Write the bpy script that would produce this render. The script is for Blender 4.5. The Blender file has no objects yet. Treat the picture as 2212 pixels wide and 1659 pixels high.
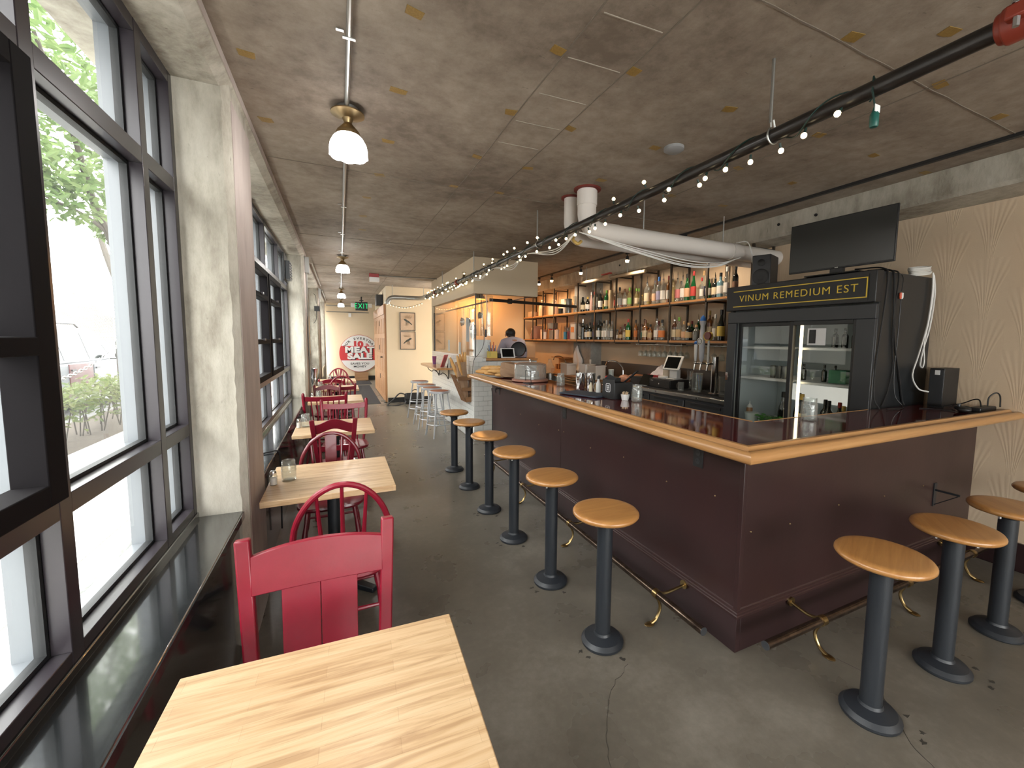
import bpy, bmesh, math, random
from mathutils import Matrix, Vector, Euler
random.seed(11)
PI = math.pi
scene = bpy.context.scene
C = scene.collection

# ------------------------------------------------------------------ camera
cd = bpy.data.cameras.new('camera'); cam = bpy.data.objects.new('camera', cd); C.objects.link(cam)
YAW, PITCH, ROLL = -0.442119, 0.0871880, 0.0117876
def cam_rows(y, p, r):
    B = Matrix(((1,0,0),(0,0,-1),(0,1,0)))
    Ry = Matrix(((math.cos(y),0,math.sin(y)),(0,1,0),(-math.sin(y),0,math.cos(y))))
    Rp = Matrix(((1,0,0),(0,math.cos(p),-math.sin(p)),(0,math.sin(p),math.cos(p))))
    Rr = Matrix(((math.cos(r),-math.sin(r),0),(math.sin(r),math.cos(r),0),(0,0,1)))
    return Rr @ Rp @ Ry @ B
_m = cam_rows(YAW, PITCH, ROLL)
_rb = Matrix((_m[0], -_m[1], -_m[2])).transposed()
cam.matrix_world = Matrix.Translation((0,0,1.65)) @ _rb.to_4x4()
cd.sensor_fit = 'HORIZONTAL'; cd.sensor_width = 36; cd.lens = 906.464/2212*36
cd.shift_x = -(1163.05-1106)/2212; cd.shift_y = (812.69-829.5)/2212
cd.clip_start = 0.02; cd.clip_end = 300
scene.camera = cam

# ------------------------------------------------------------------ world, exposure
w = bpy.data.worlds.new('overcast_sky'); scene.world = w; w.use_nodes = True
nt = w.node_tree; bg = nt.nodes['Background']
bg.inputs['Color'].default_value = (1.0, 0.985, 0.97, 1); bg.inputs['Strength'].default_value = 13.0
vs = scene.view_settings
vs.view_transform = 'Standard'; vs.look = 'None'; vs.gamma = 1.0; vs.use_curve_mapping = False
vs.exposure = 0.08
scene.display_settings.display_device = 'sRGB'
cy = scene.cycles
cy.max_bounces = 10; cy.diffuse_bounces = 5; cy.glossy_bounces = 4; cy.transmission_bounces = 6; cy.transparent_max_bounces = 16
cy.use_denoising = True; cy.caustics_reflective = False; cy.caustics_refractive = False
cy.sample_clamp_indirect = 6.0
def portal(loc, sx, sy, rot):
    l = bpy.data.lights.new('window_daylight', 'AREA'); l.shape = 'RECTANGLE'; l.size = sx; l.size_y = sy
    l.cycles.is_portal = True
    o = bpy.data.objects.new('window_daylight', l); C.objects.link(o); o.location = loc; o.rotation_euler = rot
for y0, y1 in ((-4.0,-2.05),(-1.5,2.575),(3.11,7.2),(7.73,11.85),(12.35,16.4)):
    portal((-0.88, (y0+y1)/2, 1.78), 2.1, y1-y0, (0, -PI/2, 0))
portal((1.9, -4.2, 1.7), 4.6, 2.2, (PI/2, 0, 0))  # sky portal for the added front window

# ------------------------------------------------------------------ helpers
class MB:
    """collects shapes for ONE mesh object"""
    def __init__(s): s.v = []; s.f = []
    def add(s, vs, fs):
        n = len(s.v); s.v += [tuple(p) for p in vs]; s.f += [tuple(i+n for i in q) for q in fs]; return s
    def box(s, x0, x1, y0, y1, z0, z1):
        return s.add([(x0,y0,z0),(x1,y0,z0),(x1,y1,z0),(x0,y1,z0),(x0,y0,z1),(x1,y0,z1),(x1,y1,z1),(x0,y1,z1)],
                     [(0,3,2,1),(4,5,6,7),(0,1,5,4),(1,2,6,5),(2,3,7,6),(3,0,4,7)])
    def obox(s, c, size, rot=(0,0,0)):
        m = Matrix.Translation(c) @ Euler(rot).to_matrix().to_4x4()
        hx, hy, hz = size[0]/2, size[1]/2, size[2]/2
        P = [m @ Vector(p) for p in ((-hx,-hy,-hz),(hx,-hy,-hz),(hx,hy,-hz),(-hx,hy,-hz),(-hx,-hy,hz),(hx,-hy,hz),(hx,hy,hz),(-hx,hy,hz))]
        return s.add(P, [(0,3,2,1),(4,5,6,7),(0,1,5,4),(1,2,6,5),(2,3,7,6),(3,0,4,7)])
    def bar(s, a, b, w, h, up=(0,0,1), w2=None, h2=None):
        a = Vector(a); b = Vector(b); d = (b-a).normalized(); up = Vector(up)
        sd = d.cross(up)
        if sd.length < 1e-4: sd = d.cross(Vector((1,0,0)))
        sd.normalize(); u = sd.cross(d); P = []
        for q, ww, hh in ((a, w, h), (b, w2 or w, h2 or h)):
            P += [q-sd*ww/2-u*hh/2, q+sd*ww/2-u*hh/2, q+sd*ww/2+u*hh/2, q-sd*ww/2+u*hh/2]
        return s.add(P, [(3,2,1,0),(4,5,6,7),(0,1,5,4),(1,2,6,5),(2,3,7,6),(3,0,4,7)])
    def cyl(s, a, b, r0, r1=None, n=14, caps=True):
        return s.tube([a, b], [r0, r0 if r1 is None else r1], n, caps)
    def tube(s, pts, r, n=7, caps=True, closed=False):
        pts = [Vector(p) for p in pts]; k = len(pts)
        if not isinstance(r, (list, tuple)): r = [r]*k
        ref = None; P = []
        for i, p in enumerate(pts):
            if closed: d = pts[(i+1) % k]-pts[i-1]
            else: d = pts[min(i+1, k-1)]-pts[max(i-1, 0)]
            if d.length < 1e-9: d = Vector((0,0,1))
            d.normalize()
            if ref is None:
                ref = d.cross(Vector((0,0,1)))
                if ref.length < 1e-3: ref = d.cross(Vector((1,0,0)))
            ref = ref - d*ref.dot(d)
            if ref.length < 1e-6: ref = d.orthogonal()
            ref.normalize(); o = d.cross(ref)
            for j in range(n):
                t = 2*PI*j/n; P.append(p + (ref*math.cos(t)+o*math.sin(t))*r[i])
        F = []
        for i in range(k if closed else k-1):
            a = i*n; b = ((i+1) % k)*n
            for j in range(n):
                F.append((a+j, a+(j+1) % n, b+(j+1) % n, b+j))
        if caps and not closed:
            F.append(tuple(range(n-1, -1, -1))); F.append(tuple((k-1)*n+j for j in range(n)))
        return s.add(P, F)
    def lathe(s, prof, n=20, c=(0,0,0), caps=True, wob=None):
        P = []; k = len(prof)
        for i, (r, z) in enumerate(prof):
            for j in range(n):
                t = 2*PI*j/n; rr = r*(1+(wob(i, j) if wob else 0))
                P.append((c[0]+rr*math.cos(t), c[1]+rr*math.sin(t), c[2]+z))
        F = [(i*n+j, i*n+(j+1) % n, (i+1)*n+(j+1) % n, (i+1)*n+j) for i in range(k-1) for j in range(n)]
        if caps:
            if prof[0][0] > 1e-5: F.append(tuple(range(n-1, -1, -1)))
            if prof[-1][0] > 1e-5: F.append(tuple((k-1)*n+j for j in range(n)))
        return s.add(P, F)
    def prism(s, poly, a, b, ax='z'):
        n = len(poly)
        def mk(p, t): return {'x': (t, p[0], p[1]), 'y': (p[0], t, p[1]), 'z': (p[0], p[1], t)}[ax]
        P = [mk(p, a) for p in poly]+[mk(p, b) for p in poly]
        F = [tuple(range(n-1, -1, -1)), tuple(range(n, 2*n))]+[(i, (i+1) % n, n+(i+1) % n, n+i) for i in range(n)]
        return s.add(P, F)
    def sphere(s, c, r, n=12, m=8, sc=(1,1,1)):
        prof = [(max(math.sin(PI*i/m), 1e-6)*r, -math.cos(PI*i/m)*r) for i in range(m+1)]
        k = len(s.v); s.lathe(prof, n, (0,0,0), False)
        s.v[k:] = [(c[0]+p[0]*sc[0], c[1]+p[1]*sc[1], c[2]+p[2]*sc[2]) for p in s.v[k:]]
        return s
    def xf(s, m):
        s.v = [tuple(m @ Vector(p)) for p in s.v]; return s
    def build(s, name, m, parent=None, bev=0, smooth=True, ang=35, segs=2):
        me = bpy.data.meshes.new(name); me.from_pydata(s.v, [], s.f)
        bm = bmesh.new(); bm.from_mesh(me); bmesh.ops.recalc_face_normals(bm, faces=bm.faces); bm.to_mesh(me); bm.free()
        if smooth:
            me.polygons.foreach_set('use_smooth', [True]*len(me.polygons)); me.set_sharp_from_angle(angle=math.radians(ang))
        me.materials.append(m); me.update()
        return link(name, me, parent, bev, segs)
def link(name, me, parent=None, bev=0, segs=2):
    o = bpy.data.objects.new(name, me); C.objects.link(o)
    if parent is not None: o.parent = parent
    if bev:
        b = o.modifiers.new('edge', 'BEVEL'); b.width = bev; b.segments = segs; b.limit_method = 'ANGLE'; b.angle_limit = math.radians(40)
    return o
def tag(o, label, cat, group=None):
    o['label'] = label; o['category'] = cat
    if group: o['group'] = group
    return o
def thing(name, label, cat, loc=(0,0,0), rz=0, group=None):
    o = bpy.data.objects.new(name, None); C.objects.link(o); o.location = loc; o.rotation_euler = (0,0,rz); o.empty_display_size = 0.1
    return tag(o, label, cat, group)
def struct(o): o['kind'] = 'structure'; return o
def dup(root, loc=None, rz=None, label=None, parent=None):
    r = root.copy(); C.objects.link(r)
    if parent is not None: r.parent = parent
    if loc is not None: r.location = loc
    if rz is not None: r.rotation_euler = (0,0,rz)
    if label: r['label'] = label
    for ch in KIDS.get(root.name, ()) or [c for c in root.children]:
        dup(ch, parent=r)
    return r
KIDS = {}
def text_mesh(s, size, off=0.0, ext=0.002, shear=0.0, sx=1.0, align='CENTER', space=1.0):
    cu = bpy.data.curves.new('lettering', 'FONT'); cu.body = s; cu.size = size; cu.extrude = ext; cu.offset = off; cu.shear = shear
    cu.align_x = align; cu.align_y = 'CENTER'; cu.space_character = space; cu.resolution_u = 4
    o = bpy.data.objects.new('lettering', cu); C.objects.link(o)
    dg = bpy.context.evaluated_depsgraph_get(); dg.update()
    me = bpy.data.meshes.new_from_object(o.evaluated_get(dg))
    bpy.data.objects.remove(o); bpy.data.curves.remove(cu)
    if sx != 1.0:
        me.transform(Matrix.Diagonal((sx,1,1,1)))
    return me
def place_text(name, s, size, m, mtx, parent, **k):
    me = text_mesh(s, size, **k); me.materials.clear(); me.materials.append(m)
    bm = bmesh.new(); bm.from_mesh(me); bm.verts.ensure_lookup_table(); seen = set()
    for v0 in bm.verts:                                   # one object per letter
        if v0.index in seen: continue
        st = [v0]; isl = []; seen.add(v0.index)
        while st:
            q = st.pop(); isl.append(q)
            for e in q.link_edges:
                r = e.other_vert(q)
                if r.index not in seen: seen.add(r.index); st.append(r)
        ids = {q.index: i for i, q in enumerate(isl)}; fs = {f for q in isl for f in q.link_faces}
        nm = bpy.data.meshes.new(name); nm.from_pydata([q.co[:] for q in isl], [], [[ids[q.index] for q in f.verts] for f in fs]); nm.materials.append(m)
        o = link(name, nm, parent); o.matrix_local = mtx
    bm.free(); bpy.data.meshes.remove(me)
def arc(c, r, a0, a1, n, plane='xz'):
    out = []
    for i in range(n+1):
        t = a0+(a1-a0)*i/n; u, v = r*math.cos(t), r*math.sin(t)
        out.append({'xz': (c[0]+u, c[1], c[2]+v), 'xy': (c[0]+u, c[1]+v, c[2]), 'yz': (c[0], c[1]+u, c[2]+v)}[plane])
    return out
def spline(pts, n=8):
    P = [Vector(p) for p in pts]; P = [P[0]*2-P[1]]+P+[P[-1]*2-P[-2]]; out = []
    for i in range(1, len(P)-2):
        for k in range(n):
            t = k/n; a, b, c, d = P[i-1:i+3]
            out.append(0.5*((2*b)+(c-a)*t+(2*a-5*b+4*c-d)*t*t+(3*b-a-3*c+d)*t**3))
    out.append(P[-2]); return out
ORD = 'first second third fourth fifth sixth seventh eighth ninth tenth eleventh twelfth thirteenth fourteenth fifteenth sixteenth seventeenth eighteenth nineteenth twentieth'.split()
def ordinal(i):
    if i <= 20: return ORD[i-1]
    t = {2:'twenty',3:'thirty',4:'forty'}[i//10]
    return (t[:-1]+'ieth') if i % 10 == 0 else t+'-'+ORD[i % 10-1]

# ------------------------------------------------------------------ materials
def new_mat(name):
    m = bpy.data.materials.new(name); m.use_nodes = True
    t = m.node_tree; b = t.nodes['Principled BSDF']
    return m, t, b
def nd(t, typ, **k):
    n = t.nodes.new(typ)
    for a, v in k.items():
        if a.startswith('i_'):
            key = a[2:]; key = int(key) if key.isdigit() else key.replace('_', ' ')
            n.inputs[key].default_value = v
        else: setattr(n, a, v)
    return n
def coords(t, scale=(1,1,1), rot=(0,0,0), kind='Object', rnd=False):
    tc = nd(t, 'ShaderNodeTexCoord'); mp = nd(t, 'ShaderNodeMapping'); mp.inputs['Scale'].default_value = scale; mp.inputs['Rotation'].default_value = rot
    t.links.new(tc.outputs[kind], mp.inputs['Vector'])
    if rnd:
        oi = nd(t, 'ShaderNodeObjectInfo'); mu = nd(t, 'ShaderNodeMath', operation='MULTIPLY'); mu.inputs[1].default_value = 37.0
        t.links.new(oi.outputs['Random'], mu.inputs[0]); t.links.new(mu.outputs[0], mp.inputs['Location'])
    return mp.outputs['Vector']
def noise(t, vec, scale, detail=4, rough=0.55, dist=0.0):
    n = nd(t, 'ShaderNodeTexNoise'); n.inputs['Scale'].default_value = scale; n.inputs['Detail'].default_value = detail
    n.inputs['Roughness'].default_value = rough; n.inputs['Distortion'].default_value = dist
    t.links.new(vec, n.inputs['Vector']); return n.outputs['Fac']
def ramp(t, fac, stops):
    r = nd(t, 'ShaderNodeValToRGB'); e = r.color_ramp.elements
    while len(e) > 1: e.remove(e[-1])
    e[0].position, e[0].color = stops[0][0], (*stops[0][1], 1)
    for p, c in stops[1:]:
        q = e.new(p); q.color = (*c, 1)
    t.links.new(fac, r.inputs['Fac']); return r.outputs['Color']
def mix(t, fac, a, b, mode='MIX'):
    n = nd(t, 'ShaderNodeMix', data_type='RGBA', blend_type=mode)
    for sock, v in ((n.inputs[0], fac), (n.inputs[6], a), (n.inputs[7], b)):
        if isinstance(v, bpy.types.NodeSocket): t.links.new(v, sock)
        elif isinstance(v, (int, float)): sock.default_value = v
        else: sock.default_value = (*v, 1)
    return n.outputs[2]
def math_(t, op, a, b=0.0, c=None):
    n = nd(t, 'ShaderNodeMath', operation=op)
    for i, v in enumerate((a, b) if c is None else (a, b, c)):
        if isinstance(v, bpy.types.NodeSocket): t.links.new(v, n.inputs[i])
        else: n.inputs[i].default_value = v
    return n.outputs[0]
def bump(t, b, h, strength=0.2, dist=0.01):
    n = nd(t, 'ShaderNodeBump'); n.inputs['Strength'].default_value = strength; n.inputs['Distance'].default_value = dist
    t.links.new(h, n.inputs['Height']); t.links.new(n.outputs['Normal'], b.inputs['Normal'])
def M(name, col, rough=0.5, metal=0.0, var=None, bmp=None, coat=0.0, spec=0.5, emit=None, estr=0.0, rvar=None, trans=0.0, rnd=False):
    """col: base; var=(colour2, scale, stretch) mottling; bmp=(scale, strength)"""
    m, t, b = new_mat(name)
    b.inputs['Base Color'].default_value = (*col, 1); b.inputs['Roughness'].default_value = rough; b.inputs['Metallic'].default_value = metal
    b.inputs['Coat Weight'].default_value = coat; b.inputs['Coat Roughness'].default_value = 0.06; b.inputs['Specular IOR Level'].default_value = spec
    if trans: b.inputs['Transmission Weight'].default_value = trans
    if emit: b.inputs['Emission Color'].default_value = (*emit, 1); b.inputs['Emission Strength'].default_value = estr
    if var:
        v = coords(t, var[2] if len(var) > 2 else (1,1,1), rnd=rnd)
        f = noise(t, v, var[1], 5)
        t.links.new(ramp(t, f, [(0.3, col), (0.7, var[0])]), b.inputs['Base Color'])
        if rvar: t.links.new(math_(t, 'MULTIPLY_ADD', f, rvar, rough-rvar*0.5), b.inputs['Roughness'])
    if bmp:
        v = coords(t); bump(t, b, noise(t, v, bmp[0], 4), bmp[1])
    return m
def thin_glass(name, tint=(1,1,1), diff=0.0, dcol=(1,1,1), gl=1.0, rough=0.0, veil=0.0):
    """thin clear sheet or wall of glass / plastic: straight-through light plus surface reflection"""
    m = bpy.data.materials.new(name); m.use_nodes = True; t = m.node_tree; t.nodes.clear()
    out = nd(t, 'ShaderNodeOutputMaterial'); tr = nd(t, 'ShaderNodeBsdfTransparent'); tr.inputs['Color'].default_value = (*tint, 1)
    g = nd(t, 'ShaderNodeBsdfGlossy'); g.inputs['Roughness'].default_value = rough
    lw = nd(t, 'ShaderNodeFresnel'); lw.inputs['IOR'].default_value = 1.45
    ge = nd(t, 'ShaderNodeNewGeometry'); t.links.new(math_(t, 'MULTIPLY_ADD', ge.outputs['Backfacing'], 1/1.45-1.45, 1.45), lw.inputs['IOR'])
    fac = math_(t, 'MULTIPLY', lw.outputs[0], gl)
    mx = nd(t, 'ShaderNodeMixShader'); t.links.new(fac, mx.inputs[0]); t.links.new(tr.outputs[0], mx.inputs[1]); t.links.new(g.outputs[0], mx.inputs[2])
    last = mx
    if diff:
        d = nd(t, 'ShaderNodeBsdfDiffuse'); d.inputs['Color'].default_value = (*dcol, 1)
        m2 = nd(t, 'ShaderNodeMixShader'); m2.inputs[0].default_value = diff
        t.links.new(mx.outputs[0], m2.inputs[1]); t.links.new(d.outputs[0], m2.inputs[2]); last = m2
    if veil:                                   # overexposed haze put into the glass as a translucent white layer
        d = nd(t, 'ShaderNodeBsdfTranslucent'); d.inputs['Color'].default_value = (0.95,0.96,0.97,1)
        m3 = nd(t, 'ShaderNodeMixShader'); m3.inputs[0].default_value = veil
        t.links.new(last.outputs[0], m3.inputs[1]); t.links.new(d.outputs[0], m3.inputs[2]); last = m3
    t.links.new(last.outputs[0], out.inputs['Surface'])
    return m
def wood(name, c1, c2, grain=(1.5, 26, 26), rough=0.4, coat=0.0, rnd=True, c3=None):
    """grain: noise stretch; the small component lies along the grain"""
    m, t, b = new_mat(name); v = coords(t, grain, rnd=rnd)
    f = noise(t, v, 1.6, 7, 0.6, 0.8)
    col = ramp(t, f, [(0.28, c1), (0.5, tuple((a+b_)/2 for a, b_ in zip(c1, c2))), (0.72, c2)])
    f2 = noise(t, v, 7.0, 3, 0.7)
    col = mix(t, math_(t, 'MULTIPLY', f2, 0.35), col, c3 or tuple(x*0.55 for x in c1))
    t.links.new(col, b.inputs['Base Color']); b.inputs['Roughness'].default_value = rough; b.inputs['Coat Weight'].default_value = coat; b.inputs['Coat Roughness'].default_value = 0.1
    bump(t, b, f2, 0.08, 0.004)
    return m
def concrete(name, dark, mid, light, scale=1.0, rough=0.85, spots=0.5, stretch=(1,1,1), bstr=0.25):
    m, t, b = new_mat(name); v = coords(t, stretch)
    big = noise(t, v, 0.9*scale, 6, 0.62, 0.3); fine = noise(t, v, 9*scale, 6, 0.7)
    f = math_(t, 'ADD', math_(t, 'MULTIPLY', big, 0.65), math_(t, 'MULTIPLY', fine, 0.35))
    col = ramp(t, f, [(0.38, dark), (0.5, mid), (0.62, light)])
    sp = noise(t, coords(t, (stretch[0]*1.0, stretch[1]*2.2, stretch[2])), 20*scale, 4, 0.6)
    spm = ramp(t, sp, [(0.66, (0,0,0)), (0.74, (1,1,1))])
    col = mix(t, math_(t, 'MULTIPLY', spm, spots), col, tuple(x*0.42 for x in dark))
    t.links.new(col, b.inputs['Base Color']); b.inputs['Roughness'].default_value = rough
    bump(t, b, fine, bstr, 0.01)
    return m

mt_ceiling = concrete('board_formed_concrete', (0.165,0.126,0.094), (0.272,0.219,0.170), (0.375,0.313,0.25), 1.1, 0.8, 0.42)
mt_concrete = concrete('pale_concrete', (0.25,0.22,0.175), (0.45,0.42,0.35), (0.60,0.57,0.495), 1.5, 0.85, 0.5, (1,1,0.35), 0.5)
mt_pinkcon = concrete('formed_concrete', (0.36,0.30,0.27), (0.46,0.395,0.36), (0.53,0.47,0.43), 1.0, 0.8, 0.35, (1,1,0.25))
mt_greycon = concrete('grey_concrete', (0.20,0.195,0.18), (0.30,0.295,0.275), (0.38,0.375,0.35), 1.2, 0.85, 0.4)
# polished concrete floor
def floor_mat():
    m, t, b = new_mat('sealed_concrete_floor'); v = coords(t)
    big = noise(t, v, 0.7, 3, 0.5); mid = noise(t, v, 2.6, 4, 0.55); fine = noise(t, v, 22, 5, 0.7)
    f = math_(t, 'ADD', math_(t, 'MULTIPLY', big, 0.42), math_(t, 'ADD', math_(t, 'MULTIPLY', mid, 0.36), math_(t, 'MULTIPLY', fine, 0.22)))
    col = ramp(t, f, [(0.22, (0.055,0.046,0.036)), (0.5, (0.130,0.114,0.091)), (0.70, (0.235,0.212,0.178))])
    t.links.new(col, b.inputs['Base Color'])
    t.links.new(math_(t, 'MULTIPLY_ADD', mid, 0.14, 0.22), b.inputs['Roughness'])
    return m
mt_floor = floor_mat()
def wallpaper_mat():
    m, t, b = new_mat('embossed_cream_wallpaper')
    tc = nd(t, 'ShaderNodeTexCoord'); sx = nd(t, 'ShaderNodeSeparateXYZ'); t.links.new(tc.outputs['Object'], sx.inputs[0])
    u = math_(t, 'DIVIDE', math_(t, 'ADD', sx.outputs['Y'], 40.0), 0.235); cell = math_(t, 'FLOOR', u)
    s = math_(t, 'ABSOLUTE', math_(t, 'SUBTRACT', math_(t, 'FRACT', u), 0.5))
    par = math_(t, 'MULTIPLY', math_(t, 'MODULO', cell, 2.0), 0.5)
    vv = math_(t, 'FRACT', math_(t, 'ADD', math_(t, 'DIVIDE', sx.outputs['Z'], 0.46), par))
    q = math_(t, 'DIVIDE', s, math_(t, 'ADD', math_(t, 'POWER', vv, 1.6), 0.16))
    fan = math_(t, 'SINE', math_(t, 'MULTIPLY', q, 38.0)); fan = math_(t, 'MULTIPLY', fan, math_(t, 'LESS_THAN', q, 0.62))
    edge = math_(t, 'GREATER_THAN', math_(t, 'SINE', math_(t, 'MULTIPLY', s, 150.0)), 0.55); edge = math_(t, 'MULTIPLY', edge, math_(t, 'GREATER_THAN', s, 0.44))
    h = math_(t, 'ADD', math_(t, 'MULTIPLY', fan, 0.5), math_(t, 'MULTIPLY', edge, 1.2))
    h = math_(t, 'ADD', h, math_(t, 'MULTIPLY', noise(t, coords(t), 180, 2), 0.35))
    b.inputs['Base Color'].default_value = (0.66,0.52,0.36,1); b.inputs['Roughness'].default_value = 0.55
    t.links.new(ramp(t, noise(t, coords(t), 1.3, 5), [(0.3, (0.72,0.555,0.385)), (0.7, (0.77,0.61,0.44))]), b.inputs['Base Color'])
    bump(t, b, h, 0.14, 0.005)
    return m
mt_paper = wallpaper_mat()
def block_mat(name, ax):
    m, t, b = new_mat(name); v = coords(t, rot=(0,0,0 if ax == 'x' else PI/2), rnd=False)
    br = nd(t, 'ShaderNodeTexBrick'); t.links.new(v, br.inputs['Vector'])
    br.inputs['Color1'].default_value = (0.63,0.44,0.255,1); br.inputs['Color2'].default_value = (0.45,0.275,0.135,1); br.inputs['Mortar'].default_value = (0.36,0.225,0.125,1)
    br.inputs['Scale'].default_value = 1.0; br.inputs['Brick Width'].default_value = 0.34; br.inputs['Row Height'].default_value = 0.042; br.inputs['Mortar Size'].default_value = 0.0006; br.inputs['Bias'].default_value = -0.25
    g = noise(t, coords(t, (2, 30, 30) if ax == 'x' else (30, 2, 30)), 1.5, 7, 0.6, 0.6)
    col = mix(t, 0.55, br.outputs['Color'], ramp(t, g, [(0.36, (0.33,0.18,0.08)), (0.5, (0.58,0.385,0.21)), (0.64, (0.71,0.53,0.33))]))
    t.links.new(col, b.inputs['Base Color']); b.inputs['Roughness'].default_value = 0.34
    return m
mt_block = block_mat('maple_butcher_block', 'x')
mt_oak = wood('varnished_oak', (0.40,0.19,0.065), (0.60,0.33,0.13), (22, 1.2, 22), 0.3, 0.3)
mt_oakx = wood('varnished_oak_rail', (0.40,0.19,0.065), (0.60,0.33,0.13), (1.2, 22, 22), 0.3, 0.3)
mt_seat = wood('oak_stool_seat', (0.36,0.155,0.045), (0.54,0.275,0.09), (1.6, 20, 20), 0.3, 0.35)
mt_shelf = wood('orange_shelf_board', (0.42,0.18,0.06), (0.60,0.30,0.11), (20, 1.2, 20), 0.45)
mt_door = wood('fir_door', (0.42,0.20,0.085), (0.56,0.29,0.13), (20, 20, 1.4), 0.45)
mt_crate = wood('crate_wood', (0.36,0.19,0.09), (0.50,0.29,0.15), (1.4, 20, 20), 0.6)
mt_rackwood = wood('brown_slat_wood', (0.20,0.095,0.04), (0.33,0.17,0.075), (2, 20, 20), 0.5)
mt_red = M('red_chair_paint', (0.265,0.010,0.028), 0.32, var=((0.22,0.008,0.022), 9), bmp=(60, 0.03), coat=0.1)
mt_red2 = M('dark_red_chair_paint', (0.185,0.008,0.02), 0.3, var=((0.15,0.007,0.016), 9), bmp=(60, 0.03), coat=0.25)
mt_maroon = M('maroon_bar_paint', (0.036,0.0155,0.0150), 0.34, var=((0.028,0.0125,0.0125), 2.5, (1,1,0.5)), rvar=0.12, bmp=(40, 0.03))
mt_kick = M('dark_bar_kick', (0.026,0.0115,0.0125), 0.34)
mt_top = M('burgundy_bar_top', (0.105,0.010,0.012), 0.06, coat=0.6, spec=0.6)
mt_black = M('black_powder_coat', (0.016,0.019,0.024), 0.42, bmp=(260, 0.06))
mt_blackgloss = M('black_gloss_paint', (0.012,0.014,0.015), 0.16, var=((0.016,0.018,0.019), 5), rvar=0.12, bmp=(30, 0.04), spec=0.9, coat=0.9)
mt_plastic = M('black_plastic', (0.012,0.012,0.013), 0.45)
mt_plastic2 = M('charcoal_plastic', (0.03,0.032,0.036), 0.4)
mt_frame = M('bronze_window_frame', (0.030,0.025,0.030), 0.30, 0.1)
mt_frameout = M('grey_frame_reveal', (0.15,0.165,0.18), 0.35)
mt_sash = M('matt_black_sash', (0.008,0.007,0.008), 0.75, spec=0.08)
mt_tvscreen = M('television_screen', (0.016,0.018,0.017), 0.32, spec=0.8)
mt_gasket = M('black_gasket', (0.008,0.009,0.01), 0.6)
mt_fridge = M('fridge_black', (0.017,0.019,0.021), 0.33, bmp=(300, 0.05))
mt_screen = M('dark_screen', (0.006,0.007,0.007), 0.14, spec=0.45)
mt_steel = M('stainless_steel', (0.50,0.49,0.47), 0.26, 1.0, bmp=(120, 0.02))
mt_chrome = M('chrome', (0.78,0.78,0.78), 0.08, 1.0)
mt_galv = M('galvanised_steel', (0.40,0.40,0.38), 0.38, 0.9)
mt_alum = M('silver_painted_steel', (0.52,0.53,0.55), 0.36, 0.45)
mt_brass = M('brass', (0.36,0.255,0.115), 0.28, 1.0)
mt_oldbrass = M('aged_brass', (0.30,0.215,0.11), 0.34, 0.9)
mt_pipe = M('black_iron_pipe', (0.022,0.020,0.019), 0.3, 0.3, var=((0.035,0.030,0.026), 12), spec=0.5)
mt_rail = M('worn_foot_rail', (0.16,0.115,0.085), 0.24, 0.9, var=((0.055,0.036,0.028), 30))
mt_ironpost = M('raw_steel_shelf_frame', (0.060,0.048,0.038), 0.45, 0.5)
mt_redpipe = M('red_pipe_coupling', (0.27,0.04,0.022), 0.45)
mt_pvc = M('white_pipe', (0.72,0.67,0.62), 0.4)
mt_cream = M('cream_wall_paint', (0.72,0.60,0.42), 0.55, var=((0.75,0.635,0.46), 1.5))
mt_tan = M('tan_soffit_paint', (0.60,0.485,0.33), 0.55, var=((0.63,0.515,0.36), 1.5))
mt_white = M('white_paint', (0.80,0.79,0.76), 0.5)
mt_tile = M('white_glazed_tile', (0.74,0.74,0.71), 0.18)
mt_grout = M('grey_grout', (0.42,0.41,0.39), 0.8)
mt_whiteplastic = M('white_plastic', (0.80,0.80,0.79), 0.35)
mt_paperw = M('white_paper', (0.82,0.83,0.84), 0.7)
mt_kraft = M('kraft_paper', (0.40,0.255,0.155), 0.75, var=((0.34,0.21,0.125), 9), bmp=(14, 0.6))
mt_bread = M('baguette_crust', (0.62,0.30,0.085), 0.55, var=((0.74,0.46,0.18), 14), bmp=(30, 0.3))
mt_glass = thin_glass('clear_glass', (0.97,0.985,0.98))
mt_winglass = thin_glass('hazed_window_glass', (0.96,0.975,0.97), gl=0.5, veil=0.010)  # pale layer in the panes imitates the washed-out glare outdoors
mt_jar = thin_glass('clear_jar_glass', (0.93,0.95,0.94), 0.07, (0.9,0.9,0.88), 1.5)
mt_frost = thin_glass('clear_plastic_sheet', (0.86,0.86,0.83), 0.10, (0.8,0.78,0.72), 1.6, 0.05)
mt_acrylic = thin_glass('clear_acrylic', (0.90,0.91,0.90), 0.12, (0.85,0.86,0.85), 2.0, 0.02)
mt_cord = M('black_cord', (0.01,0.01,0.011), 0.5)
mt_cordw = M('white_cable', (0.74,0.73,0.70), 0.45)
mt_green = M('green_light_cord', (0.008,0.030,0.024), 0.5)
mt_gold = M('gold_sign_lettering', (0.60,0.42,0.04), 0.4, emit=(0.60,0.42,0.04), estr=0.15)
mt_tape = M('old_gold_tape', (0.23,0.135,0.028), 0.5, var=((0.32,0.20,0.06), 130))
mt_rubber = M('black_rubber_mat', (0.016,0.017,0.02), 0.75)
mt_lampglass = M('lit_opal_glass', (0.9,0.9,0.9), 0.3, emit=(1.0,0.98,0.96), estr=9.0)
mt_bulb = M('lit_bulb', (1,0.9,0.7), 0.3, emit=(1.0,0.80,0.48), estr=5.0)
mt_skin = M('skin', (0.42,0.22,0.14), 0.5)
mt_hair = M('dark_hair', (0.012,0.010,0.009), 0.55)
mt_shirt = M('pale_lilac_shirt', (0.50,0.47,0.56), 0.8)
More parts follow.
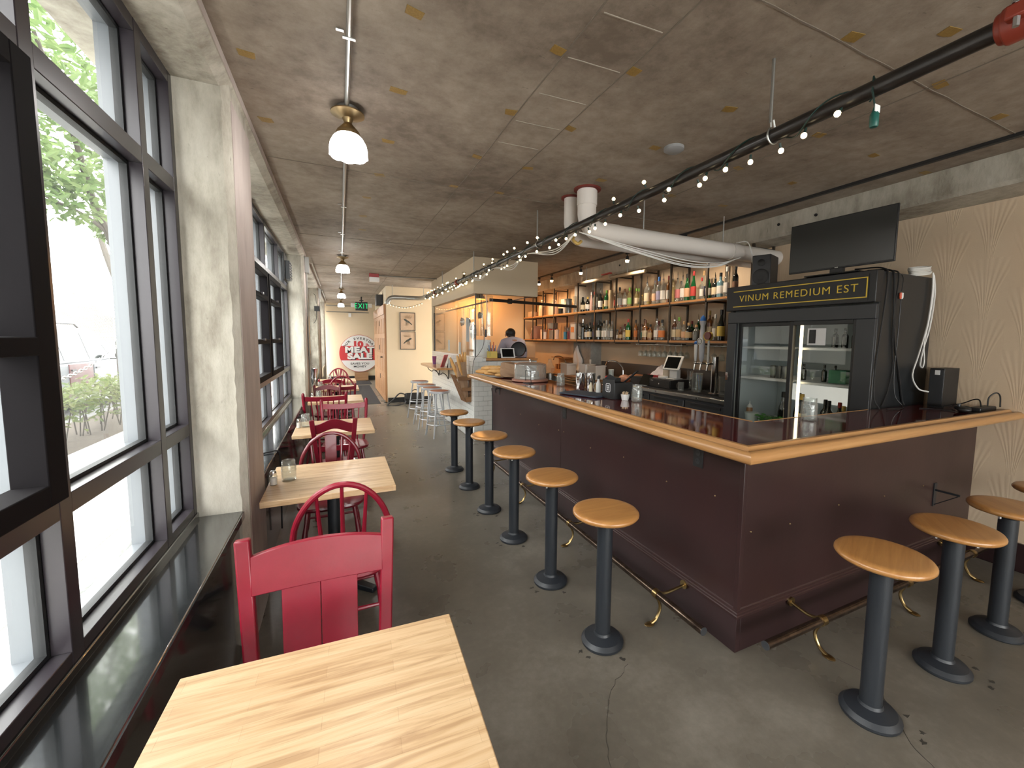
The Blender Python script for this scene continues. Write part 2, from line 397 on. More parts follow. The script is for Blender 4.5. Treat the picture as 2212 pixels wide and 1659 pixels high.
mt_trouser = M('dark_trousers', (0.03,0.03,0.035), 0.8)

# ================================================================== THE ROOM
CZ = 2.93          # ceiling
RX = 4.46          # right wall
struct(MB().box(-0.86,4.6,-4.2,17.9,-0.12,0.0).build('floor', mt_floor))
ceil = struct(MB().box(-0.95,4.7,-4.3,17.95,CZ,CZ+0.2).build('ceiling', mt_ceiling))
mt_seam = M('form_seam', (0.185,0.150,0.117), 0.85)
mt_seaml = M('pale_form_ridge', (0.33,0.285,0.23), 0.85)
def seam(pts, wd, m, h=0.0035):
    b = MB(); 
    for p, q in zip(pts[:-1], pts[1:]): b.bar((*p,CZ-h/2+0.0005), (*q,CZ-h/2+0.0005), wd, h)
    return b.build('form_seam', m, ceil, smooth=False)
def wavy(a, b, n, amp=0.006):
    return [(a[0]+(b[0]-a[0])*i/n+random.uniform(-amp,amp), a[1]+(b[1]-a[1])*i/n+random.uniform(-amp,amp)) for i in range(n+1)]
for x in (0.945, 1.27, 2.70): seam(wavy((x,-4), (x,17.6 if x < 1 else 9.5), 70, 0.004), 0.006, mt_seam)
for y in (-3.75,-1.3,1.18,3.65,6.1,8.55,11.0,13.4,15.9): seam(wavy((-0.42,y), (4.1 if y < 9 else 1.05,y), 30, 0.004), 0.006, mt_seam)
for y in (1.49,1.78,2.09,2.4,2.7): seam(wavy((0.97,y), (1.25,y-0.015), 4, 0.002), 0.0045, mt_seaml)
PATCH = [(0.3,1.82),(0.31,2.4),(0.91,1.76),(1.3,1.73),(0.91,2.33),(1.3,2.34),(0.91,2.98),(1.31,3.0),(0.32,3.02),(0.32,3.65),(0.91,3.63),(1.3,3.6),(0.26,4.28),(0.26,4.93),(0.28,5.55),(1.93,2.31),(1.93,2.95),(1.98,1.14),(2.3,0.95),(2.72,1.14),(3.39,1.14),(1.98,1.76),(2.71,1.72),(3.33,1.73),(2.7,2.29),(3.33,2.3),(4.0,1.72),(3.31,2.96),(2.69,2.97),(-0.35,2.41),(-0.36,3.06)]
for i, (x, y) in enumerate(PATCH):
    a = random.uniform(0.035,0.045); d = random.uniform(0.022,0.03); k = random.uniform(-0.3,0.3)
    poly = [(-a,-d*random.uniform(0.7,1)),(a*random.uniform(0.8,1),-d),(a,d*random.uniform(0.6,1)),(a*0.2,d),(-a*random.uniform(0.6,1),d)]
    o = MB().prism(poly, -0.002, 0.001).build('tape_patch', mt_tape, ceil, smooth=False); o.location = (x,y,CZ); o.rotation_euler = (0,0,k)

# right wall, its beam and column
struct(MB().box(RX,RX+0.15,-4.2,9.8,0,CZ).build('wall_right', mt_paper))
b = MB(); b.prism([(4.06,CZ+0.01),(4.06,2.745),(4.085,2.72),(RX+0.01,2.72),(RX+0.01,CZ+0.01)], -4.1, 9.64, 'y')
bm_r = struct(b.build('beam_right', mt_concrete, ang=20))
for y in (2.55,2.92,3.9,5.6): MB().cyl((4.0605,y,2.84),(4.052,y,2.84),0.014,n=10).build('form_tie_hole', mt_plastic, bm_r)
struct(MB().prism([(4.26,6.72),(4.26,7.36),(RX+0.01,7.40),(RX+0.01,6.66)], 0, 2.72).build('column_right', mt_greycon, ang=20))
struct(MB().box(4.43,RX,-4.1,1.43,0,0.21).build('baseboard_right', mt_kick, bev=0.006))
# front wall (behind the viewer), its wide unseen window added for more light
fw = MB(); fw.box(-0.95,-0.45,-4.35,-4.2,0,CZ).box(4.25,4.61,-4.35,-4.2,0,CZ).box(-0.45,4.25,-4.35,-4.2,2.82,CZ).box(-0.45,4.25,-4.35,-4.2,0,0.62)
struct(fw.build('wall_front', mt_cream))
wf = MB()
for x in (-0.42,0.5,1.42,2.34,3.26,4.22): wf.box(x-0.035,x+0.035,-4.33,-4.22,0.62,2.82)
for z in (0.65,2.2,2.79): wf.box(-0.45,4.25,-4.32,-4.23,z-0.035,z+0.035)
w5 = struct(wf.build('window_5', mt_frame))
for x0, x1 in zip((-0.38,0.54,1.46,2.38,3.3), (0.46,1.38,2.3,3.22,4.18)):
    for z0, z1 in ((0.69,2.16),(2.24,2.75)): MB().box(x0-0.02,x1+0.02,-4.28,-4.274,z0-0.02,z1+0.02).build('pane', mt_winglass, w5)

# left side: concrete columns, low wall, sill, beam, windows
COLS = [(-2.05,-1.5),(2.575,3.11),(7.2,7.73),(11.85,12.35),(16.4,16.9)]
def column(y0, y1):
    c = 0.03; pol = [(-0.70,y0),(-0.455-c,y0),(-0.455,y0+c),(-0.455,y1-c),(-0.455-c,y1),(-0.70,y1),(-0.88,y1),(-0.88,y0)]
    b = MB(); n = 70; k = len(pol); P = []
    for i in range(n+1):                       # worn, slightly ragged arrises
        z = CZ*i/n
        for j, (x, y) in enumerate(pol):
            r = random.uniform(-0.0035,0.0035) if j in (1,2,3,4) else 0
            P.append((x+r*(j in (1,4)), y+r*(j in (2,3)), z))
    F = [(i*k+j, i*k+(j+1) % k, (i+1)*k+(j+1) % k, (i+1)*k+j) for i in range(n) for j in range(k)]
    b.add(P, F+[tuple(range(k)), tuple(n*k+j for j in range(k))])
    o = struct(b.build('column_left', mt_concrete, ang=25))
    # smoother, pinker face turned to the room
    MB().box(-0.458,-0.451,y0+c+0.012,y1-c-0.012,0,2.80).build('formed_face', mt_pinkcon, o, bev=0.002)
    return o
for y0, y1 in COLS: column(y0, y1)
b = MB(); b.prism([(-0.95,CZ+0.01),(-0.95,2.84),(-0.49,2.84),(-0.445,2.875),(-0.445,CZ+0.01)], -4.2, 17.7, 'y')
bl = struct(b.build('beam_left', mt_concrete, ang=20))
MB().box(-0.4475,-0.4425,-4.2,17.6,2.885,CZ-0.002).build('formed_face', mt_pinkcon, bl)
struct(MB().box(-0.95,-0.445,-4.3,-4.0,0,CZ).build('wall_left', mt_cream))
BAYS = [(-4.0,-2.05),(-1.5,2.575),(3.11,7.2),(7.73,11.85),(12.35,16.4)]
for i, (y0, y1) in enumerate(BAYS):
    struct(MB().box(-0.90,-0.50,y0,y1,0,0.70).build('wall_sill', mt_blackgloss))
    sl = MB(); sl.box(-0.665,-0.478,y0,y1,0.702,0.74)
    sl.box(-0.68,-0.662,y0,y1,0.72,0.765)
    s = struct(sl.build('sill_left', mt_blackgloss, bev=0.004))
    MB().box(-0.4785,-0.474,y0,y1,0.70,0.736).build('sill_nosing', mt_blackgloss, s)
GX = -0.725        # glass plane
def window(n, y0, y1, mull, sashes=(), thin=0.0):
    XI, XO = -0.67, -0.785
    ys = [y0]+mull+[y1]; zs = [(0.74,0.80),(1.165,1.222),(2.31,2.373),(2.79,2.84)]
    fr = MB(); hw = 0.028
    for m_ in mull: fr.box(GX+0.012,XI,m_-hw,m_+hw,0.74,2.84)
    fr.box(GX+0.012,XI,y0,y0+0.045,0.74,2.84).box(GX+0.012,XI,y1-0.045,y1,0.74,2.84)
    for z0, z1 in zs:
        for a, c in zip(ys[:-1], ys[1:]): fr.box(GX+0.012,XI-0.001,a+hw,c-hw,z0,z1)
    w = struct(fr.build('window_%d' % n, mt_frame, bev=0.002))
    o = MB(); g = MB()
    for m_ in mull: o.box(XO,GX-0.012,m_-hw,m_+hw,0.74,2.84)
    o.box(XO,GX-0.012,y0,y0+0.045,0.74,2.84).box(XO,GX-0.012,y1-0.045,y1,0.74,2.84)
    for z0, z1 in zs:
        for a, c in zip(ys[:-1], ys[1:]): o.box(XO,GX-0.012,a+hw,c-hw,z0,z1)
    o.build('outer_frame', mt_frameout, w)
    for a, c in zip(ys[:-1], ys[1:]):
        a1 = a+(0.045 if a == y0 else hw); c1 = c-(0.045 if c == y1 else hw)
        for (zz, z0), (z1, zzz) in zip(zs[:-1], zs[1:]):
            g.box(GX-0.012,GX+0.012,a1,a1+0.014,z0,z1).box(GX-0.012,GX+0.012,c1-0.014,c1,z0,z1).box(GX-0.012,GX+0.012,a1+0.014,c1-0.014,z0,z0+0.012).box(GX-0.012,GX+0.012,a1+0.014,c1-0.014,z1-0.014,z1)
            MB().box(GX-0.003,GX+0.003,a1+0.010,c1-0.010,z0+0.008,z1-0.010).build('pane', mt_winglass, w)
    g.build('gasket', mt_gasket, w)
    for (a, c, rails) in sashes:
        s = MB(); x0, x1 = GX+0.008, XI+0.022; a += hw+0.004; c -= hw+0.004; z0, z1 = 1.226, 2.306
        s.box(x0,x1,a,a+0.075,z0,z1).box(x0,x1,c-0.075,c,z0,z1).box(x0,x1,a+0.075,c-0.075,z0,z0+0.055).box(x0,x1,a+0.075,c-0.075,z1-0.055,z1)
        for r in rails: s.box(x0-0.002,x1+0.004,a+0.075,c-0.075,r-0.022,r+0.022)
        so = s.build('sash', mt_sash, w, bev=0.003)
        for r in rails: MB().box(x1+0.004,x1+0.02,(a+c)/2-0.03,(a+c)/2+0.03,r+0.01,r+0.03).build('latch', mt_frame, so)
    return w
window(1, -1.5, 2.575, [-1.15,-0.58,0.12,0.82,1.515,2.21], [(0.82,1.515,[1.62]),(-0.58,0.12,[1.62])])
window(2, 3.11, 7.2, [4.17,5.2,6.25], [(4.17,5.2,[1.60,2.03]),(5.2,6.25,[1.60,2.03])])
window(3, 7.73, 11.85, [8.75,9.78,10.8])
window(4, 12.35, 16.4, [13.35,14.37,15.4])
window(6, -4.0, -2.05, [-3.02])
t = thing('wall_fan', 'small grey ventilation fan set in the top pane beside the second concrete column', 'fan', (-0.655,6.75,2.40))
MB().box(0.002,0.02,-0.20,0.20,0.0,0.36).build('mounting_panel', mt_plastic2, t, bev=0.004)
MB().box(0.02,0.075,-0.12,0.14,0.02,0.27).build('housing', mt_frameout, t, bev=0.01)
for i in range(6): MB().box(0.075,0.081,-0.10,0.12,0.045+i*0.037,0.057+i*0.037).build('slat', mt_plastic2, t)

# back of the room and the kitchen block
struct(MB().box(-0.95,2.4,17.7,17.85,0,CZ).build('wall_back', mt_cream))
struct(MB().box(-0.44,2.22,17.685,17.70,0.0,0.16).build('baseboard_back', mt_plastic))
struct(MB().box(1.07,4.6,11.2,11.35,0,CZ).build('wall_pictures', mt_cream))
struct(MB().box(1.07,1.2,11.35,14.70,0,CZ).box(1.2,2.4,14.58,14.70,0,CZ).box(2.25,2.4,14.70,17.72,0,CZ).build('wall_passage', mt_cream))
struct(MB().box(1.08,2.3,11.18,11.2,0.0,0.13).build('baseboard_pictures', mt_plastic))
struct(MB().box(1.96,4.6,9.62,9.8,0,CZ).build('wall_kitchen', mt_cream))
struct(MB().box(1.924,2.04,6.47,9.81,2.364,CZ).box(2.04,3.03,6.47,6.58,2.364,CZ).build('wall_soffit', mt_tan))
struct(MB().box(1.924,2.04,9.72,9.81,1.345,2.364).build('wall_jamb', mt_cream))
# half-height tiled walls of the kitchen: grout core with each tile on it
kw = struct(MB().box(1.932,2.04,6.478,9.81,0,1.332).box(2.04,3.03,6.478,6.58,0,1.29).build('wall_kitchen_half', mt_grout))
TW, TH, TG = 0.152, 0.076, 0.0035
tile_f = None; tile_s = None; stuff = MB(); count = 0
for r in range(17):
    z0 = 0.012+r*(TH+TG); off = 0.5*TW if r % 2 else 0.0
    x = 1.926-off                                                     # face towards the bar
    while x < 3.03:
        a, c = max(x,1.926), min(x+TW,3.028)
        if c-a > 0.02 and not (a > 2.04 and z0+TH > 1.30):
            b = MB().box(a,c,6.470,6.482,z0,z0+TH)
            if a < 2.42 or (z0 > 1.1 and a < 2.9): b.build('tile', mt_tile, kw, bev=0.0015, segs=1); count += 1
            else: stuff.v and None; stuff.box(a,c,6.470,6.482,z0,z0+TH)
        x += TW+TG
    y = 6.484-off                                                     # face towards the aisle
    while y < 9.8:
        a, c = max(y,6.484), min(y+TW,9.80)
        if c-a > 0.02:
            if y < 8.25: MB().box(1.924,1.936,a,c,z0,z0+TH).build('tile', mt_tile, kw, bev=0.0015, segs=1); count += 1
            else: stuff.box(1.924,1.936,a,c,z0,z0+TH)
        y += TW+TG
o = stuff.build('tile_field', mt_tile, kw); o['kind'] = 'stuff'
struct(MB().box(1.92,2.06,6.466,9.81,1.345,1.362).build('trim_1', mt_white, bev=0.003))
# kitchen glazing above the half wall
kg = thing('glass_screen', 'clear glass screen above the white tiled kitchen wall', 'glass screen', (1.96,6.5,1.362))
MB().box(0.0,0.008,0.012,3.22,0.0,1.0).build('pane', mt_glass, kg)
MB().box(0.012,0.26,0.0,0.008,0.0,1.0).build('pane', mt_glass, kg)
MB().box(-0.004,0.010,-0.002,0.010,0.0,1.0).build('edge_strip', mt_plastic2, kg)
MB().box(-0.012,0.016,3.14,3.20,0.0,0.86).build('end_frame', mt_plastic, kg)

# ================================================================== OUTSIDE THE WINDOWS
mt_pave = M('pale_pavement', (0.52,0.51,0.48), 0.8, var=((0.58,0.57,0.54), 3))
mt_road = M('asphalt', (0.11,0.11,0.11), 0.85, var=((0.14,0.14,0.138), 2))
mt_soil = M('bark_mulch', (0.04,0.03,0.022), 0.9, var=((0.07,0.055,0.04), 30), bmp=(30, 0.6))
def leaf_mat(name, c1, c2):
    m, t, b = new_mat(name); col = ramp(t, noise(t, coords(t), 3.0, 4), [(0.35, c1), (0.65, c2)])
    t.links.new(col, b.inputs['Base Color']); b.inputs['Roughness'].default_value = 0.5
    tl = nd(t, 'ShaderNodeBsdfTranslucent'); t.links.new(col, tl.inputs['Color']); mx = nd(t, 'ShaderNodeMixShader'); mx.inputs[0].default_value = 0.5
    t.links.new(b.outputs[0], mx.inputs[1]); t.links.new(tl.outputs[0], mx.inputs[2]); t.links.new(mx.outputs[0], t.nodes['Material Output'].inputs['Surface'])
    return m
mt_leaf = leaf_mat('green_leaf', (0.085,0.15,0.045), (0.17,0.23,0.09))
mt_leaf2 = leaf_mat('hedge_leaf', (0.075,0.11,0.035), (0.16,0.18,0.075))
mt_bark = M('grey_bark', (0.07,0.06,0.05), 0.85, bmp=(20, 0.5))
mt_hill = M('dry_hillside', (0.05,0.044,0.034), 0.9, var=((0.085,0.075,0.058), 1.2), bmp=(3, 0.5))
mt_carsilver = M('silver_car_paint', (0.13,0.14,0.155), 0.4, 0.2)
mt_carreflect = M('painted_red_reflection', (0.07,0.012,0.014), 0.4)  # red reflection on the silver car, put into its colour
mt_cartan = M('tan_lower_trim', (0.08,0.055,0.04), 0.5)
mt_carglass = M('tinted_car_glass', (0.012,0.018,0.018), 0.1, spec=0.15)
mt_tyre = M('tyre_rubber', (0.02,0.02,0.02), 0.7)
mt_yellow = M('yellow_paint', (0.75,0.55,0.05), 0.5)
pav = struct(MB().box(-3.25,-1.76,-8,22,-0.06,-0.004).build('pavement', mt_pave))
slab = MB().box(0,0.575,0,0.865,-0.05,0.0)
sm = None
k = 0
for iy in range(17):
    for ix in range(1):
        if sm is None: o = MB().box(-0.435,0.435,0.004,0.596,-0.055,0.0).build('paver', mt_pave, pav, bev=0.004, segs=1); sm = o
        else: o = sm.copy(); C.objects.link(o)
        o.location = (-1.315,-1.4+iy*0.6,0.0)
struct(MB().box(-60,-3.25,-40,60,-0.12,-0.05).build('street', mt_road))
struct(MB().box(-4.5,-3.3,0,20,-0.05,0.03).build('ground_bed', mt_soil))
struct(MB().box(-3.30,-3.18,0,20,-0.05,0.05).build('kerb', mt_pave, bev=0.01))
# hillside
rows, cols = 14, 26; P = []; F = []
for i in range(rows):
    for j in range(cols):
        x = -14-i*1.6; y = -25+j*3.2; P.append((x, y, -0.1+max(0,i-1)*1.3+random.uniform(-0.2,0.2)*(i > 1)))
for i in range(rows-1):
    for j in range(cols-1): F.append((i*cols+j, (i+1)*cols+j, (i+1)*cols+j+1, i*cols+j+1))
struct(MB().add(P, F).build('hill', mt_hill, ang=80))
# leaves as small folded blades
def leaves(mb, n, pos, size):
    for _ in range(n):
        c = Vector(pos()); s = random.uniform(*size); e = Euler((random.uniform(-1,1), random.uniform(-1,1), random.uniform(0,6.28))).to_matrix()
        pts = [(-s,0,0),(-s*0.35,s*0.45,s*0.12),(s*0.45,s*0.36,s*0.1),(s,0,-s*0.15),(s*0.45,-s*0.36,s*0.1),(-s*0.35,-s*0.45,s*0.12)]
        mb.add([c+e @ Vector(p) for p in pts], [(0,1,2,3),(0,3,4,5)])
hedge = thing('hedge', 'clipped bright green hedge outside the near window', 'hedge', (-3.75,9,0.03), 0)
hb = MB(); leaves(hb, 3800, lambda: (random.uniform(-0.32,0.36), random.uniform(-5,7), random.triangular(0.2,0.88,0.8)+random.uniform(-0.05,0.05)), (0.035,0.07))
o = hb.build('foliage', mt_leaf2, hedge, smooth=False); o['kind'] = 'stuff'
sb = MB()
for i in range(90):
    x, y = random.uniform(-0.25,0.25), random.uniform(-5,7); sb.cyl((x,y,0),(x+random.uniform(-0.1,0.1),y+random.uniform(-0.1,0.1),0.6),0.009,n=5)
sb.build('stem', mt_bark, hedge)
tree = thing('street_tree', 'young maple tree with green leaves outside the near window', 'tree', (-3.3,9.55,0.02))
tb = MB()
br = [([(0,0,0),(0.05,-0.1,1.2),(0.1,-0.25,2.2),(0.25,-0.75,2.75)], 0.11, 0.07), ([(0.25,-0.75,2.75),(0.3,-1.2,3.1),(0.3,-1.6,3.5),(0.35,-2.1,4.2),(0.3,-2.6,5.0)], 0.065, 0.02),
      ([(0.1,-0.3,2.3),(0.4,-0.55,3.0),(0.5,-0.9,3.7),(0.55,-1.3,4.6),(0.6,-1.5,5.4)], 0.06, 0.02), ([(0.3,-1.2,3.1),(0.2,-1.6,3.25),(0.1,-2.2,3.3)], 0.03, 0.012), ([(0.5,-0.9,3.7),(0.7,-1.5,3.95),(0.7,-2.1,3.9)], 0.025, 0.01), ([(0.1,-0.25,2.2),(-0.3,0.2,3.2),(-0.6,0.6,4.5)], 0.06, 0.02)]
for pts, r0, r1 in br:
    s = spline(pts, 5); tb.tube(s, [r0+(r1-r0)*i/(len(s)-1) for i in range(len(s))], 8)
tb.build('trunk', mt_bark, tree)
cen = [(0.3,-2.0,4.1,0.9),(0.4,-2.6,4.6,0.9),(0.5,-1.4,4.6,0.9),(0.5,-1.0,5.2,1.0),(0.2,-1.9,3.45,0.5),(0.1,-2.6,3.5,0.55),(0.3,-0.9,3.2,0.3),(-0.5,0.6,4.6,1.0),(0.3,-3.2,5.2,0.9),(0.3,-1.8,5.6,1.1),(0.1,-3.4,4.3,0.8)]
fb = MB()
def lp():
    c = random.choice(cen); a, b_ = random.uniform(0,6.28), random.uniform(-1,1); r = c[3]*random.random()**0.45; q = math.sqrt(1-b_*b_)
    return (c[0]+r*q*math.cos(a), c[1]+r*q*math.sin(a), c[2]+r*b_*0.8)
leaves(fb, 3600, lp, (0.045,0.085))
o = fb.build('foliage', mt_leaf, tree, smooth=False); o['kind'] = 'stuff'
# parked estate car, seen from its side (nose away from the viewer)
car = thing('parked_car', 'silver four-wheel-drive car with a painted red reflection, parked beyond the hedge', 'car', (-6.0,12.9,-0.05), 0)
W2 = 0.93
low = [(-2.25,0.42),(-2.3,0.75),(-2.22,1.08),(1.0,1.10),(1.9,1.02),(2.3,0.88),(2.36,0.5),(2.25,0.36),(-2.1,0.36)]
MB().prism(low, -W2, W2, 'x').build('body', mt_carsilver, car, bev=0.05)
MB().prism([(-2.28,0.34),(-2.28,0.55),(2.34,0.55),(2.34,0.34)], -W2-0.012, W2+0.012, 'x').build('lower_trim', mt_cartan, car, bev=0.02)
for y0, y1 in ((-0.95,-0.02),(0.02,0.95)):
    d = MB().box(W2-0.01,W2+0.012,y0,y1,0.56,1.07).build('door', mt_carreflect if y0 < -0.5 else mt_carsilver, car, bev=0.01)
    MB().box(W2+0.012,W2+0.035,y0+0.06,y0+0.22,0.93,0.96).build('handle', mt_plastic2, d)
cab = [(-2.2,1.07),(-2.02,1.72),(-1.8,1.82),(0.35,1.84),(0.62,1.76),(1.28,1.09)]; Pc = []
for x, k_ in ((-1,1),(1,1)):
    Pc += [(x*(W2-0.03-0.16*(z-1.07)/0.75), y, z) for y, z in cab]
n = len(cab); MB().add(Pc, [tuple(range(n)), tuple(range(2*n-1,n-1,-1))]+[(i,(i+1) % n,n+(i+1) % n,n+i) for i in range(n)]).build('cabin', mt_carsilver, car, bev=0.03)
def sidewin(poly):
    P = []
    for e in (0.004,-0.012): P += [(W2-0.03-0.16*(z-1.07)/0.75+e, y, z) for y, z in poly]
    q = len(poly); return MB().add(P, [tuple(range(q)), tuple(range(2*q-1,q-1,-1))]+[(i,(i+1) % q,q+(i+1) % q,q+i) for i in range(q)])
for poly in ([(-2.0,1.15),(-1.86,1.70),(-1.15,1.73),(-1.08,1.15)], [(-0.98,1.15),(-1.02,1.73),(-0.18,1.74),(-0.1,1.15)], [(0.0,1.15),(-0.08,1.74),(0.42,1.71),(0.88,1.15)], [(0.94,1.15),(0.70,1.47),(1.02,1.15)]):
    sidewin(poly).build('side_window', mt_carglass, car)
m_ = MB(); m_.box(W2-0.02,W2+0.10,0.86,0.93,1.10,1.13); m_.sphere((W2+0.14,0.92,1.19),0.10,10,8,(0.9,0.7,0.9)); m_.build('mirror', mt_plastic2, car)
for x in (-0.62,0.62):
    MB().tube([(x,-1.8,1.84),(x,-1.7,1.92),(x,0.1,1.93),(x,0.25,1.85)],0.02,6).build('roof_rail', mt_plastic2, car)
for y in (-1.45,1.45):
    for x in (W2-0.12,-W2+0.12):
        wh = MB().cyl((x-0.11,y,0.36),(x+0.11,y,0.36),0.37,n=22).build('wheel', mt_tyre, car, bev=0.03)
        MB().cyl((x+0.10*(1 if x > 0 else -1),y,0.36),(x+0.118*(1 if x > 0 else -1),y,0.36),0.22,n=18).build('hub', mt_galv, wh)
# fence, lamp post, chain
fe = thing('mesh_fence', 'tall wire mesh fence across the street', 'fence', (-10.5,20,-0.05))
for i in range(13): MB().cyl((0,-18+i*3,0),(0,-18+i*3,3.0),0.03,n=8).build('post', mt_galv, fe)
for z in (0.2,1.6,2.95): MB().cyl((0,-18,z),(0,18,z),0.022,n=6).build('rail', mt_galv, fe)
mb = MB()
for i in range(240):
    y = -18-2.8+i*0.16
    for s_ in (1,-1):
        a = (0.0+0.004*s_, y if s_ > 0 else y+2.8, 0.15); c = (0.004*s_, y+2.8 if s_ > 0 else y, 2.95)
        mb.bar(a, c, 0.005, 0.005)
o = mb.build('wire_mesh', mt_galv, fe, smooth=False); o['kind'] = 'stuff'
lp_ = thing('lamp_post', 'pale lamp post standing across the street', 'lamp post', (-9.0,20.6,-0.05))
MB().cyl((0,0,0),(0,0,6.5),0.12,0.09,n=14).build('pole', mt_whiteplastic, lp_)
MB().cyl((0,0,0),(0,0,0.25),0.19,0.15,n=14).build('base', mt_whiteplastic, lp_)
MB().bar((0,0,6.45),(1.2,0,6.6),0.25,0.1).build('head', mt_whiteplastic, lp_)
ch = thing('barrier_chain', 'galvanised chain hanging above the hedge', 'chain', (-4.55,11.2,0.0))
A, B_ = Vector((0,-1.6,0.78)), Vector((0,1.5,1.42)); lk = None; N = 34
for i in range(N):
    t_ = (i+0.5)/N; p = A.lerp(B_, t_)+Vector((0,0,-0.15*4*t_*(1-t_))); p2 = A.lerp(B_, t_+0.01)+Vector((0,0,-0.15*4*(t_+0.01)*(0.99-t_)))
    if lk is None:
        pts = [(0,0.062*math.cos(a)*(1.0),0.03*math.sin(a)) for a in [2*PI*q/12 for q in range(12)]]
        lk = MB().tube(pts,0.009,6,closed=True).build('link', mt_galv, ch); o = lk
    else: o = lk.copy(); C.objects.link(o)
    o.location = p; d = (p2-p).normalized(); o.rotation_euler = (math.atan2(d.z,d.y), (PI/2 if i % 2 else 0.0), 0)
for nm, y, z in (('post',-1.6,0.80),('post',1.5,1.45)): MB().cyl((0,y,0),(0,y,z+0.05),0.04,n=12).build(nm, mt_galv, ch)
tag(MB().cyl((-5.0,14.6,-0.05),(-5.0,14.6,1.9),0.045,n=10).sphere((-5.0,14.6,1.9),0.05).build('bollard', mt_yellow), 'thin yellow bollard post by the parked car', 'bollard')
# house across the street, low and pale
bd = thing('far_building', 'low pale building beyond the hillside fence', 'building', (-15.5,60,0))
MB().box(-3,3,-7,7,0,4.2).build('wall', mt_pave, bd); MB().prism([(-3.5,4.2),(3.5,4.2),(0,6.0)],-7.4,7.4,'y').build('roof', mt_road, bd)
for i in range(5): MB().box(2.98,3.03,-6+i*2.6,-4.6+i*2.6,1.4,2.9).build('window', mt_carglass, bd)

# ================================================================== TABLES AND CHAIRS BY THE WINDOWS
TZ = 0.735
def make_table(label, y0, rz=0.0, x0=-0.425):
    t = thing('cafe_table', label, 'table', (x0+0.36,y0+0.355,0), rz, 'butcher-block tables along the windows')
    if make_table.proto is None:
        MB().box(-0.36,0.36,-0.355,0.355,TZ-0.036,TZ).build('table_top', mt_block, t, bev=0.004)
        MB().cyl((0,0,0.03),(0,0,TZ-0.05),0.038,n=18).build('pedestal', mt_black, t)
        MB().bar((-0.24,0,TZ-0.046),(0.24,0,TZ-0.046),0.05,0.018).bar((0,-0.24,TZ-0.0465),(0,0.24,TZ-0.0465),0.05,0.018).build('top_bracket', mt_black, t)
        b = MB(); b.lathe([(0.06,0.03),(0.05,0.05),(0.04,0.07)],16)
        for a in range(4):
            d = Vector((math.cos(a*PI/2+PI/4), math.sin(a*PI/2+PI/4),0)); b.bar(d*0.02+Vector((0,0,0.03)), d*0.33+Vector((0,0,0.016)),0.075,0.045,w2=0.05,h2=0.03)
        b.build('base', mt_black, t, bev=0.006)
        make_table.proto = t
    else:
        for ch in make_table.proto.children: dup(ch, parent=t)
    return t
make_table.proto = None
make_table('maple table closest to the viewer, cut off by the picture edge', 0.63, -0.04)
make_table('second maple table, abutting the big concrete column, with salt shaker and jar', 2.68)
make_table('third maple table, between the arched red chair and the straight-crested one', 4.42)
make_table('fourth maple table from the viewer', 6.58)
make_table('fifth maple table from the viewer, beside the black floor mat', 8.08)
make_table('maple table furthest back, before the pierced-splat chair', 9.52)

def chair_base(t, m, wd=0.44, dp=0.42, sz=0.455, round_seat=True):
    # solid saddle seat
    n = 28; pr = []
    for i in range(n):
        a = 2*PI*i/n; cx_, sy_ = math.cos(a), math.sin(a); e = 0.55 if round_seat else 0.35
        x = wd/2*abs(cx_)**e*(1 if cx_ > 0 else -1); y = dp/2*abs(sy_)**e*(1 if sy_ > 0 else -1)
        x *= 1+0.06*(y/(dp/2)); pr.append((x, y))
    P = []; F = []; lay = [(0.93,sz-0.036),(1.0,sz-0.018),(0.985,sz-0.003),(0.80,sz-0.004),(0.4,sz-0.014)]
    for k_, z in lay: P += [(x*k_, y*k_, z) for x, y in pr]
    for l in range(len(lay)-1): F += [(l*n+j, l*n+(j+1) % n, (l+1)*n+(j+1) % n, (l+1)*n+j) for j in range(n)]
    F += [tuple(range(n-1,-1,-1)), tuple((len(lay)-1)*n+j for j in range(n))]
    MB().add(P, F).build('seat', m, t)
    ends = []
    for sx in (-1,1):
        for sy in (-1,1):
            a = Vector((sx*wd*0.34, sy*dp*0.33, sz-0.03)); b = Vector((sx*wd*0.47, sy*dp*0.50, 0.0)); ends.append((a,b))
            s = [a.lerp(b, q) for q in (0,0.12,0.2,0.45,0.62,0.7,0.85,1)]
            MB().tube(s, [0.015,0.017,0.013,0.019,0.017,0.013,0.017,0.012],10).build('leg', m, t)
    g = lambda i, q: ends[i][0].lerp(ends[i][1], q)
    for (i, j, q) in ((0,1,0.55),(2,3,0.55),(0,2,0.42),(1,3,0.48)):
        A, B_ = g(i,q), g(j,q); MB().tube([A.lerp(B_,u) for u in (0,0.3,0.5,0.7,1)],[0.008,0.011,0.013,0.011,0.008],8).build('stretcher', m, t)
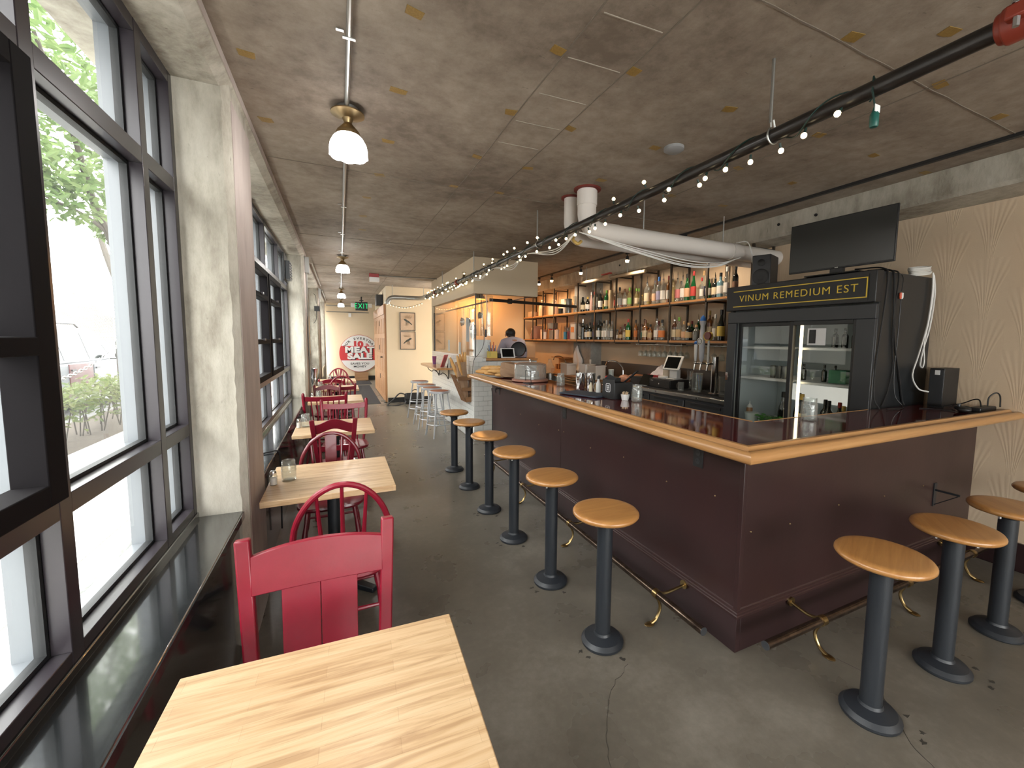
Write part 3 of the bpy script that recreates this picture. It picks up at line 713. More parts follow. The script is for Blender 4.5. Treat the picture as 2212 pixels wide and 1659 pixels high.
def make_chair(style, label, x, y, rz, m=None, h=0.93, wd=0.44):
    """origin under the seat centre; the chair faces local +y, its back stands at local -y"""
    m = m or mt_red
    t = thing('red_chair', label, 'chair', (x,y,0), rz, 'red painted wooden chairs at the window tables')
    chair_base(t, m, wd if style != 'slat' else 0.44, 0.42)
    sz = 0.455; yb = -0.175; lean = 0.16
    def back(z): return yb-lean*(z-sz)
    if style in ('bow', 'bowsplat', 'bowpierced'):
        n = 30; pts = []; hw = wd/2+0.015
        for i in range(n+1):
            a = PI*i/n; u = math.cos(a); v = math.sin(a)**0.75 if math.sin(a) > 0 else 0
            z = sz-0.01+(h-sz)*v; x_ = hw*(0.86+0.14*min(1,v*1.6))*u
            pts.append((x_, back(z), z))
        MB().tube(pts,0.0145,10).build('bow', m, t)
        spl = {'bow': (-0.11,0.0,0.11), 'bowsplat': (-0.14,-0.08,0.08,0.14), 'bowpierced': (-0.165,-0.11,0.11,0.165)}[style]
        for sx in spl:
            zt = sz+(h-sz)*math.sqrt(max(0.03,1-(sx/hw)**2))**0.8-0.008
            q = [(sx*(0.75+0.25*(k_/5)), back(sz+(zt-sz)*k_/5), sz-0.01+(zt-sz+0.01)*k_/5) for k_ in range(6)]
            MB().tube(q,[0.007,0.010,0.0115,0.010,0.009,0.008],8).build('spindle', m, t)
        if style == 'bowsplat':
            b = MB(); b.bar((0,back(sz)+0.002,sz-0.01),(0,back(h-0.02),h-0.02),0.075,0.014,up=(0,1,0),w2=0.085); b.build('splat', m, t, bev=0.003)
        if style == 'bowpierced':
            pr = [(-0.03,sz-0.01),(-0.045,sz+0.12),(-0.022,sz+0.2),(-0.035,sz+0.30),(-0.075,sz+0.40),(-0.085,h-0.045),(-0.04,h-0.02),(-0.03,h-0.09),(-0.012,sz+0.30),(-0.01,sz+0.15)]
            for s_ in (1,-1): MB().prism([(s_*a,c) for a, c in pr],-0.007,0.007,'y').xf(Matrix.Translation((0,yb,0)) @ Matrix(((1,0,0,0),(0,1,-lean,lean*sz),(0,0,1,0),(0,0,0,1)))).build('splat', m, t)
            MB().bar((0,back(sz),sz-0.01),(0,back(h-0.04),h-0.04),0.012,0.012).build('splat_rib', m, t)
    elif style == 'slat':
        hw = 0.235
        for s_ in (-1,1):
            b = MB(); b.bar((s_*(hw-0.03),back(sz)-0.01,0.30),(s_*(hw+0.0),back(h)-0.01,h+0.025),0.046,0.036,up=(0,1,0)); b.build('back_post', m, t, bev=0.006)
        n = 16; top = []; bot = []
        for i in range(n+1):
            u = -1+2*i/n; top.append((u*(hw-0.022), h-0.035+0.028*(1-u*u))); bot.append((u*(hw-0.024), h-0.165+0.004*(1-u*u)))
        sh = Matrix.Translation((0,yb-0.005,0)) @ Matrix(((1,0,0,0),(0,1,-lean,lean*sz),(0,0,1,0),(0,0,0,1)))
        MB().prism(top+bot[::-1],-0.011,0.011,'y').xf(sh).build('crest_rail', m, t, bev=0.003, ang=25)
        for s_ in (-1,1):
            MB().prism([(s_*0.0012,sz-0.01),(s_*0.118,sz-0.01),(s_*0.122,h-0.155),(s_*0.0012,h-0.155)],-0.008,0.008,'y').xf(sh).build('slat', m, t, bev=0.002)
    else:
        hw = wd/2
        flat = style == 'arch'
        for s_ in (-1,1):
            a = Vector((s_*(hw-0.045),back(sz),sz-0.015)); c = Vector((s_*hw,back(h)-0.01,h))
            if flat: MB().bar(a,c,0.032,0.02,up=(0,1,0),w2=0.04).build('back_post', m, t, bev=0.004)
            else:
                q = [a.lerp(c,u)+Vector((s_*0.012*math.sin(u*PI),0,0)) for u in (0,0.2,0.4,0.6,0.8,0.93,0.97,1)]
                MB().tube(q,[0.013,0.016,0.014,0.017,0.018,0.019,0.018,0.008],10).build('back_post', m, t)
        n = 14; arch = 0.05 if style == 'arch' else (0.045 if style == 'archspindle' else 0.0); th = 0.085 if style == 'arch' else 0.06
        top = []; bot = []
        for i in range(n+1):
            u = -1+2*i/n; dz = arch*(math.cos(u*PI)*0.5+0.5) if arch else -0.012*(1-u*u)
            if style == 'archspindle': dz = arch*(1-u*u)
            top.append((u*(hw-0.012), h-0.05+dz)); bot.append((u*(hw-0.016), h-0.05-th+dz*(0.9 if style == 'arch' else 0.75)))
        sh = Matrix.Translation((0,yb,0)) @ Matrix(((1,0,0,0),(0,1,-lean,lean*sz),(0,0,1,0),(0,0,0,1)))
        MB().prism(top+bot[::-1],-0.010,0.010,'y').xf(sh).build('crest_rail', m, t, bev=0.003, ang=25)
        if style == 'arch':
            MB().prism([(-hw+0.03,sz+0.17),(hw-0.03,sz+0.17),(hw-0.03,sz+0.22),(-hw+0.03,sz+0.22)],-0.008,0.008,'y').xf(sh).build('back_rail', m, t)
        else:
            k_ = 6 if style == 'spindle' else 5
            for i in range(k_):
                u = -1+2*(i+1)/(k_+1); zt = h-0.05-th+0.01+(arch*(1-u*u)*0.75 if arch else 0)
                q = [(u*(hw-0.02)*(0.82+0.18*v), back(sz+(zt-sz)*v), sz-0.01+(zt-sz+0.01)*v) for v in (0,0.3,0.6,1)]
                MB().tube(q,[0.007,0.009,0.008,0.007],7).build('spindle', m, t)
    return t
make_chair('slat', 'red chair with two broad flat back slats, largest, facing the closest table', -0.085,1.42,PI)
make_chair('bow', 'red hoop-backed chair with thin spindles, just behind the broad-slatted chair', -0.01,2.43,0.0,h=0.955,wd=0.45)
make_chair('bowsplat', 'red hoop-backed chair with a plain central splat, behind the second table', -0.085,3.43,PI,mt_red2,h=0.90,wd=0.44)
make_chair('arch', 'red chair with flat posts and an arched crest rail, before the third table', -0.065,4.36,0.0,mt_red2,h=0.925,wd=0.35)
make_chair('spindle', 'red spindle chair with straight crest and round posts, behind the third table', 0.03,5.15,PI,mt_red,h=0.93,wd=0.48)
make_chair('spindle', 'red spindle chair pushed to the window side, before the fourth table', -0.19,6.32,0.0,mt_red,h=0.935,wd=0.50)
make_chair('archspindle', 'dark red chair with arched crest over spindles, behind the fourth table', -0.20,7.33,PI,mt_red2,h=0.88,wd=0.37)
make_chair('spindle', 'dark red spindle chair half hidden behind the arched-crest chair', 0.02,7.93,0.0,mt_red2,h=0.885,wd=0.40)
make_chair('bow', 'red hoop-backed chair behind the fifth table', 0.02,8.79,PI,mt_red,h=0.90,wd=0.46)
make_chair('archspindle', 'red chair with a broad low crest, before the table furthest back', -0.16,9.44,0.0,mt_red,h=0.83,wd=0.45)
make_chair('bowpierced', 'red hoop-backed chair with a pierced splat, furthest back below the round sign', -0.04,10.35,PI,mt_red,h=0.945,wd=0.44)

# jars, shakers and the bucket by the windows
def make_jar(label, x, y, z, group=None, s=1.0, name='mason_jar'):
    t = thing(name, label, 'jar', (x,y,z), random.uniform(0,6), group)
    if make_jar.p is None:
        out = [(0.034,0.0),(0.038,0.004),(0.039,0.012),(0.039,0.085),(0.037,0.094),(0.033,0.100),(0.033,0.118),(0.0345,0.120),(0.033,0.123),(0.0315,0.123)]
        inn = [(0.0305,0.118),(0.030,0.100),(0.035,0.090),(0.036,0.014),(0.030,0.009),(0.0001,0.009)]
        MB().lathe([(0.0001,0.0)]+out+inn,22,caps=False).build('glass', mt_jar, t)
        b = MB()
        for z0 in (0.103,0.109,0.115): b.lathe([(0.0335,z0-0.0015),(0.0352,z0),(0.0335,z0+0.0015)],22,caps=False)
        b.build('thread', mt_jar, t)
        b = MB(); b.lathe([(0.0385,0.060),(0.0398,0.061),(0.0398,0.066),(0.0385,0.067)],22,caps=False); b.build('embossed_band', mt_jar, t)
        make_jar.p = t
    else:
        for c in make_jar.p.children: dup(c, parent=t)
    t.scale = (s,s,s); return t
make_jar.p = None
G = 'jars on the window tables'
make_jar('clear glass jar at the bottom edge of the picture, on the closest table', -0.335,0.80,TZ,G,1.15)
make_jar('clear screw-top jar beside the salt shaker on the second table', -0.315,3.04,TZ,G,1.08)
make_jar('clear jar standing on the third maple table', -0.335,4.83,TZ,G,1.08)
make_jar('clear jar on the fourth maple table, behind the spindle chair', -0.30,6.95,TZ,G)
make_jar('clear jar on the fifth maple table by the column', -0.33,8.35,TZ,G)
make_jar('clear jar on the table furthest back, near the steel bucket', -0.22,9.9,TZ,G)
mt_salt = M('white_salt', (0.80,0.76,0.74), 0.8)
def make_shaker(label, x, y):
    t = thing('salt_shaker', label, 'salt shaker', (x,y,TZ), 0, 'salt shakers on the window tables')
    if make_shaker.p is None:
        MB().lathe([(0.0001,0),(0.020,0.001),(0.021,0.004),(0.021,0.055),(0.017,0.065),(0.016,0.07)],14,caps=False).build('glass', mt_jar, t)
        MB().lathe([(0.018,0.003),(0.018,0.046),(0.0001,0.048)],14).build('salt', mt_salt, t)
        MB().lathe([(0.0175,0.066),(0.018,0.078),(0.015,0.088),(0.0001,0.091)],14).build('cap', mt_chrome, t)
        make_shaker.p = t
    else:
        for c in make_shaker.p.children: dup(c, parent=t)
make_shaker.p = None
make_shaker('salt shaker with steel cap on the second maple table', -0.392,2.98)
make_shaker('salt shaker with steel cap on the third maple table', -0.395,4.80)
make_shaker('salt shaker with steel cap on the fourth maple table', -0.385,6.98)
t = thing('steel_bucket', 'shiny steel bucket standing on the far window sill', 'bucket', (-0.56,10.6,0.742))
MB().lathe([(0.075,0),(0.105,0.2),(0.108,0.205),(0.102,0.205),(0.072,0.006),(0.0001,0.006)],20).build('pail', mt_chrome, t)
MB().tube(arc((0,0,0.20),0.108,0.3,PI-0.3,12,'yz'),0.003,6).build('handle', mt_chrome, t)
tag(MB().tube(spline([(-0.60,3.75,0.742),(-0.52,3.8,0.750),(-0.47,3.82,0.748),(-0.452,3.83,0.70),(-0.455,3.84,0.45),(-0.462,3.85,0.10)],8),0.006,7).build('power_cable', mt_cord), 'black cord running over the sill edge behind the big column', 'cable')

# ================================================================== BAR
XO, YO, XF = 1.586, 1.203, 5.60           # outer edge of the rail; far end
BX, BY = 1.859, 1.444                     # panel faces
bar = thing('bar_counter', 'dark maroon panelled bar front turning the corner to the wallpapered wall', 'bar', (0,0,0))
pan = MB().box(BX,BX+0.03,BY+0.004,3.413,0.235,1.10)
pan.build('front_panel', mt_maroon, bar, bev=0.002)
MB().box(BX,BX+0.03,3.417,5.40,0.235,1.10).build('front_panel', mt_maroon, bar, bev=0.002)
MB().box(BX+0.002,RX-0.004,BY,BY+0.03,0.235,1.10).build('end_panel', mt_maroon, bar, bev=0.002)
MB().box(BX-0.004,BX+0.022,BY-0.004,BY+0.022,0.235,1.10).build('corner_bead', mt_maroon, bar, bev=0.002)
MB().box(BX+0.03,2.22,5.37,5.40,0.0,1.10).build('return_panel', mt_maroon, bar)
MB().box(BX-0.003,BX+0.03,BY-0.003,5.40,0.0,0.20).build('kick_board', mt_kick, bar, bev=0.002)
MB().box(BX+0.03,RX-0.02,BY-0.003,BY+0.03,0.0,0.20).build('kick_board', mt_kick, bar, bev=0.002)
def lsweep(prof, x0, y0, yfar, xend, name, m, parent, ang=30):
    """profile (offset inwards, z) swept along the aisle side, mitred at the corner, then along the end side"""
    n = len(prof); P = [(x0+d,yfar,z) for d, z in prof]+[(x0+d,y0+d,z) for d, z in prof]+[(xend,y0+d,z) for d, z in prof]; F = []
    for s in (0,1): F += [(s*n+i, s*n+(i+1) % n, (s+1)*n+(i+1) % n, (s+1)*n+i) for i in range(n)]
    F += [tuple(range(n)), tuple(2*n+i for i in range(n-1,-1,-1))]
    return MB().add(P, F).build(name, m, parent, ang=ang)
lsweep([(0.0,0.195),(0.022,0.195),(0.022,0.245),(0.012,0.245),(0.009,0.238),(0.006,0.236),(0.006,0.226),(0.002,0.222),(0.002,0.212),(-0.002,0.208)],BX-0.012,BY-0.012,5.40,RX-0.02,'base_moulding',mt_maroon,bar,20)
MB().box(BX+0.05,2.20,BY+0.05,5.36,0.62,0.64).build('under_shelf', mt_kick, bar)
nl = MB()
for y in (1.62,2.0,2.45,2.9,3.36,3.46,3.9,4.4,4.9):
    nl.sphere((BX-0.001,y,0.78-0.02*math.sin(y*7)),0.005,8,6)
for x in (1.93,2.25,2.7,3.2,3.7): nl.sphere((x,BY-0.001,0.66+0.02*math.sin(x*5)),0.005,8,6)
nl.build('nail_heads', mt_oldbrass, bar)
top = thing('burgundy_countertop', 'glossy burgundy bar top with a thick varnished oak rail', 'counter', (0,0,0))
L = [(XO+0.09,XF-0.02),(XO+0.09,YO+0.09),(RX-0.005,YO+0.09),(RX-0.005,1.745),(2.30,1.745),(2.30,XF-0.02)]
MB().prism(L,1.118,1.158).build('burgundy_surface', mt_top, top, bev=0.003)
MB().box(2.30,2.318,1.765,XF-0.02,1.112,1.160).box(2.318,3.55,1.745,1.752,1.112,1.160).build('inner_edging', mt_oak, top)
pr = [(0.02,1.113),(0.006,1.122),(0.0,1.136),(0.004,1.152),(0.018,1.164),(0.036,1.167),(0.052,1.161),(0.064,1.158),(0.070,1.166),(0.078,1.176),(0.094,1.178),(0.106,1.172),(0.114,1.160),(0.114,1.113)]
n = len(pr)
P = [(XO+d,XF+0.0,z) for d, z in pr]+[(XO+d,YO+d,z) for d, z in pr]
F = [(i,(i+1) % n,n+(i+1) % n,n+i) for i in range(n)]+[tuple(range(n)),tuple(n+i for i in range(n-1,-1,-1))]
MB().add(P,F).build('oak_rail', mt_oak, top, ang=40)
P = [(XO+d,YO+d,z) for d, z in pr]+[(RX-0.003,YO+d,z) for d, z in pr]
MB().add(P,F).build('oak_rail', mt_oakx, top, ang=40)
MB().tube(arc((XO+0.057,XF,1.14),0.057,PI,2*PI,2,'xy')[:1]+arc((XO+0.057,XF,1.14),0.03,PI,0,8,'xy')[1:-1],0.026,8).build('rail_end', mt_oak, top)
# outlets and hooks on the bar front
for i, (y, lab) in enumerate(((1.75,'black power outlet on the bar front near the corner'),(3.352,'black power outlet on the bar front at the panel joint'))):
    t = thing('power_outlet', lab, 'outlet', (BX,y,0.985), 0, 'outlets on the bar front')
    MB().box(-0.006,0.001,-0.036,0.036,-0.06,0.06).build('cover_plate', mt_plastic, t, bev=0.003)
    for z in (-0.024,0.024):
        r = MB().cyl((-0.0075,0,z),(-0.005,0,z),0.017,n=14).build('socket', mt_plastic2, t)
        MB().box(-0.0082,-0.007,-0.008,-0.005,z-0.002,z+0.008).box(-0.0082,-0.007,0.005,0.008,z-0.002,z+0.008).build('slot', mt_plastic, r)
t = thing('coat_hook', 'small black hook under the far end of the bar rail', 'hook', (BX,5.10,0.99))
MB().box(-0.006,0.001,-0.014,0.014,-0.06,0.05).build('plate', mt_plastic, t); MB().tube(spline([(-0.004,0,0.02),(-0.04,0,0.03),(-0.06,0,0.01),(-0.05,0,-0.03)],5),0.006,7).build('hook', mt_plastic, t)
tag(MB().tube(spline([(BX-0.03,5.12,1.0),(BX-0.045,5.27,1.0),(BX-0.02,5.33,0.9),(BX-0.014,5.33,0.5),(BX-0.02,5.33,0.22),(BX-0.05,5.30,0.03)],8),0.005,6).build('power_cable', mt_cord), 'black cord hanging down the far end of the bar front', 'cable')
t = thing('bag_clip', 'small white clip under the oak rail near the wallpaper', 'clip', (4.05,BY,1.07))
MB().box(-0.012,0.012,-0.012,0.001,-0.05,0.03).build('clip_body', mt_whiteplastic, t, bev=0.004); MB().tube([(0,-0.012,-0.02),(0.012,-0.03,-0.03),(0.012,-0.03,0.0)],0.004,6).build('hook', mt_whiteplastic, t)
t = thing('leg_bracket', 'black steel angle bracket on the bar end near the wall', 'bracket', (3.87,BY,0.60))
MB().box(-0.006,0.006,-0.14,0.0,-0.006,0.006).box(-0.02,0.02,-0.006,0.0,-0.12,0.05).build('angle', mt_black, t); MB().bar((0,-0.003,-0.11),(0,-0.13,-0.008),0.01,0.006).build('brace', mt_black, t)

# foot rails with brass brackets
def foot_rail(label, a, b, posts, face, ends):
    t = thing('foot_rail', label, 'foot rail', (0,0,0), 0, 'foot rails round the bar')
    MB().cyl(a,b,0.021,n=16).build('rail', mt_rail, t)
    for e in ends: MB().cyl(e[0],e[1],0.0215,n=16).build('end_cap', mt_plastic2, t)
    for p in posts:
        p = Vector(p); d = Vector(face); al = Vector((0,1,0)) if abs(d.x) > 0.5 else Vector((1,0,0))
        k = MB().cyl(p-al*0.016,p+al*0.016,0.0265,n=16).build('collar', mt_brass, t)
        br = MB()
        w_ = p+d*(BX-0.012-1.635 if abs(d.x) > 0.5 else BY-0.015-1.257)
        w_.z = 0.165+0.02
        br.tube(spline([p+Vector((0,0,0.0))+d*0.02,p+d*0.07+Vector((0,0,-0.012)),w_-d*0.03+Vector((0,0,-0.008)),w_],6),[0.013]+[0.009]*17+[0.012],8)
        br.cyl(w_-d*0.008,w_+d*0.002,0.026,n=14)
        br.tube(spline([p+d*0.005+Vector((0,0,-0.02)),p+d*0.03+Vector((0,0,-0.09)),p+d*0.005+Vector((0,0,-0.15)),p-d*0.035+Vector((0,0,-0.172))],6),[0.013]+[0.009]*12+[0.010]*6,8)
        q = p-d*0.045; br.sphere((q.x,q.y,0.006),0.026,12,6,(1.3,0.9,0.28) if abs(d.x) > 0.5 else (0.9,1.3,0.28))
        br.build('bracket', mt_brass, t)
foot_rail('worn metal foot rail with brass brackets along the aisle side of the bar',(1.635,1.455,0.18),(1.635,5.0,0.18),[(1.635,1.805,0.18),(1.635,2.83,0.18),(1.635,3.79,0.18),(1.635,4.75,0.18)],(1,0,0),[((1.635,1.452,0.18),(1.635,1.456,0.18))])
foot_rail('worn metal foot rail with brass brackets along the end of the bar',(1.835,1.257,0.18),(4.42,1.257,0.18),[(2.28,1.257,0.18),(3.137,1.257,0.18),(4.0,1.257,0.18)],(0,1,0),[((1.832,1.257,0.18),(1.836,1.257,0.18))])

# fixed stools
mt_bolt = M('zinc_bolt', (0.5,0.5,0.5), 0.3, 0.9)
stool = None
def make_stool(label, x, y, rz=0.0):
    global stool
    t = thing('bar_stool', label, 'stool', (x,y,0), rz, 'fixed bar stools')
    if stool is None:
        MB().lathe([(0.0001,0.715),(0.150,0.715),(0.168,0.720),(0.176,0.730),(0.176,0.738),(0.170,0.746),(0.158,0.7505),(0.140,0.751),(0.0001,0.7515)],44).build('seat', mt_seat, t, ang=50)
        MB().lathe([(0.0001,0.0),(0.112,0.0),(0.115,0.006),(0.115,0.016),(0.098,0.034),(0.06,0.046),(0.048,0.050),(0.0425,0.062)],32).build('base', mt_black, t, ang=25)
        MB().cyl((0,0,0.05),(0,0,0.70),0.0415,n=26).build('post', mt_black, t)
        b = MB(); b.lathe([(0.045,0.68),(0.075,0.702),(0.075,0.708)],18)
        for a in range(4):
            d = Vector((math.cos(a*PI/2+0.5),math.sin(a*PI/2+0.5),0)); b.bar(d*0.02+Vector((0,0,0.709)),d*0.115+Vector((0,0,0.709)),0.04,0.01,w2=0.03)
        b.build('seat_plate', mt_black, t)
        for a in range(4):
            d = (0.102*math.cos(a*PI/2+0.5),0.102*math.sin(a*PI/2+0.5)); MB().cyl((*d,0.690),(*d,0.704),0.0075,n=6).build('bolt', mt_bolt, t)
        stool = t
    else:
        for c in stool.children: dup(c, parent=t)
    return t
for i, y in enumerate((1.81,2.44,3.117,3.75,4.44,5.11)):
    make_stool('round oak stool on black post, %s along the aisle counting from the bar corner' % ORD[i], 1.265, y, 0.25*i)
for i, x in enumerate((2.10,2.752,3.39,4.03)):
    make_stool('round oak stool on black post, %s along the bar end counting from the corner' % ORD[i], x, 0.932, 0.4+0.3*i)
# dark grout rings and marks round some stool bases belong to the floor
mt_mark = M('dark_floor_stain', (0.030,0.027,0.022), 0.5, var=((0.05,0.045,0.038), 20))
fl_ = bpy.data.objects['floor']
for i, (x, y) in enumerate(((1.265,1.81),(1.265,2.44),(1.265,3.117),(1.265,3.75),(2.10,0.932),(2.752,0.932),(3.39,0.932))):
    for k, (dx, dy) in enumerate(((-0.135,-0.07),(-0.15,-0.02),(0.02,-0.155)) if x < 2 else ((0.10,-0.15),(0.05,-0.17),(0.14,-0.08))):
        n = 9; poly = []
        for j in range(n):
            a = 2*PI*j/n; r = random.uniform(0.003,0.016); poly.append((dx+r*math.cos(a)*1.3, dy+r*math.sin(a)))
        o = MB().prism(poly,0.0,0.0012).build('stain', mt_mark, fl_, smooth=False); o.location = (x,y,0.0)

def crack(pts, wd=0.003):
    q = []
    for a, c in zip(pts[:-1], pts[1:]):
        for i in range(6): q.append((a[0]+(c[0]-a[0])*i/6+random.uniform(-0.008,0.008), a[1]+(c[1]-a[1])*i/6+random.uniform(-0.008,0.008)))
    b = MB()
    for a, c in zip(q[:-1], q[1:]): b.bar((*a,0.0004),(*c,0.0004),wd*random.uniform(0.5,1.2),0.0008)
    b.build('crack', mt_mark, fl_, smooth=False)
crack([(2.02,0.62),(2.10,0.78),(2.25,0.95),(2.36,1.05),(2.50,1.18)]); crack([(1.30,1.62),(1.12,1.52),(0.98,1.36),(0.90,1.20)],0.002); crack([(2.36,1.05),(2.30,1.22)],0.002); crack([(3.0,0.7),(3.1,0.55),(3.3,0.4)],0.002)

# ------------------------------------------------------------------ things on the bar
BT = 1.159
make_jar('short clear jar on the bar between the cake stand and the shakers', 2.12,3.92,BT,'jars on the bar',1.12)
make_jar('clear jar on the bar beside the white toothpick cup', 2.16,2.70,BT,'jars on the bar',1.12)
make_jar('clear jar standing on the bar in front of the fridge', 2.70,1.655,BT,'jars on the bar',1.15)
cs = thing('cake_stand', 'clear domed cake stand on a round wooden board on the bar', 'cake stand', (2.03,4.52,BT))
MB().lathe([(0.0001,0),(0.20,0.0),(0.215,0.008),(0.215,0.024),(0.205,0.03),(0.0001,0.03)],36).build('board', M('pinkish_wood_board',(0.42,0.20,0.14),0.45), cs, ang=40)
MB().lathe([(0.190,0.031),(0.190,0.19),(0.186,0.20),(0.182,0.19),(0.182,0.031)],40,caps=False).build('dome_wall', mt_acrylic, cs)
lid = MB().lathe([(0.188,0.198),(0.19,0.203),(0.14,0.218),(0.05,0.226),(0.0001,0.227)],36).build('lid', M('tinted_lid',(0.42,0.36,0.32),0.25,0.4), cs, ang=40)
MB().lathe([(0.006,0.226),(0.005,0.24),(0.012,0.248),(0.010,0.258),(0.0001,0.26)],12).build('knob', mt_chrome, lid)
MB().lathe([(0.0001,0.032),(0.11,0.032),(0.12,0.036),(0.112,0.05),(0.08,0.055),(0.0001,0.056)],24).build('cake', M('white_cake',(0.80,0.78,0.72),0.7), cs)
cl = thing('check_holder', 'thin black wire bill holder standing before the cake stand', 'bill holder', (1.90,4.28,BT))
MB().tube([(0,-0.075,0.0),(0,-0.075,0.14),(0,0.075,0.14),(0,0.075,0.0)],0.0035,6).build('wire_frame', mt_cord, cl); MB().box(-0.03,0.03,-0.08,0.08,0.0,0.005).build('foot', mt_cord, cl)
# baguettes and paper bags
def baguette(label, a, b, r, group, bend=0.015):
    a = Vector(a); b = Vector(b); k = 14; pts = []; rs = []
    for i in range(k+1):
        u = i/k; p = a.lerp(b,u)+Vector((0,0,bend*math.sin(PI*u))); pts.append(p); rs.append(r*max(0.12,math.sin(PI*min(max(u*0.94+0.03,0),1))**0.35)*(1+0.05*math.sin(u*40)))
    t = tag(MB().tube(pts,rs,12).build('baguette', mt_bread), label, 'bread', group)
    sc = MB()
    for q in (0.2,0.35,0.5,0.65,0.8):
        p = pts[int(q*k)]; d = (b-a).normalized(); sc.bar(p+Vector((0,0,r*0.93))-d*r*0.9, p+Vector((0,0,r*0.93))+d*r*0.9,r*0.35,0.004)
    sc.build('scoring', M_score, t)
    return t
M_score = M('baguette_scoring', (0.80,0.58,0.30), 0.7)
GB = 'baguettes on the end of the bar'
for lab, a, b, r in (('upper baguette at the bar end, nearest the bag mouth top',(1.70,5.36,1.262),(2.05,5.00,1.268),0.036),('middle baguette at the bar end lying on the stack',(1.74,5.22,1.232),(2.08,4.92,1.238),0.035),('baguette at the very tip of the oak rail',(1.64,5.42,1.214),(2.0,5.12,1.214),0.038),('short baguette end peeping between the others on the bar',(1.72,5.30,1.196),(2.04,5.04,1.196),0.030),('lowest baguette at the bar end, closest to the viewer',(1.79,5.08,1.191),(2.09,4.90,1.191),0.031)):
    baguette(lab,a,b,r,GB,0.004)
def paper_bag(label, secs, name='paper_bag', cat='bag'):
    """secs: list of (centre, half-width vec, half-height vec) rings; crumpled kraft tube, open at the first ring"""
    n = 16; P = []; F = []
    for i, (c, u, v) in enumerate(secs):
        c, u, v = Vector(c), Vector(u), Vector(v)
        for j in range(n):
            a = 2*PI*j/n; cc, ss = math.cos(a), math.sin(a); k = 1/max(abs(cc),abs(ss))**0.6; r = 1+random.uniform(-0.06,0.06)
            P.append(c+(u*cc+v*ss)*k*r)
    m = len(secs)
    F = [(i*n+j,i*n+(j+1) % n,(i+1)*n+(j+1) % n,(i+1)*n+j) for i in range(m-1) for j in range(n)]+[tuple((m-1)*n+j for j in range(n))]
    o = MB().add(P,F).build(name, mt_kraft, smooth=False)
    s = o.modifiers.new('thickness','SOLIDIFY'); s.thickness = 0.002
    return tag(o, label, cat)
d = Vector((0.70,-0.71,0)); sd = Vector((0.71,0.70,0)); up = Vector((0,0,1))
paper_bag('brown paper bag lying open on the bar, holding the baguettes', [(Vector((1.915,5.075,1.258)),sd*0.125,up*0.098),(Vector((1.955,5.03,1.262)),sd*0.13,up*0.100),(Vector((2.04,4.95,1.257)),sd*0.13,up*0.094),(Vector((2.13,4.87,1.245)),sd*0.12,up*0.082),(Vector((2.20,4.82,1.225)),sd*0.11,up*0.062),(Vector((2.235,4.79,1.21)),sd*0.10,up*0.03)])
def lathe_thing(name, label, cat, loc, prof, m, n=20, group=None, ang=40):
    o = MB().lathe(prof, n).build(name, m, ang=ang); o.location = loc; return tag(o, label, cat, group)
sh_prof = [(0.0001,0),(0.040,0.0),(0.042,0.004),(0.047,0.15),(0.0475,0.168),(0.045,0.168),(0.041,0.01),(0.0001,0.008)]
lathe_thing('steel_shaker','tall steel shaker tin on the bar beside the jar','shaker',(2.14,3.55,BT),sh_prof,mt_chrome,26,'steel shaker tins')
lathe_thing('steel_shaker','tall steel shaker tin on the bar next to the strainer','shaker',(2.225,3.50,BT),sh_prof,mt_chrome,26,'steel shaker tins')
t = thing('cocktail_strainer','round steel strainer leaning behind the shaker tins','strainer',(2.20,3.36,BT+0.045),0)
MB().tube([(0.0,0.038*math.cos(a),0.038*math.sin(a)) for a in [2*PI*i/20 for i in range(20)]],0.006,6,closed=True).build('coil', mt_chrome, t); MB().cyl((-0.002,0,0),(0.002,0,0),0.036,n=18).build('disc', mt_oldbrass, t); MB().bar((0,0,-0.03),(0,0,-0.045),0.05,0.012).build('foot', mt_chrome, t)
mt_cardw = M('label_cream', (0.75,0.66,0.48), 0.6)
def small_bottle(label, x, y, body, cap, h=0.17, r=0.022, glassm=None):
    t = thing('condiment_bottle', label, 'bottle', (x,y,BT), 0, 'small bottles on the bar')
    MB().lathe([(0.0001,0),(r,0.001),(r,h*0.55),(r*0.6,h*0.72),(r*0.45,h*0.78),(r*0.45,h*0.90)],16).build('body', body, t)
    MB().lathe([(r*0.55,h*0.86),(r*0.55,h*0.98),(r*0.4,h),(0.0001,h)],12).build('cap', cap, t)
mt_redcap = M('red_cap',(0.5,0.03,0.03),0.4); mt_amberl = M('amber_liquid',(0.24,0.10,0.03),0.12,coat=0.5)
small_bottle('small clear bottle with black cap and amber liquid beside the strainer',2.175,3.27,mt_amberl,mt_plastic,0.165,0.020)
small_bottle('white squeeze bottle with grey cap on the bar beside the napkin caddy',2.12,3.20,mt_whiteplastic,mt_plastic2,0.165,0.022)
small_bottle('white squeeze bottle with red neck on the bar by the napkin caddy',2.165,3.14,mt_whiteplastic,mt_redcap,0.172,0.022)
small_bottle('cream labelled small bottle in front of the white squeeze bottles',2.09,3.28,mt_cardw,mt_plastic,0.12,0.018)
small_bottle('little cream bottle touching the napkin caddy',2.115,3.085,mt_cardw,mt_plastic,0.10,0.017)
tag(MB().obox((1.99,3.20,BT+0.010),(0.26,0.42,0.016),(0,0,0.35)).build('bar_mat', M('slate_blue_mat',(0.035,0.045,0.065),0.7), bev=0.006), 'dark slate-blue folded bar mat lying on the burgundy top', 'mat')
nc = thing('napkin_caddy','black plastic napkin caddy with a white logo on its side','caddy',(2.14,2.935,BT),0.10)
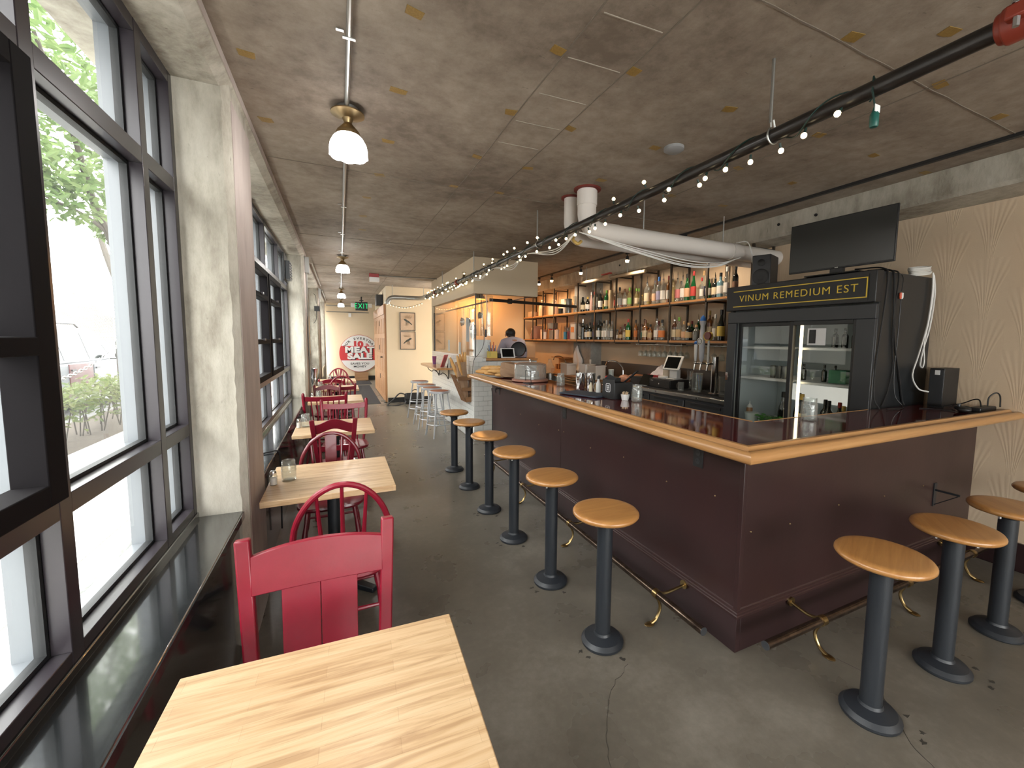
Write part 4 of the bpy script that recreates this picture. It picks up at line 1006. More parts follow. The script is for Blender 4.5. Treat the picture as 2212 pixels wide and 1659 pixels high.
MB().box(-0.105,0.105,-0.075,0.075,0.0,0.006).box(-0.105,-0.098,-0.075,0.075,0.006,0.165).box(0.098,0.105,-0.075,0.075,0.006,0.13).box(-0.098,0.098,-0.075,-0.069,0.006,0.14).box(-0.098,0.098,0.069,0.075,0.006,0.165).box(-0.004,0.004,-0.069,0.069,0.006,0.12).build('bin', mt_plastic, nc, bev=0.003)
MB().obox((-0.06,0.02,0.17),(0.06,0.08,0.006),(0.4,-0.5,0)).build('flap', mt_plastic2, nc)
MB().bar((0.09,0.06,0.10),(0.13,-0.10,0.235),0.03,0.008).build('scoop', mt_plastic, nc)
lg = MB(); pts = [(-0.1062,y_,z_) for y_, z_ in ((-0.02,0.06),(-0.026,0.066),(-0.026,0.122),(-0.02,0.128),(0.02,0.128),(0.026,0.122),(0.026,0.066),(0.02,0.06))]
lg.tube(pts,0.0025,5,closed=True); lg.bar((-0.1065,0,0.075),(-0.1065,0,0.115),0.006,0.003).bar((-0.1065,-0.010,0.095),(-0.1065,0.010,0.095),0.003,0.006).box(-0.108,-0.1055,-0.013,0.013,0.108,0.114).box(-0.108,-0.1055,-0.013,0.013,0.072,0.077); lg.build('logo', mt_paperw, nc)
tc = thing('toothpick_cup','white fluted cup full of wooden toothpicks on the bar','cup',(2.12,2.80,BT))
MB().lathe([(0.0001,0),(0.026,0),(0.036,0.050),(0.0335,0.050),(0.024,0.006),(0.0001,0.006)],24,wob=lambda i,j: 0.03*math.cos(j*PI)).build('cup', mt_whiteplastic, tc)
tp = MB()
for i in range(46):
    a = random.uniform(0,6.28); r = random.uniform(0,0.018); q = random.uniform(0.012,0.03); tp.bar((r*math.cos(a)*0.6,r*math.sin(a)*0.6,0.01),((r+q*0.6)*math.cos(a),(r+q*0.6)*math.sin(a),0.068+random.uniform(-0.006,0.004)),0.0018,0.0018)
o = tp.build('toothpicks', M('toothpick_wood',(0.72,0.55,0.36),0.6), tc); o['kind'] = 'stuff'

# ================================================================== FRIDGE
FX, FY0, FY1, FZ = 3.587, 1.765, 3.075, 2.185
fr = thing('display_fridge', 'tall black glass-door drinks fridge with a gold lettered sign', 'fridge', (0,0,0))
mt_fint = M('fridge_interior', (0.44,0.50,0.53), 0.5); mt_wire = M('white_wire_shelf', (0.72,0.74,0.74), 0.4)
MB().box(FX+0.03,4.40,FY0,FY0+0.04,0,FZ).box(FX+0.03,4.40,FY1-0.04,FY1,0,FZ).box(4.36,4.40,FY0+0.04,FY1-0.04,0,FZ).box(FX+0.03,4.36,FY0+0.04,FY1-0.04,FZ-0.10,FZ).box(FX+0.03,4.36,FY0+0.04,FY1-0.04,0.0,0.22).build('cabinet', mt_fridge, fr, bev=0.004)
MB().box(FX+0.06,4.355,FY0+0.042,FY0+0.055,0.225,FZ-0.104).box(FX+0.06,4.355,FY1-0.055,FY1-0.042,0.225,FZ-0.104).box(4.335,4.356,FY0+0.056,FY1-0.056,0.225,FZ-0.104).box(FX+0.06,4.33,FY0+0.056,FY1-0.056,0.225,0.24).build('liner', mt_fint, fr)
MB().box(FX,FX+0.03,FY0,FY1,1.835,1.945).box(FX,FX+0.03,FY0,FY0+0.13,0.10,1.835).box(FX,FX+0.03,FY1-0.10,FY1,0.10,1.835).box(FX,FX+0.03,FY0+0.13,FY1-0.10,0.10,0.22).build('door_surround', mt_plastic2, fr, bev=0.004)
for nm, a, c, xx in (('sliding_door',FY0+0.125,2.43,FX+0.012),('sliding_door',2.40,FY1-0.10,FX+0.042)):
    st = 0.028 if a < 2 else 0.05
    d = MB(); d.box(xx,xx+0.024,a,a+0.028,0.22,1.835).box(xx,xx+0.024,c-0.035,c,0.22,1.835).box(xx,xx+0.024,a+0.028,c-0.035,1.80,1.835).box(xx,xx+0.024,a+0.028,c-0.035,0.22,0.28)
    dd = d.build(nm, mt_plastic, fr, bev=0.003)
    MB().box(xx+0.008,xx+0.014,a+0.02,c-0.03,0.27,1.81).build('pane', mt_glass, dd)
    if a < 2: MB().box(xx-0.010,xx,a+0.005,a+0.02,0.8,1.5).build('handle', mt_plastic, dd)
for z in (1.60,1.30):
    for y0, y1 in ((FY0+0.07,2.39),(2.43,FY1-0.07)):
        s = MB()
        for i in range(22): s.bar((3.70,y0+(y1-y0)*i/21,z),(4.32,y0+(y1-y0)*i/21,z),0.004,0.004)
        s.box(3.69,3.70,y0,y1,z-0.014,z+0.006).box(4.31,4.32,y0,y1,z-0.006,z+0.006).box(4.0,4.006,y0,y1,z-0.006,z)
        s.build('wire_shelf', mt_wire, fr)
sf = MB(); sf.box(3.70,4.32,FY0+0.06,FY1-0.06,0.83,0.845).build('wire_shelf', mt_wire, fr)
MB().box(3.650,3.668,2.345,2.363,0.30,1.80).build('light_tube', M('lit_warm_tube',(1,0.9,0.7),0.4,emit=(1.0,0.80,0.50),estr=4.0), fr)
MB().box(4.325,4.336,FY0+0.20,FY1-0.20,1.05,1.22).build('back_light', M('lit_white_strip',(1,1,1),0.4,emit=(1.0,0.97,0.88),estr=0.45), fr)
MB().box(3.606,3.608,2.12,2.27,1.63,1.77).build('notice', mt_paperw, fr); MB().box(3.6045,3.606,2.20,2.255,1.645,1.76).build('notice_panel', mt_plastic, fr)
lk_ = MB().cyl((FX-0.012,FY1-0.03,1.30),(FX,FY1-0.03,1.30),0.018,n=12).box(FX-0.018,FX-0.010,FY1-0.045,FY1-0.015,1.26,1.34).build('bottle_opener', mt_chrome, fr)
sg = MB().box(FX-0.03,FX+0.06,FY0-0.004,FY1+0.004,1.955,FZ+0.006).build('sign_box', mt_plastic, fr, bev=0.006)
MB().box(FX-0.036,FX-0.029,FY0+0.045,FY1-0.035,1.972,FZ-0.018).build('sign_panel', mt_plastic, sg)
bo = MB(); z0, z1, y0, y1 = 1.99, 2.143, 1.815, 2.99
for a, c, e, g in ((y0,y1,z0,z0+0.007),(y0,y1,z1-0.007,z1),(y0,y0+0.007,z0,z1)): bo.box(FX-0.039,FX-0.0355,a,c,e,g)
bo.build('sign_border', mt_gold, sg)
ROT = Matrix(((0,0,-1,0),(-1,0,0,0),(0,1,0,0),(0,0,0,1)))       # text lying on a wall that faces -x
place_text('sign_lettering','VINUM REMEDIUM EST',0.086,mt_gold,Matrix.Translation((FX-0.037,2.40,2.066)) @ ROT,sg,sx=1.06,ext=0.0012,off=-0.0006,space=1.16)
# drinks inside
mt_dk = M('dark_bottle_glass',(0.010,0.012,0.010),0.08,coat=0.6)
GL = {'clear': thin_glass('bottle_clear',(0.86,0.87,0.85),0.12,(0.75,0.74,0.68),1.6), 'pale': thin_glass('bottle_pale_yellow',(0.80,0.76,0.55),0.20,(0.62,0.52,0.28),1.5), 'amber': M('bottle_amber',(0.20,0.075,0.018),0.08,coat=0.5), 'brown': M('bottle_brown',(0.075,0.028,0.012),0.08,coat=0.5),
      'green': M('bottle_green',(0.008,0.085,0.025),0.08,coat=0.5), 'dark': mt_dk, 'blue': M('bottle_pale_blue',(0.16,0.30,0.36),0.1,coat=0.5), 'red': M('bottle_red',(0.20,0.012,0.02),0.1,coat=0.5), 'pink': M('bottle_pink',(0.62,0.40,0.36),0.2), 'grey': M('bottle_grey',(0.10,0.105,0.10),0.1,coat=0.5), 'cream': M('bottle_carton',(0.62,0.48,0.28),0.6)}
LB = {k: M('label_'+k, c, 0.55) for k, c in dict(white=(0.74,0.72,0.68),cream=(0.70,0.60,0.42),peach=(0.68,0.42,0.26),red=(0.48,0.05,0.04),lilac=(0.34,0.32,0.46),redwhite=(0.60,0.20,0.20),navy=(0.05,0.06,0.14),grey=(0.34,0.34,0.34),green=(0.22,0.42,0.12),brown=(0.20,0.10,0.06),tan=(0.50,0.36,0.20),yellow=(0.74,0.56,0.13),orange=(0.62,0.20,0.06),teal=(0.14,0.36,0.34)).items()}
CP = {k: M('cap_'+k, c, 0.35) for k, c in dict(black=(0.012,0.012,0.012),red=(0.36,0.03,0.03),green=(0.16,0.36,0.06),white=(0.75,0.75,0.74),blue=(0.03,0.14,0.45),brown=(0.14,0.06,0.03),gold=(0.50,0.34,0.08),grey=(0.35,0.35,0.35),clear=(0.6,0.6,0.58),cork=(0.48,0.30,0.14)).items()}
SHAPES = {}
def bottle_meshes(shape):
    """unit bottle: height 1, radius 1 (scaled per bottle); returns body, label, neck-cap, pourer meshes"""
    if shape in SHAPES: return SHAPES[shape]
    pf = {'round': [(0.0001,0.0),(0.95,0.0),(1,0.012),(1,0.58),(0.92,0.64),(0.62,0.70),(0.40,0.74),(0.37,0.80),(0.37,0.90)], 'slope': [(0.0001,0),(0.95,0),(1,0.012),(1,0.42),(0.85,0.55),(0.55,0.68),(0.36,0.80),(0.34,0.90)],
          'wine': [(0.0001,0),(0.95,0),(1,0.012),(1,0.60),(0.9,0.66),(0.55,0.72),(0.40,0.77),(0.37,0.92)], 'square': [(0.0001,0),(0.97,0),(1,0.012),(1,0.60),(0.9,0.645),(0.5,0.68),(0.40,0.71),(0.38,0.88)],
          'flask': [(0.0001,0),(0.9,0),(1,0.02),(1,0.50),(0.92,0.60),(0.6,0.68),(0.36,0.74),(0.34,0.88)], 'box': [(0.0001,0),(1,0),(1,0.97),(0.0001,0.97)]}[shape]
    sq = shape in ('square','flask','box'); n = 16
    def shp(mb):
        if sq: 
            out = []
            for (x, y, z) in mb.v:
                r = math.hypot(x,y)
                if r > 0.45: k = min(1.18,1/max(abs(x/r),abs(y/r))**0.9); x, y = x*k*0.92, y*k*0.92
                out.append((x,y,z))
            mb.v = out
        return mb
    def me(mb, nm):
        o = mb.build(nm, mt_plastic, ang=50); d = o.data; bpy.data.objects.remove(o); return d
    body = me(shp(MB().lathe(pf,n)),'bottle_body')
    lab = me(shp(MB().lathe([(1.015,0.14),(1.03,0.145),(1.03,0.46),(1.015,0.465)],n,caps=False)),'bottle_label') if shape != 'box' else None
    cap = me(MB().lathe([(0.44,0.84),(0.44,0.985),(0.40,1.0),(0.0001,1.0)],n),'bottle_cap') if shape != 'box' else None
    po = me(MB().lathe([(0.42,0.85),(0.42,0.90),(0.18,0.905)],10).tube([(0,0,0.9),(0.05,0.1,0.95),(0.25,0.35,1.06)],[0.16,0.13,0.11],8),'pourer') if shape != 'box' else None
    SHAPES[shape] = (body, lab, cap, po); return SHAPES[shape]
def set_mat(o, m):
    o.material_slots[0].link = 'OBJECT'; o.material_slots[0].material = m
def bottle(label, loc, h, r, shape, glass, labc, cap, group, rz=0.0):
    t = thing('bottle', label, 'bottle', loc, rz, group); b, l, c, p = bottle_meshes(shape); s = (r,r,h)
    if shape == 'box': t.name = 'carton'
    o = link('glass' if shape != 'box' else 'carton_body', b, t); o.scale = s; set_mat(o, GL[glass])
    if l and labc != 'none': o = link('label', l, t); o.scale = s; set_mat(o, LB[labc])
    if cap == 'pourer' and p: o = link('pourer', p, t); o.scale = s; set_mat(o, mt_chrome); 
    elif c: o = link('cap', c, t); o.scale = s; set_mat(o, CP[cap if cap in CP else 'black'])
    return t
fl2 = [(2.62,0.33,0.044,'slope','dark','none','black'),(2.50,0.33,0.044,'slope','dark','none','grey'),(2.44,0.33,0.044,'slope','dark','cream','gold'),(2.26,0.30,0.036,'wine','dark','white','black'),(2.20,0.30,0.036,'wine','dark','none','black'),(2.14,0.29,0.036,'wine','dark','redwhite','red'),(2.08,0.27,0.034,'round','amber','cream','gold'),(2.02,0.30,0.036,'wine','dark','tan','pourer'),(1.96,0.27,0.030,'round','clear','orange','pourer'),(1.905,0.27,0.030,'round','pale','yellow','black')]
for i, (y, h, r, sh, g, lc, cp) in enumerate(fl2):
    bottle('%s bottle low in the fridge, %s from its %s door edge' % ({'dark':'dark','amber':'amber','clear':'clear','pale':'pale yellow'}[g], ORD[len(fl2)-i-1], 'wall-side'), (3.86+0.05*(i % 2),y,0.846), h, r, sh, g, lc, cp, 'bottles on the low fridge shelf')
for i, y in enumerate((2.70,2.64,2.58)): lathe_thing('tumbler','dark tumbler on the middle fridge shelf, %s from the aisle end' % ORD[i],'glass',(3.80,y,1.307),[(0.0001,0),(0.024,0),(0.028,0.12),(0.025,0.12),(0.021,0.006),(0.0001,0.006)],GL['grey'],16,'tumblers on the fridge shelf')
for i, y in enumerate((2.37,2.31,2.22)): bottle('small dark bottle on the middle fridge shelf, %s from the light tube' % ORD[i],(3.86,y-0.05 if y < 2.36 else 2.44,1.307),0.15,0.022,'round','dark','none','black','small bottles on the middle fridge shelf')
for i, y in enumerate((2.24,2.16,2.08,2.0,1.93)): bottle('dark bottle on the top fridge shelf, %s from the light tube' % ORD[i],(3.95,y,1.607),0.17,0.026,'round','dark','none','black','bottles on the top fridge shelf')
tag(MB().box(3.80,3.93,2.05,2.19,1.307,1.42).build('carton_box', M('green_carton',(0.02,0.16,0.08),0.5), bev=0.004),'green box on the middle fridge shelf','box')
lathe_thing('food_tub','pale blue round tub on the middle fridge shelf','tub',(3.82,1.95,1.307),[(0.0001,0),(0.05,0),(0.055,0.06),(0.0001,0.065)],M('pale_blue_tub',(0.30,0.55,0.58),0.4))
lathe_thing('food_tub','clear plastic tub low in the fridge beside the herbs','tub',(3.74,2.86,0.846),[(0.0001,0),(0.055,0),(0.065,0.09),(0.068,0.09),(0.068,0.10),(0.0001,0.102)],M('frosted_tub',(0.55,0.62,0.60),0.35))
t = thing('sauce_bottle','squeeze bottle of brown sauce low in the fridge','bottle',(3.78,2.92,0.846)); MB().lathe([(0.0001,0),(0.03,0),(0.03,0.13),(0.02,0.15)],16).build('body', M('brown_sauce',(0.30,0.14,0.05),0.3), t); MB().lathe([(0.028,0.14),(0.022,0.16),(0.006,0.175),(0.003,0.205),(0.0001,0.206)],12).build('nozzle', mt_whiteplastic, t)
hb = MB(); leaves(hb, 160, lambda: (random.uniform(-0.05,0.05), random.uniform(-0.10,0.10), random.uniform(0.01,0.085)), (0.015,0.035))
t = thing('herb_bag','bag of green herbs low in the fridge','herbs',(3.76,2.68,0.846)); o = hb.build('herbs', M('herb_green',(0.05,0.22,0.03),0.5), t, smooth=False); o['kind'] = 'stuff'
MB().sphere((0,0,0.052),0.05,14,8,(1.0,2.2,0.95)).build('clear_bag', mt_frost, t)
# TV, speaker and leads
tv = thing('television','black flat-screen television standing on the fridge','television',(3.63,2.09,FZ+0.008),0.05)
MB().box(0.0,0.018,-0.385,0.385,0.055,0.465).build('panel', mt_plastic, tv, bev=0.003)
MB().box(-0.002,0.0,-0.378,0.378,0.070,0.458).build('screen', mt_tvscreen, tv)
MB().box(0.018,0.055,-0.20,0.20,0.10,0.35).build('back_housing', mt_plastic, tv, bev=0.01)
MB().box(0.002,0.03,-0.05,0.05,0.008,0.08).build('neck', mt_plastic, tv)
MB().box(-0.09,0.12,-0.20,0.20,0.0,0.010).build('stand', mt_screen, tv, bev=0.003)
MB().box(-0.003,-0.001,-0.012,0.012,0.060,0.066).build('badge', mt_galv, tv)
sp = thing('loudspeaker','black bookshelf loudspeaker on the fridge beside the television','speaker',(3.86,2.90,FZ+0.007),0.35)
MB().box(-0.11,0.13,-0.085,0.085,0.0,0.31).build('cabinet', mt_plastic2, sp, bev=0.008)
MB().lathe([(0.07,0),(0.075,0.004),(0.06,0.008),(0.02,-0.002)],22).xf(Matrix.Translation((-0.111,0,0.10)) @ Matrix.Rotation(-PI/2,4,'Y')).build('woofer', mt_plastic, sp)
MB().lathe([(0.032,0),(0.034,0.004),(0.02,0.008),(0.0001,0.010)],16).xf(Matrix.Translation((-0.111,0,0.235)) @ Matrix.Rotation(-PI/2,4,'Y')).build('tweeter', mt_plastic, sp)
def cable(name, label, pts, r, m, cat='cable', n=9, group=None): return tag(MB().tube(spline(pts,n),r,6).build(name, m), label, cat, group)
ys = FY0-0.012
GC = 'leads down the fridge side'
cable('power_lead','black lead hanging down the front edge of the fridge side',[(3.72,2.0,FZ+0.05),(3.70,1.80,FZ+0.03),(3.68,ys,FZ-0.06),(3.645,ys,1.75),(3.61,ys,1.45),(3.585,ys-0.02,1.25),(3.60,1.70,1.166)],0.006,mt_cord,group=GC)
cable('power_lead','thick black lead crossing diagonally down the fridge side',[(3.80,1.95,FZ+0.04),(3.78,1.79,FZ+0.02),(3.77,ys,FZ-0.05),(3.80,ys,1.90),(3.85,ys,1.65),(3.95,ys,1.40),(4.02,ys,1.22),(4.03,1.74,1.166)],0.007,mt_cord,group=GC)
cable('power_lead','black lead bowing left down the middle of the fridge side',[(3.86,1.9,FZ+0.03),(3.84,1.79,FZ+0.02),(3.83,ys,FZ-0.04),(3.80,ys,1.86),(3.83,ys,1.6),(3.85,ys,1.45),(3.80,ys,1.28),(3.74,ys,1.168)],0.005,mt_cord,group=GC)
rc = thing('audio_lead','thin lead with red and white plugs on the fridge side','cable',(0,0,0))
MB().tube(spline([(3.90,1.80,FZ+0.02),(3.89,ys,FZ-0.03),(3.885,ys,2.05)],6),0.003,5).build('upper_lead', mt_cord, rc)
for dx, m in ((-0.012,M('red_plug',(0.65,0.10,0.04),0.4)),(0.012,mt_whiteplastic)): MB().lathe([(0.004,0.05),(0.009,0.045),(0.009,0.01),(0.004,0.0)],10,(3.885+dx,ys,1.99)).build('plug', m, rc)
MB().tube(spline([(3.885,ys,1.985),(3.885,ys,1.7),(3.875,ys,1.45),(3.895,ys-0.01,1.25),(3.93,1.70,1.168),(3.80,1.66,1.166),(3.66,1.68,1.166)],9),0.0035,5).build('lower_lead', mt_cordw if False else mt_cord, rc)
cw = thing('cable_coil','coil of white cable hung over the back corner of the fridge','cable',(0,0,0))
co = MB()
for k in range(7):
    co.tube([(4.21+0.012*math.sin(k)+0.125*math.cos(a),1.79+0.05*math.sin(a),FZ+0.02+0.009*k+0.02*math.sin(a+1.2)) for a in [2*PI*i/24 for i in range(24)]],0.0045,5,closed=True)
co.build('coil', mt_cordw, cw)
for k, pts in enumerate(([(4.31,1.745,2.22),(4.32,ys-0.01,2.08),(4.30,ys-0.01,1.85),(4.26,ys-0.01,1.72),(4.19,ys-0.01,1.55),(4.13,ys-0.01,1.40),(4.13,1.70,1.30),(4.185,1.655,1.275)],[(4.32,1.745,2.21),(4.335,ys-0.01,2.05),(4.31,ys-0.01,1.85),(4.265,ys-0.01,1.66),(4.29,ys-0.01,1.52),(4.275,ys-0.01,1.46),(4.235,ys-0.01,1.49),(4.265,ys-0.01,1.62),(4.31,ys-0.02,1.80),(4.34,ys-0.02,2.05),(4.33,1.745,2.20)])):
    MB().tube(spline(pts,9),0.006,6).build('hanging_loop', mt_cordw, cw)
# console, pad and adaptors on the counter end
gc = thing('games_console','upright black console box on the bar against the wall','console',(4.30,1.615,BT),0.0)
MB().box(-0.11,0.13,-0.045,0.045,0.012,0.305).build('case', mt_plastic, gc, bev=0.004); MB().box(-0.09,0.11,-0.05,0.05,0.0,0.012).build('stand', mt_plastic2, gc); MB().box(-0.115,-0.110,-0.04,0.04,0.03,0.29).build('port_strip', mt_plastic2, gc); MB().box(-0.118,-0.114,-0.02,0.01,0.255,0.29).build('sticker', mt_paperw, gc)
gp = thing('game_controller','black game controller lying on the bar by the console','controller',(4.10,1.43,BT),0.3)
b = MB(); b.sphere((0,0,0.028),0.045,14,8,(1.1,0.75,0.42))
for s_ in (-1,1): b.sphere((s_*0.055,-0.022,0.022),0.032,12,8,(0.8,1.25,0.62))
b.build('shell', mt_plastic, gp)
for s_ in (-1,1): MB().cyl((s_*0.03,0.008,0.042),(s_*0.03,0.008,0.056),0.009,n=10).build('thumb_stick', mt_plastic2, gp)
tag(MB().box(4.16,4.42,1.34,1.41,BT,BT+0.035).build('power_strip', mt_plastic, bev=0.006),'black power strip on the bar against the wallpaper','power strip')
cable('adaptor_lead','black lead looping from the console to the power strip',[(4.33,1.56,1.175),(4.35,1.50,1.20),(4.33,1.44,1.235),(4.29,1.395,1.24),(4.265,1.375,1.20),(4.262,1.373,1.192)],0.0045,mt_cord)
cable('adaptor_lead','black lead arching over the power strip at the picture edge',[(4.375,1.375,1.19),(4.37,1.37,1.26),(4.40,1.345,1.295),(4.425,1.33,1.27),(4.43,1.325,1.19)],0.0045,mt_cord)
cable('thin_lead','thin grey lead trailing across the burgundy bar top',[(3.98,1.62,1.163),(4.04,1.55,1.163),(4.08,1.37,1.163),(4.16,1.325,1.163),(4.24,1.325,1.163)],0.003,mt_plastic2)
cable('wall_cable','black cord running down the wallpaper beside the end stools',[(4.438,1.05,1.0),(4.44,1.02,0.92),(4.435,1.10,0.84),(4.44,1.06,0.74),(4.44,1.0,0.45)],0.007,mt_cord)

# ================================================================== BOTTLE SHELVES
SX0, SX1 = 4.08, 4.43
sh = thing('bottle_shelf','steel-framed double shelf of orange boards along the back wall','shelf',(0,0,0))
PY = [9.48,8.98,8.45,7.92,6.94,6.34,5.72,5.10,4.47,3.84,3.22]
for y in PY:
    MB().box(SX0,SX0+0.024,y-0.012,y+0.012,1.61,2.715).build('front_post', mt_ironpost, sh)
    MB().box(SX1-0.028,SX1-0.004,y-0.012,y+0.012,1.61,2.715).build('back_post', mt_ironpost, sh)
    for z in (1.60,2.13,2.66): MB().box(SX0+0.024,SX1-0.028,y-0.012,y+0.012,z,z+0.02).build('cross_bar', mt_ironpost, sh)
for z, nm in ((1.645,'lower'),(2.165,'upper')):
    MB().box(SX0+0.002,SX1,3.12,9.50,z-0.013,z+0.013).build('shelf_board', mt_shelf, sh)
    MB().box(SX0+0.03,SX1-0.03,3.14,7.0,z+0.013,z+0.017).build('rubber_liner', mt_rubber, sh)
    MB().box(SX0,SX0+0.02,3.12,9.50,z-0.030,z-0.014).build('front_rail', mt_ironpost, sh)
BU = [(3.49, 0.35, 0.029, 'round', 'dark', 'brown', 'black'), (3.61, 0.35, 0.03, 'square', 'clear', 'white', 'white'), (3.7, 0.29, 0.035, 'square', 'blue', 'white', 'black'), (3.78, 0.27, 0.031, 'square', 'dark', 'cream', 'pourer'), (3.88, 0.27, 0.034, 'round', 'green', 'white', 'pourer'), (3.99, 0.27, 0.016, 'round', 'clear', 'white', 'red'), (4.05, 0.37, 0.028, 'square', 'clear', 'navy', 'cork'), (4.13, 0.37, 0.031, 'slope', 'green', 'red', 'red'), (4.24, 0.35, 0.032, 'slope', 'green', 'peach', 'black'), (4.32, 0.36, 0.028, 'round', 'clear', 'white', 'pourer'), (4.41, 0.35, 0.033, 'round', 'clear', 'redwhite', 'pourer'), (4.5, 0.35, 0.032, 'slope', 'pale', 'none', 'pourer'), (4.59, 0.37, 0.023, 'round', 'amber', 'white', 'red'), (4.69, 0.38, 0.035, 'round', 'clear', 'white', 'pourer'), (4.78, 0.38, 0.035, 'round', 'clear', 'lilac', 'blue'), (4.87, 0.32, 0.034, 'square', 'clear', 'peach', 'pourer'), (4.93, 0.32, 0.025, 'round', 'clear', 'red', 'pourer'), (5.04, 0.37, 0.044, 'round', 'clear', 'cream', 'pourer'), (5.15, 0.16, 0.025, 'flask', 'pale', 'cream', 'gold'), (5.29, 0.27, 0.021, 'round', 'pale', 'cream', 'green'), (5.35, 0.28, 0.028, 'round', 'pale', 'white', 'green'), (5.46, 0.3, 0.03, 'round', 'pale', 'green', 'green'), (5.58, 0.29, 0.031, 'round', 'clear', 'white', 'brown'), (5.72, 0.33, 0.036, 'square', 'clear', 'grey', 'black'), (5.83, 0.29, 0.025, 'wine', 'brown', 'red', 'black'), (5.97, 0.32, 0.031, 'box', 'cream', 'none', 'white'), (6.09, 0.32, 0.037, 'wine', 'green', 'cream', 'green'), (6.16, 0.34, 0.046, 'round', 'clear', 'white', 'red'), (6.28, 0.33, 0.035, 'round', 'dark', 'white', 'pourer'), (6.39, 0.28, 0.035, 'round', 'clear', 'grey', 'black'), (6.47, 0.33, 0.03, 'round', 'clear', 'none', 'red'), (6.58, 0.34, 0.024, 'slope', 'pink', 'none', 'white'), (6.7, 0.26, 0.041, 'wine', 'dark', 'white', 'gold'), (6.87, 0.27, 0.043, 'wine', 'dark', 'cream', 'black'),]
BL = [ (3.66, 0.37, 0.043, 'slope', 'dark', 'yellow', 'black'), (3.75, 0.32, 0.028, 'square', 'clear', 'white', 'clear'), (3.84, 0.37, 0.032, 'round', 'amber', 'cream', 'gold'), (3.91, 0.35, 0.024, 'round', 'clear', 'grey', 'black'), (4.05, 0.2, 0.037, 'flask', 'grey', 'none', 'cork'), (4.18, 0.23, 0.042, 'flask', 'dark', 'tan', 'cork'), (4.27, 0.25, 0.026, 'round', 'clear', 'peach', 'cork'), (4.36, 0.31, 0.033, 'flask', 'clear', 'tan', 'green'), (4.44, 0.31, 0.035, 'round', 'brown', 'cream', 'pourer'), (4.53, 0.33, 0.031, 'round', 'clear', 'none', 'cork'), (4.69, 0.29, 0.042, 'square', 'clear', 'orange', 'black'), (4.8, 0.3, 0.037, 'round', 'clear', 'white', 'pourer'), (4.87, 0.28, 0.028, 'round', 'red', 'none', 'red'), (4.94, 0.23, 0.032, 'square', 'amber', 'tan', 'black'), (5.05, 0.3, 0.039, 'square', 'amber', 'cream', 'brown'), (5.14, 0.24, 0.029, 'square', 'clear', 'teal', 'brown'), (5.19, 0.32, 0.029, 'round', 'amber', 'orange', 'black'), (5.28, 0.31, 0.025, 'round', 'amber', 'orange', 'black'), (5.35, 0.25, 0.041, 'square', 'brown', 'grey', 'cork'), (5.47, 0.33, 0.035, 'round', 'green', 'yellow', 'red'), (5.57, 0.19, 0.021, 'round', 'clear', 'none', 'pourer'), (5.57, 0.24, 0.022, 'round', 'clear', 'brown', 'pourer'), (5.67, 0.18, 0.032, 'flask', 'brown', 'tan', 'brown'), (5.68, 0.26, 0.028, 'flask', 'amber', 'cream', 'red'), (5.75, 0.17, 0.024, 'flask', 'clear', 'white', 'black'), (5.8, 0.21, 0.027, 'round', 'amber', 'cream', 'red'), (5.91, 0.31, 0.022, 'round', 'clear', 'white', 'grey'), (5.99, 0.32, 0.034, 'round', 'clear', 'grey', 'black'), (6.07, 0.33, 0.032, 'round', 'clear', 'white', 'grey'), (6.15, 0.33, 0.035, 'round', 'clear', 'white', 'black'), (6.22, 0.32, 0.029, 'round', 'clear', 'green', 'white'), (6.32, 0.34, 0.039, 'wine', 'dark', 'white', 'black'), (6.4, 0.32, 0.03, 'wine', 'dark', 'white', 'black'), (6.47, 0.31, 0.024, 'wine', 'dark', 'navy', 'red'), (6.61, 0.31, 0.037, 'wine', 'dark', 'cream', 'black'), (6.72, 0.29, 0.031, 'wine', 'dark', 'white', 'black'), (6.85, 0.37, 0.042, 'wine', 'dark', 'none', 'pourer'), (6.94, 0.09, 0.022, 'flask', 'clear', 'white', 'white'), (7.05, 0.15, 0.032, 'flask', 'clear', 'white', 'white'),]
GN = {'clear':'clear','pale':'pale yellow','amber':'amber','brown':'brown','green':'green','dark':'dark','blue':'pale blue','red':'red','pink':'pink','grey':'smoky','cream':'cream'}
LN = {'redwhite':'red and white'}
for rows, z, nm in ((BU,2.183,'upper'),(BL,1.663,'lower')):
    last = {0:-9,1:-9,2:-9}
    for i, (y, h, r, shp_, g, lc, cp) in enumerate(rows):
        r = min(max(r*1.12,0.026),0.043); x = None
        for k_, xx in ((0,4.16),(1,4.255),(2,4.345)):
            if y-last[k_] > r*1.02+0.002: x = xx; last[k_] = y+r*1.02; break
        if x is None: x = 4.16; y = last[0]+r+0.004; last[0] = y+r
        l_ = '' if lc == 'none' else ' with %s label' % LN.get(lc,lc)
        bottle('%s %s%s, %s from the fridge on the %s bottle shelf' % (GN[g], 'carton' if shp_ == 'box' else 'bottle', l_, ordinal(i+1), nm), (x,y,z), h, r, shp_, g, lc, cp, 'bottles on the %s shelf' % nm, random.uniform(-0.2,0.2))
    bi = 0; yy = 3.52
    while yy < 7.0:                                                  # half-hidden back row
        if not any(abs(yy-q[0]) < 0.03 for q in rows):
            bi += 1; g = random.choice(('clear','clear','dark','green','amber','brown','pale')); lc = random.choice(('white','cream','tan','grey','red','yellow','none')); r = random.uniform(0.028,0.034)
            bottle('%s bottle%s, back row of the %s shelf, %s from the fridge' % (GN[g], '' if lc == 'none' else ' with %s label' % lc, nm, ordinal(bi)), (4.375 if False else 4.36,yy,z), random.uniform(0.25,0.31), r, random.choice(('round','wine','slope','square')), g, lc, random.choice(('black','red','gold','pourer','cork')), 'bottles on the %s shelf' % nm, random.uniform(-0.2,0.2))
        yy += 0.115
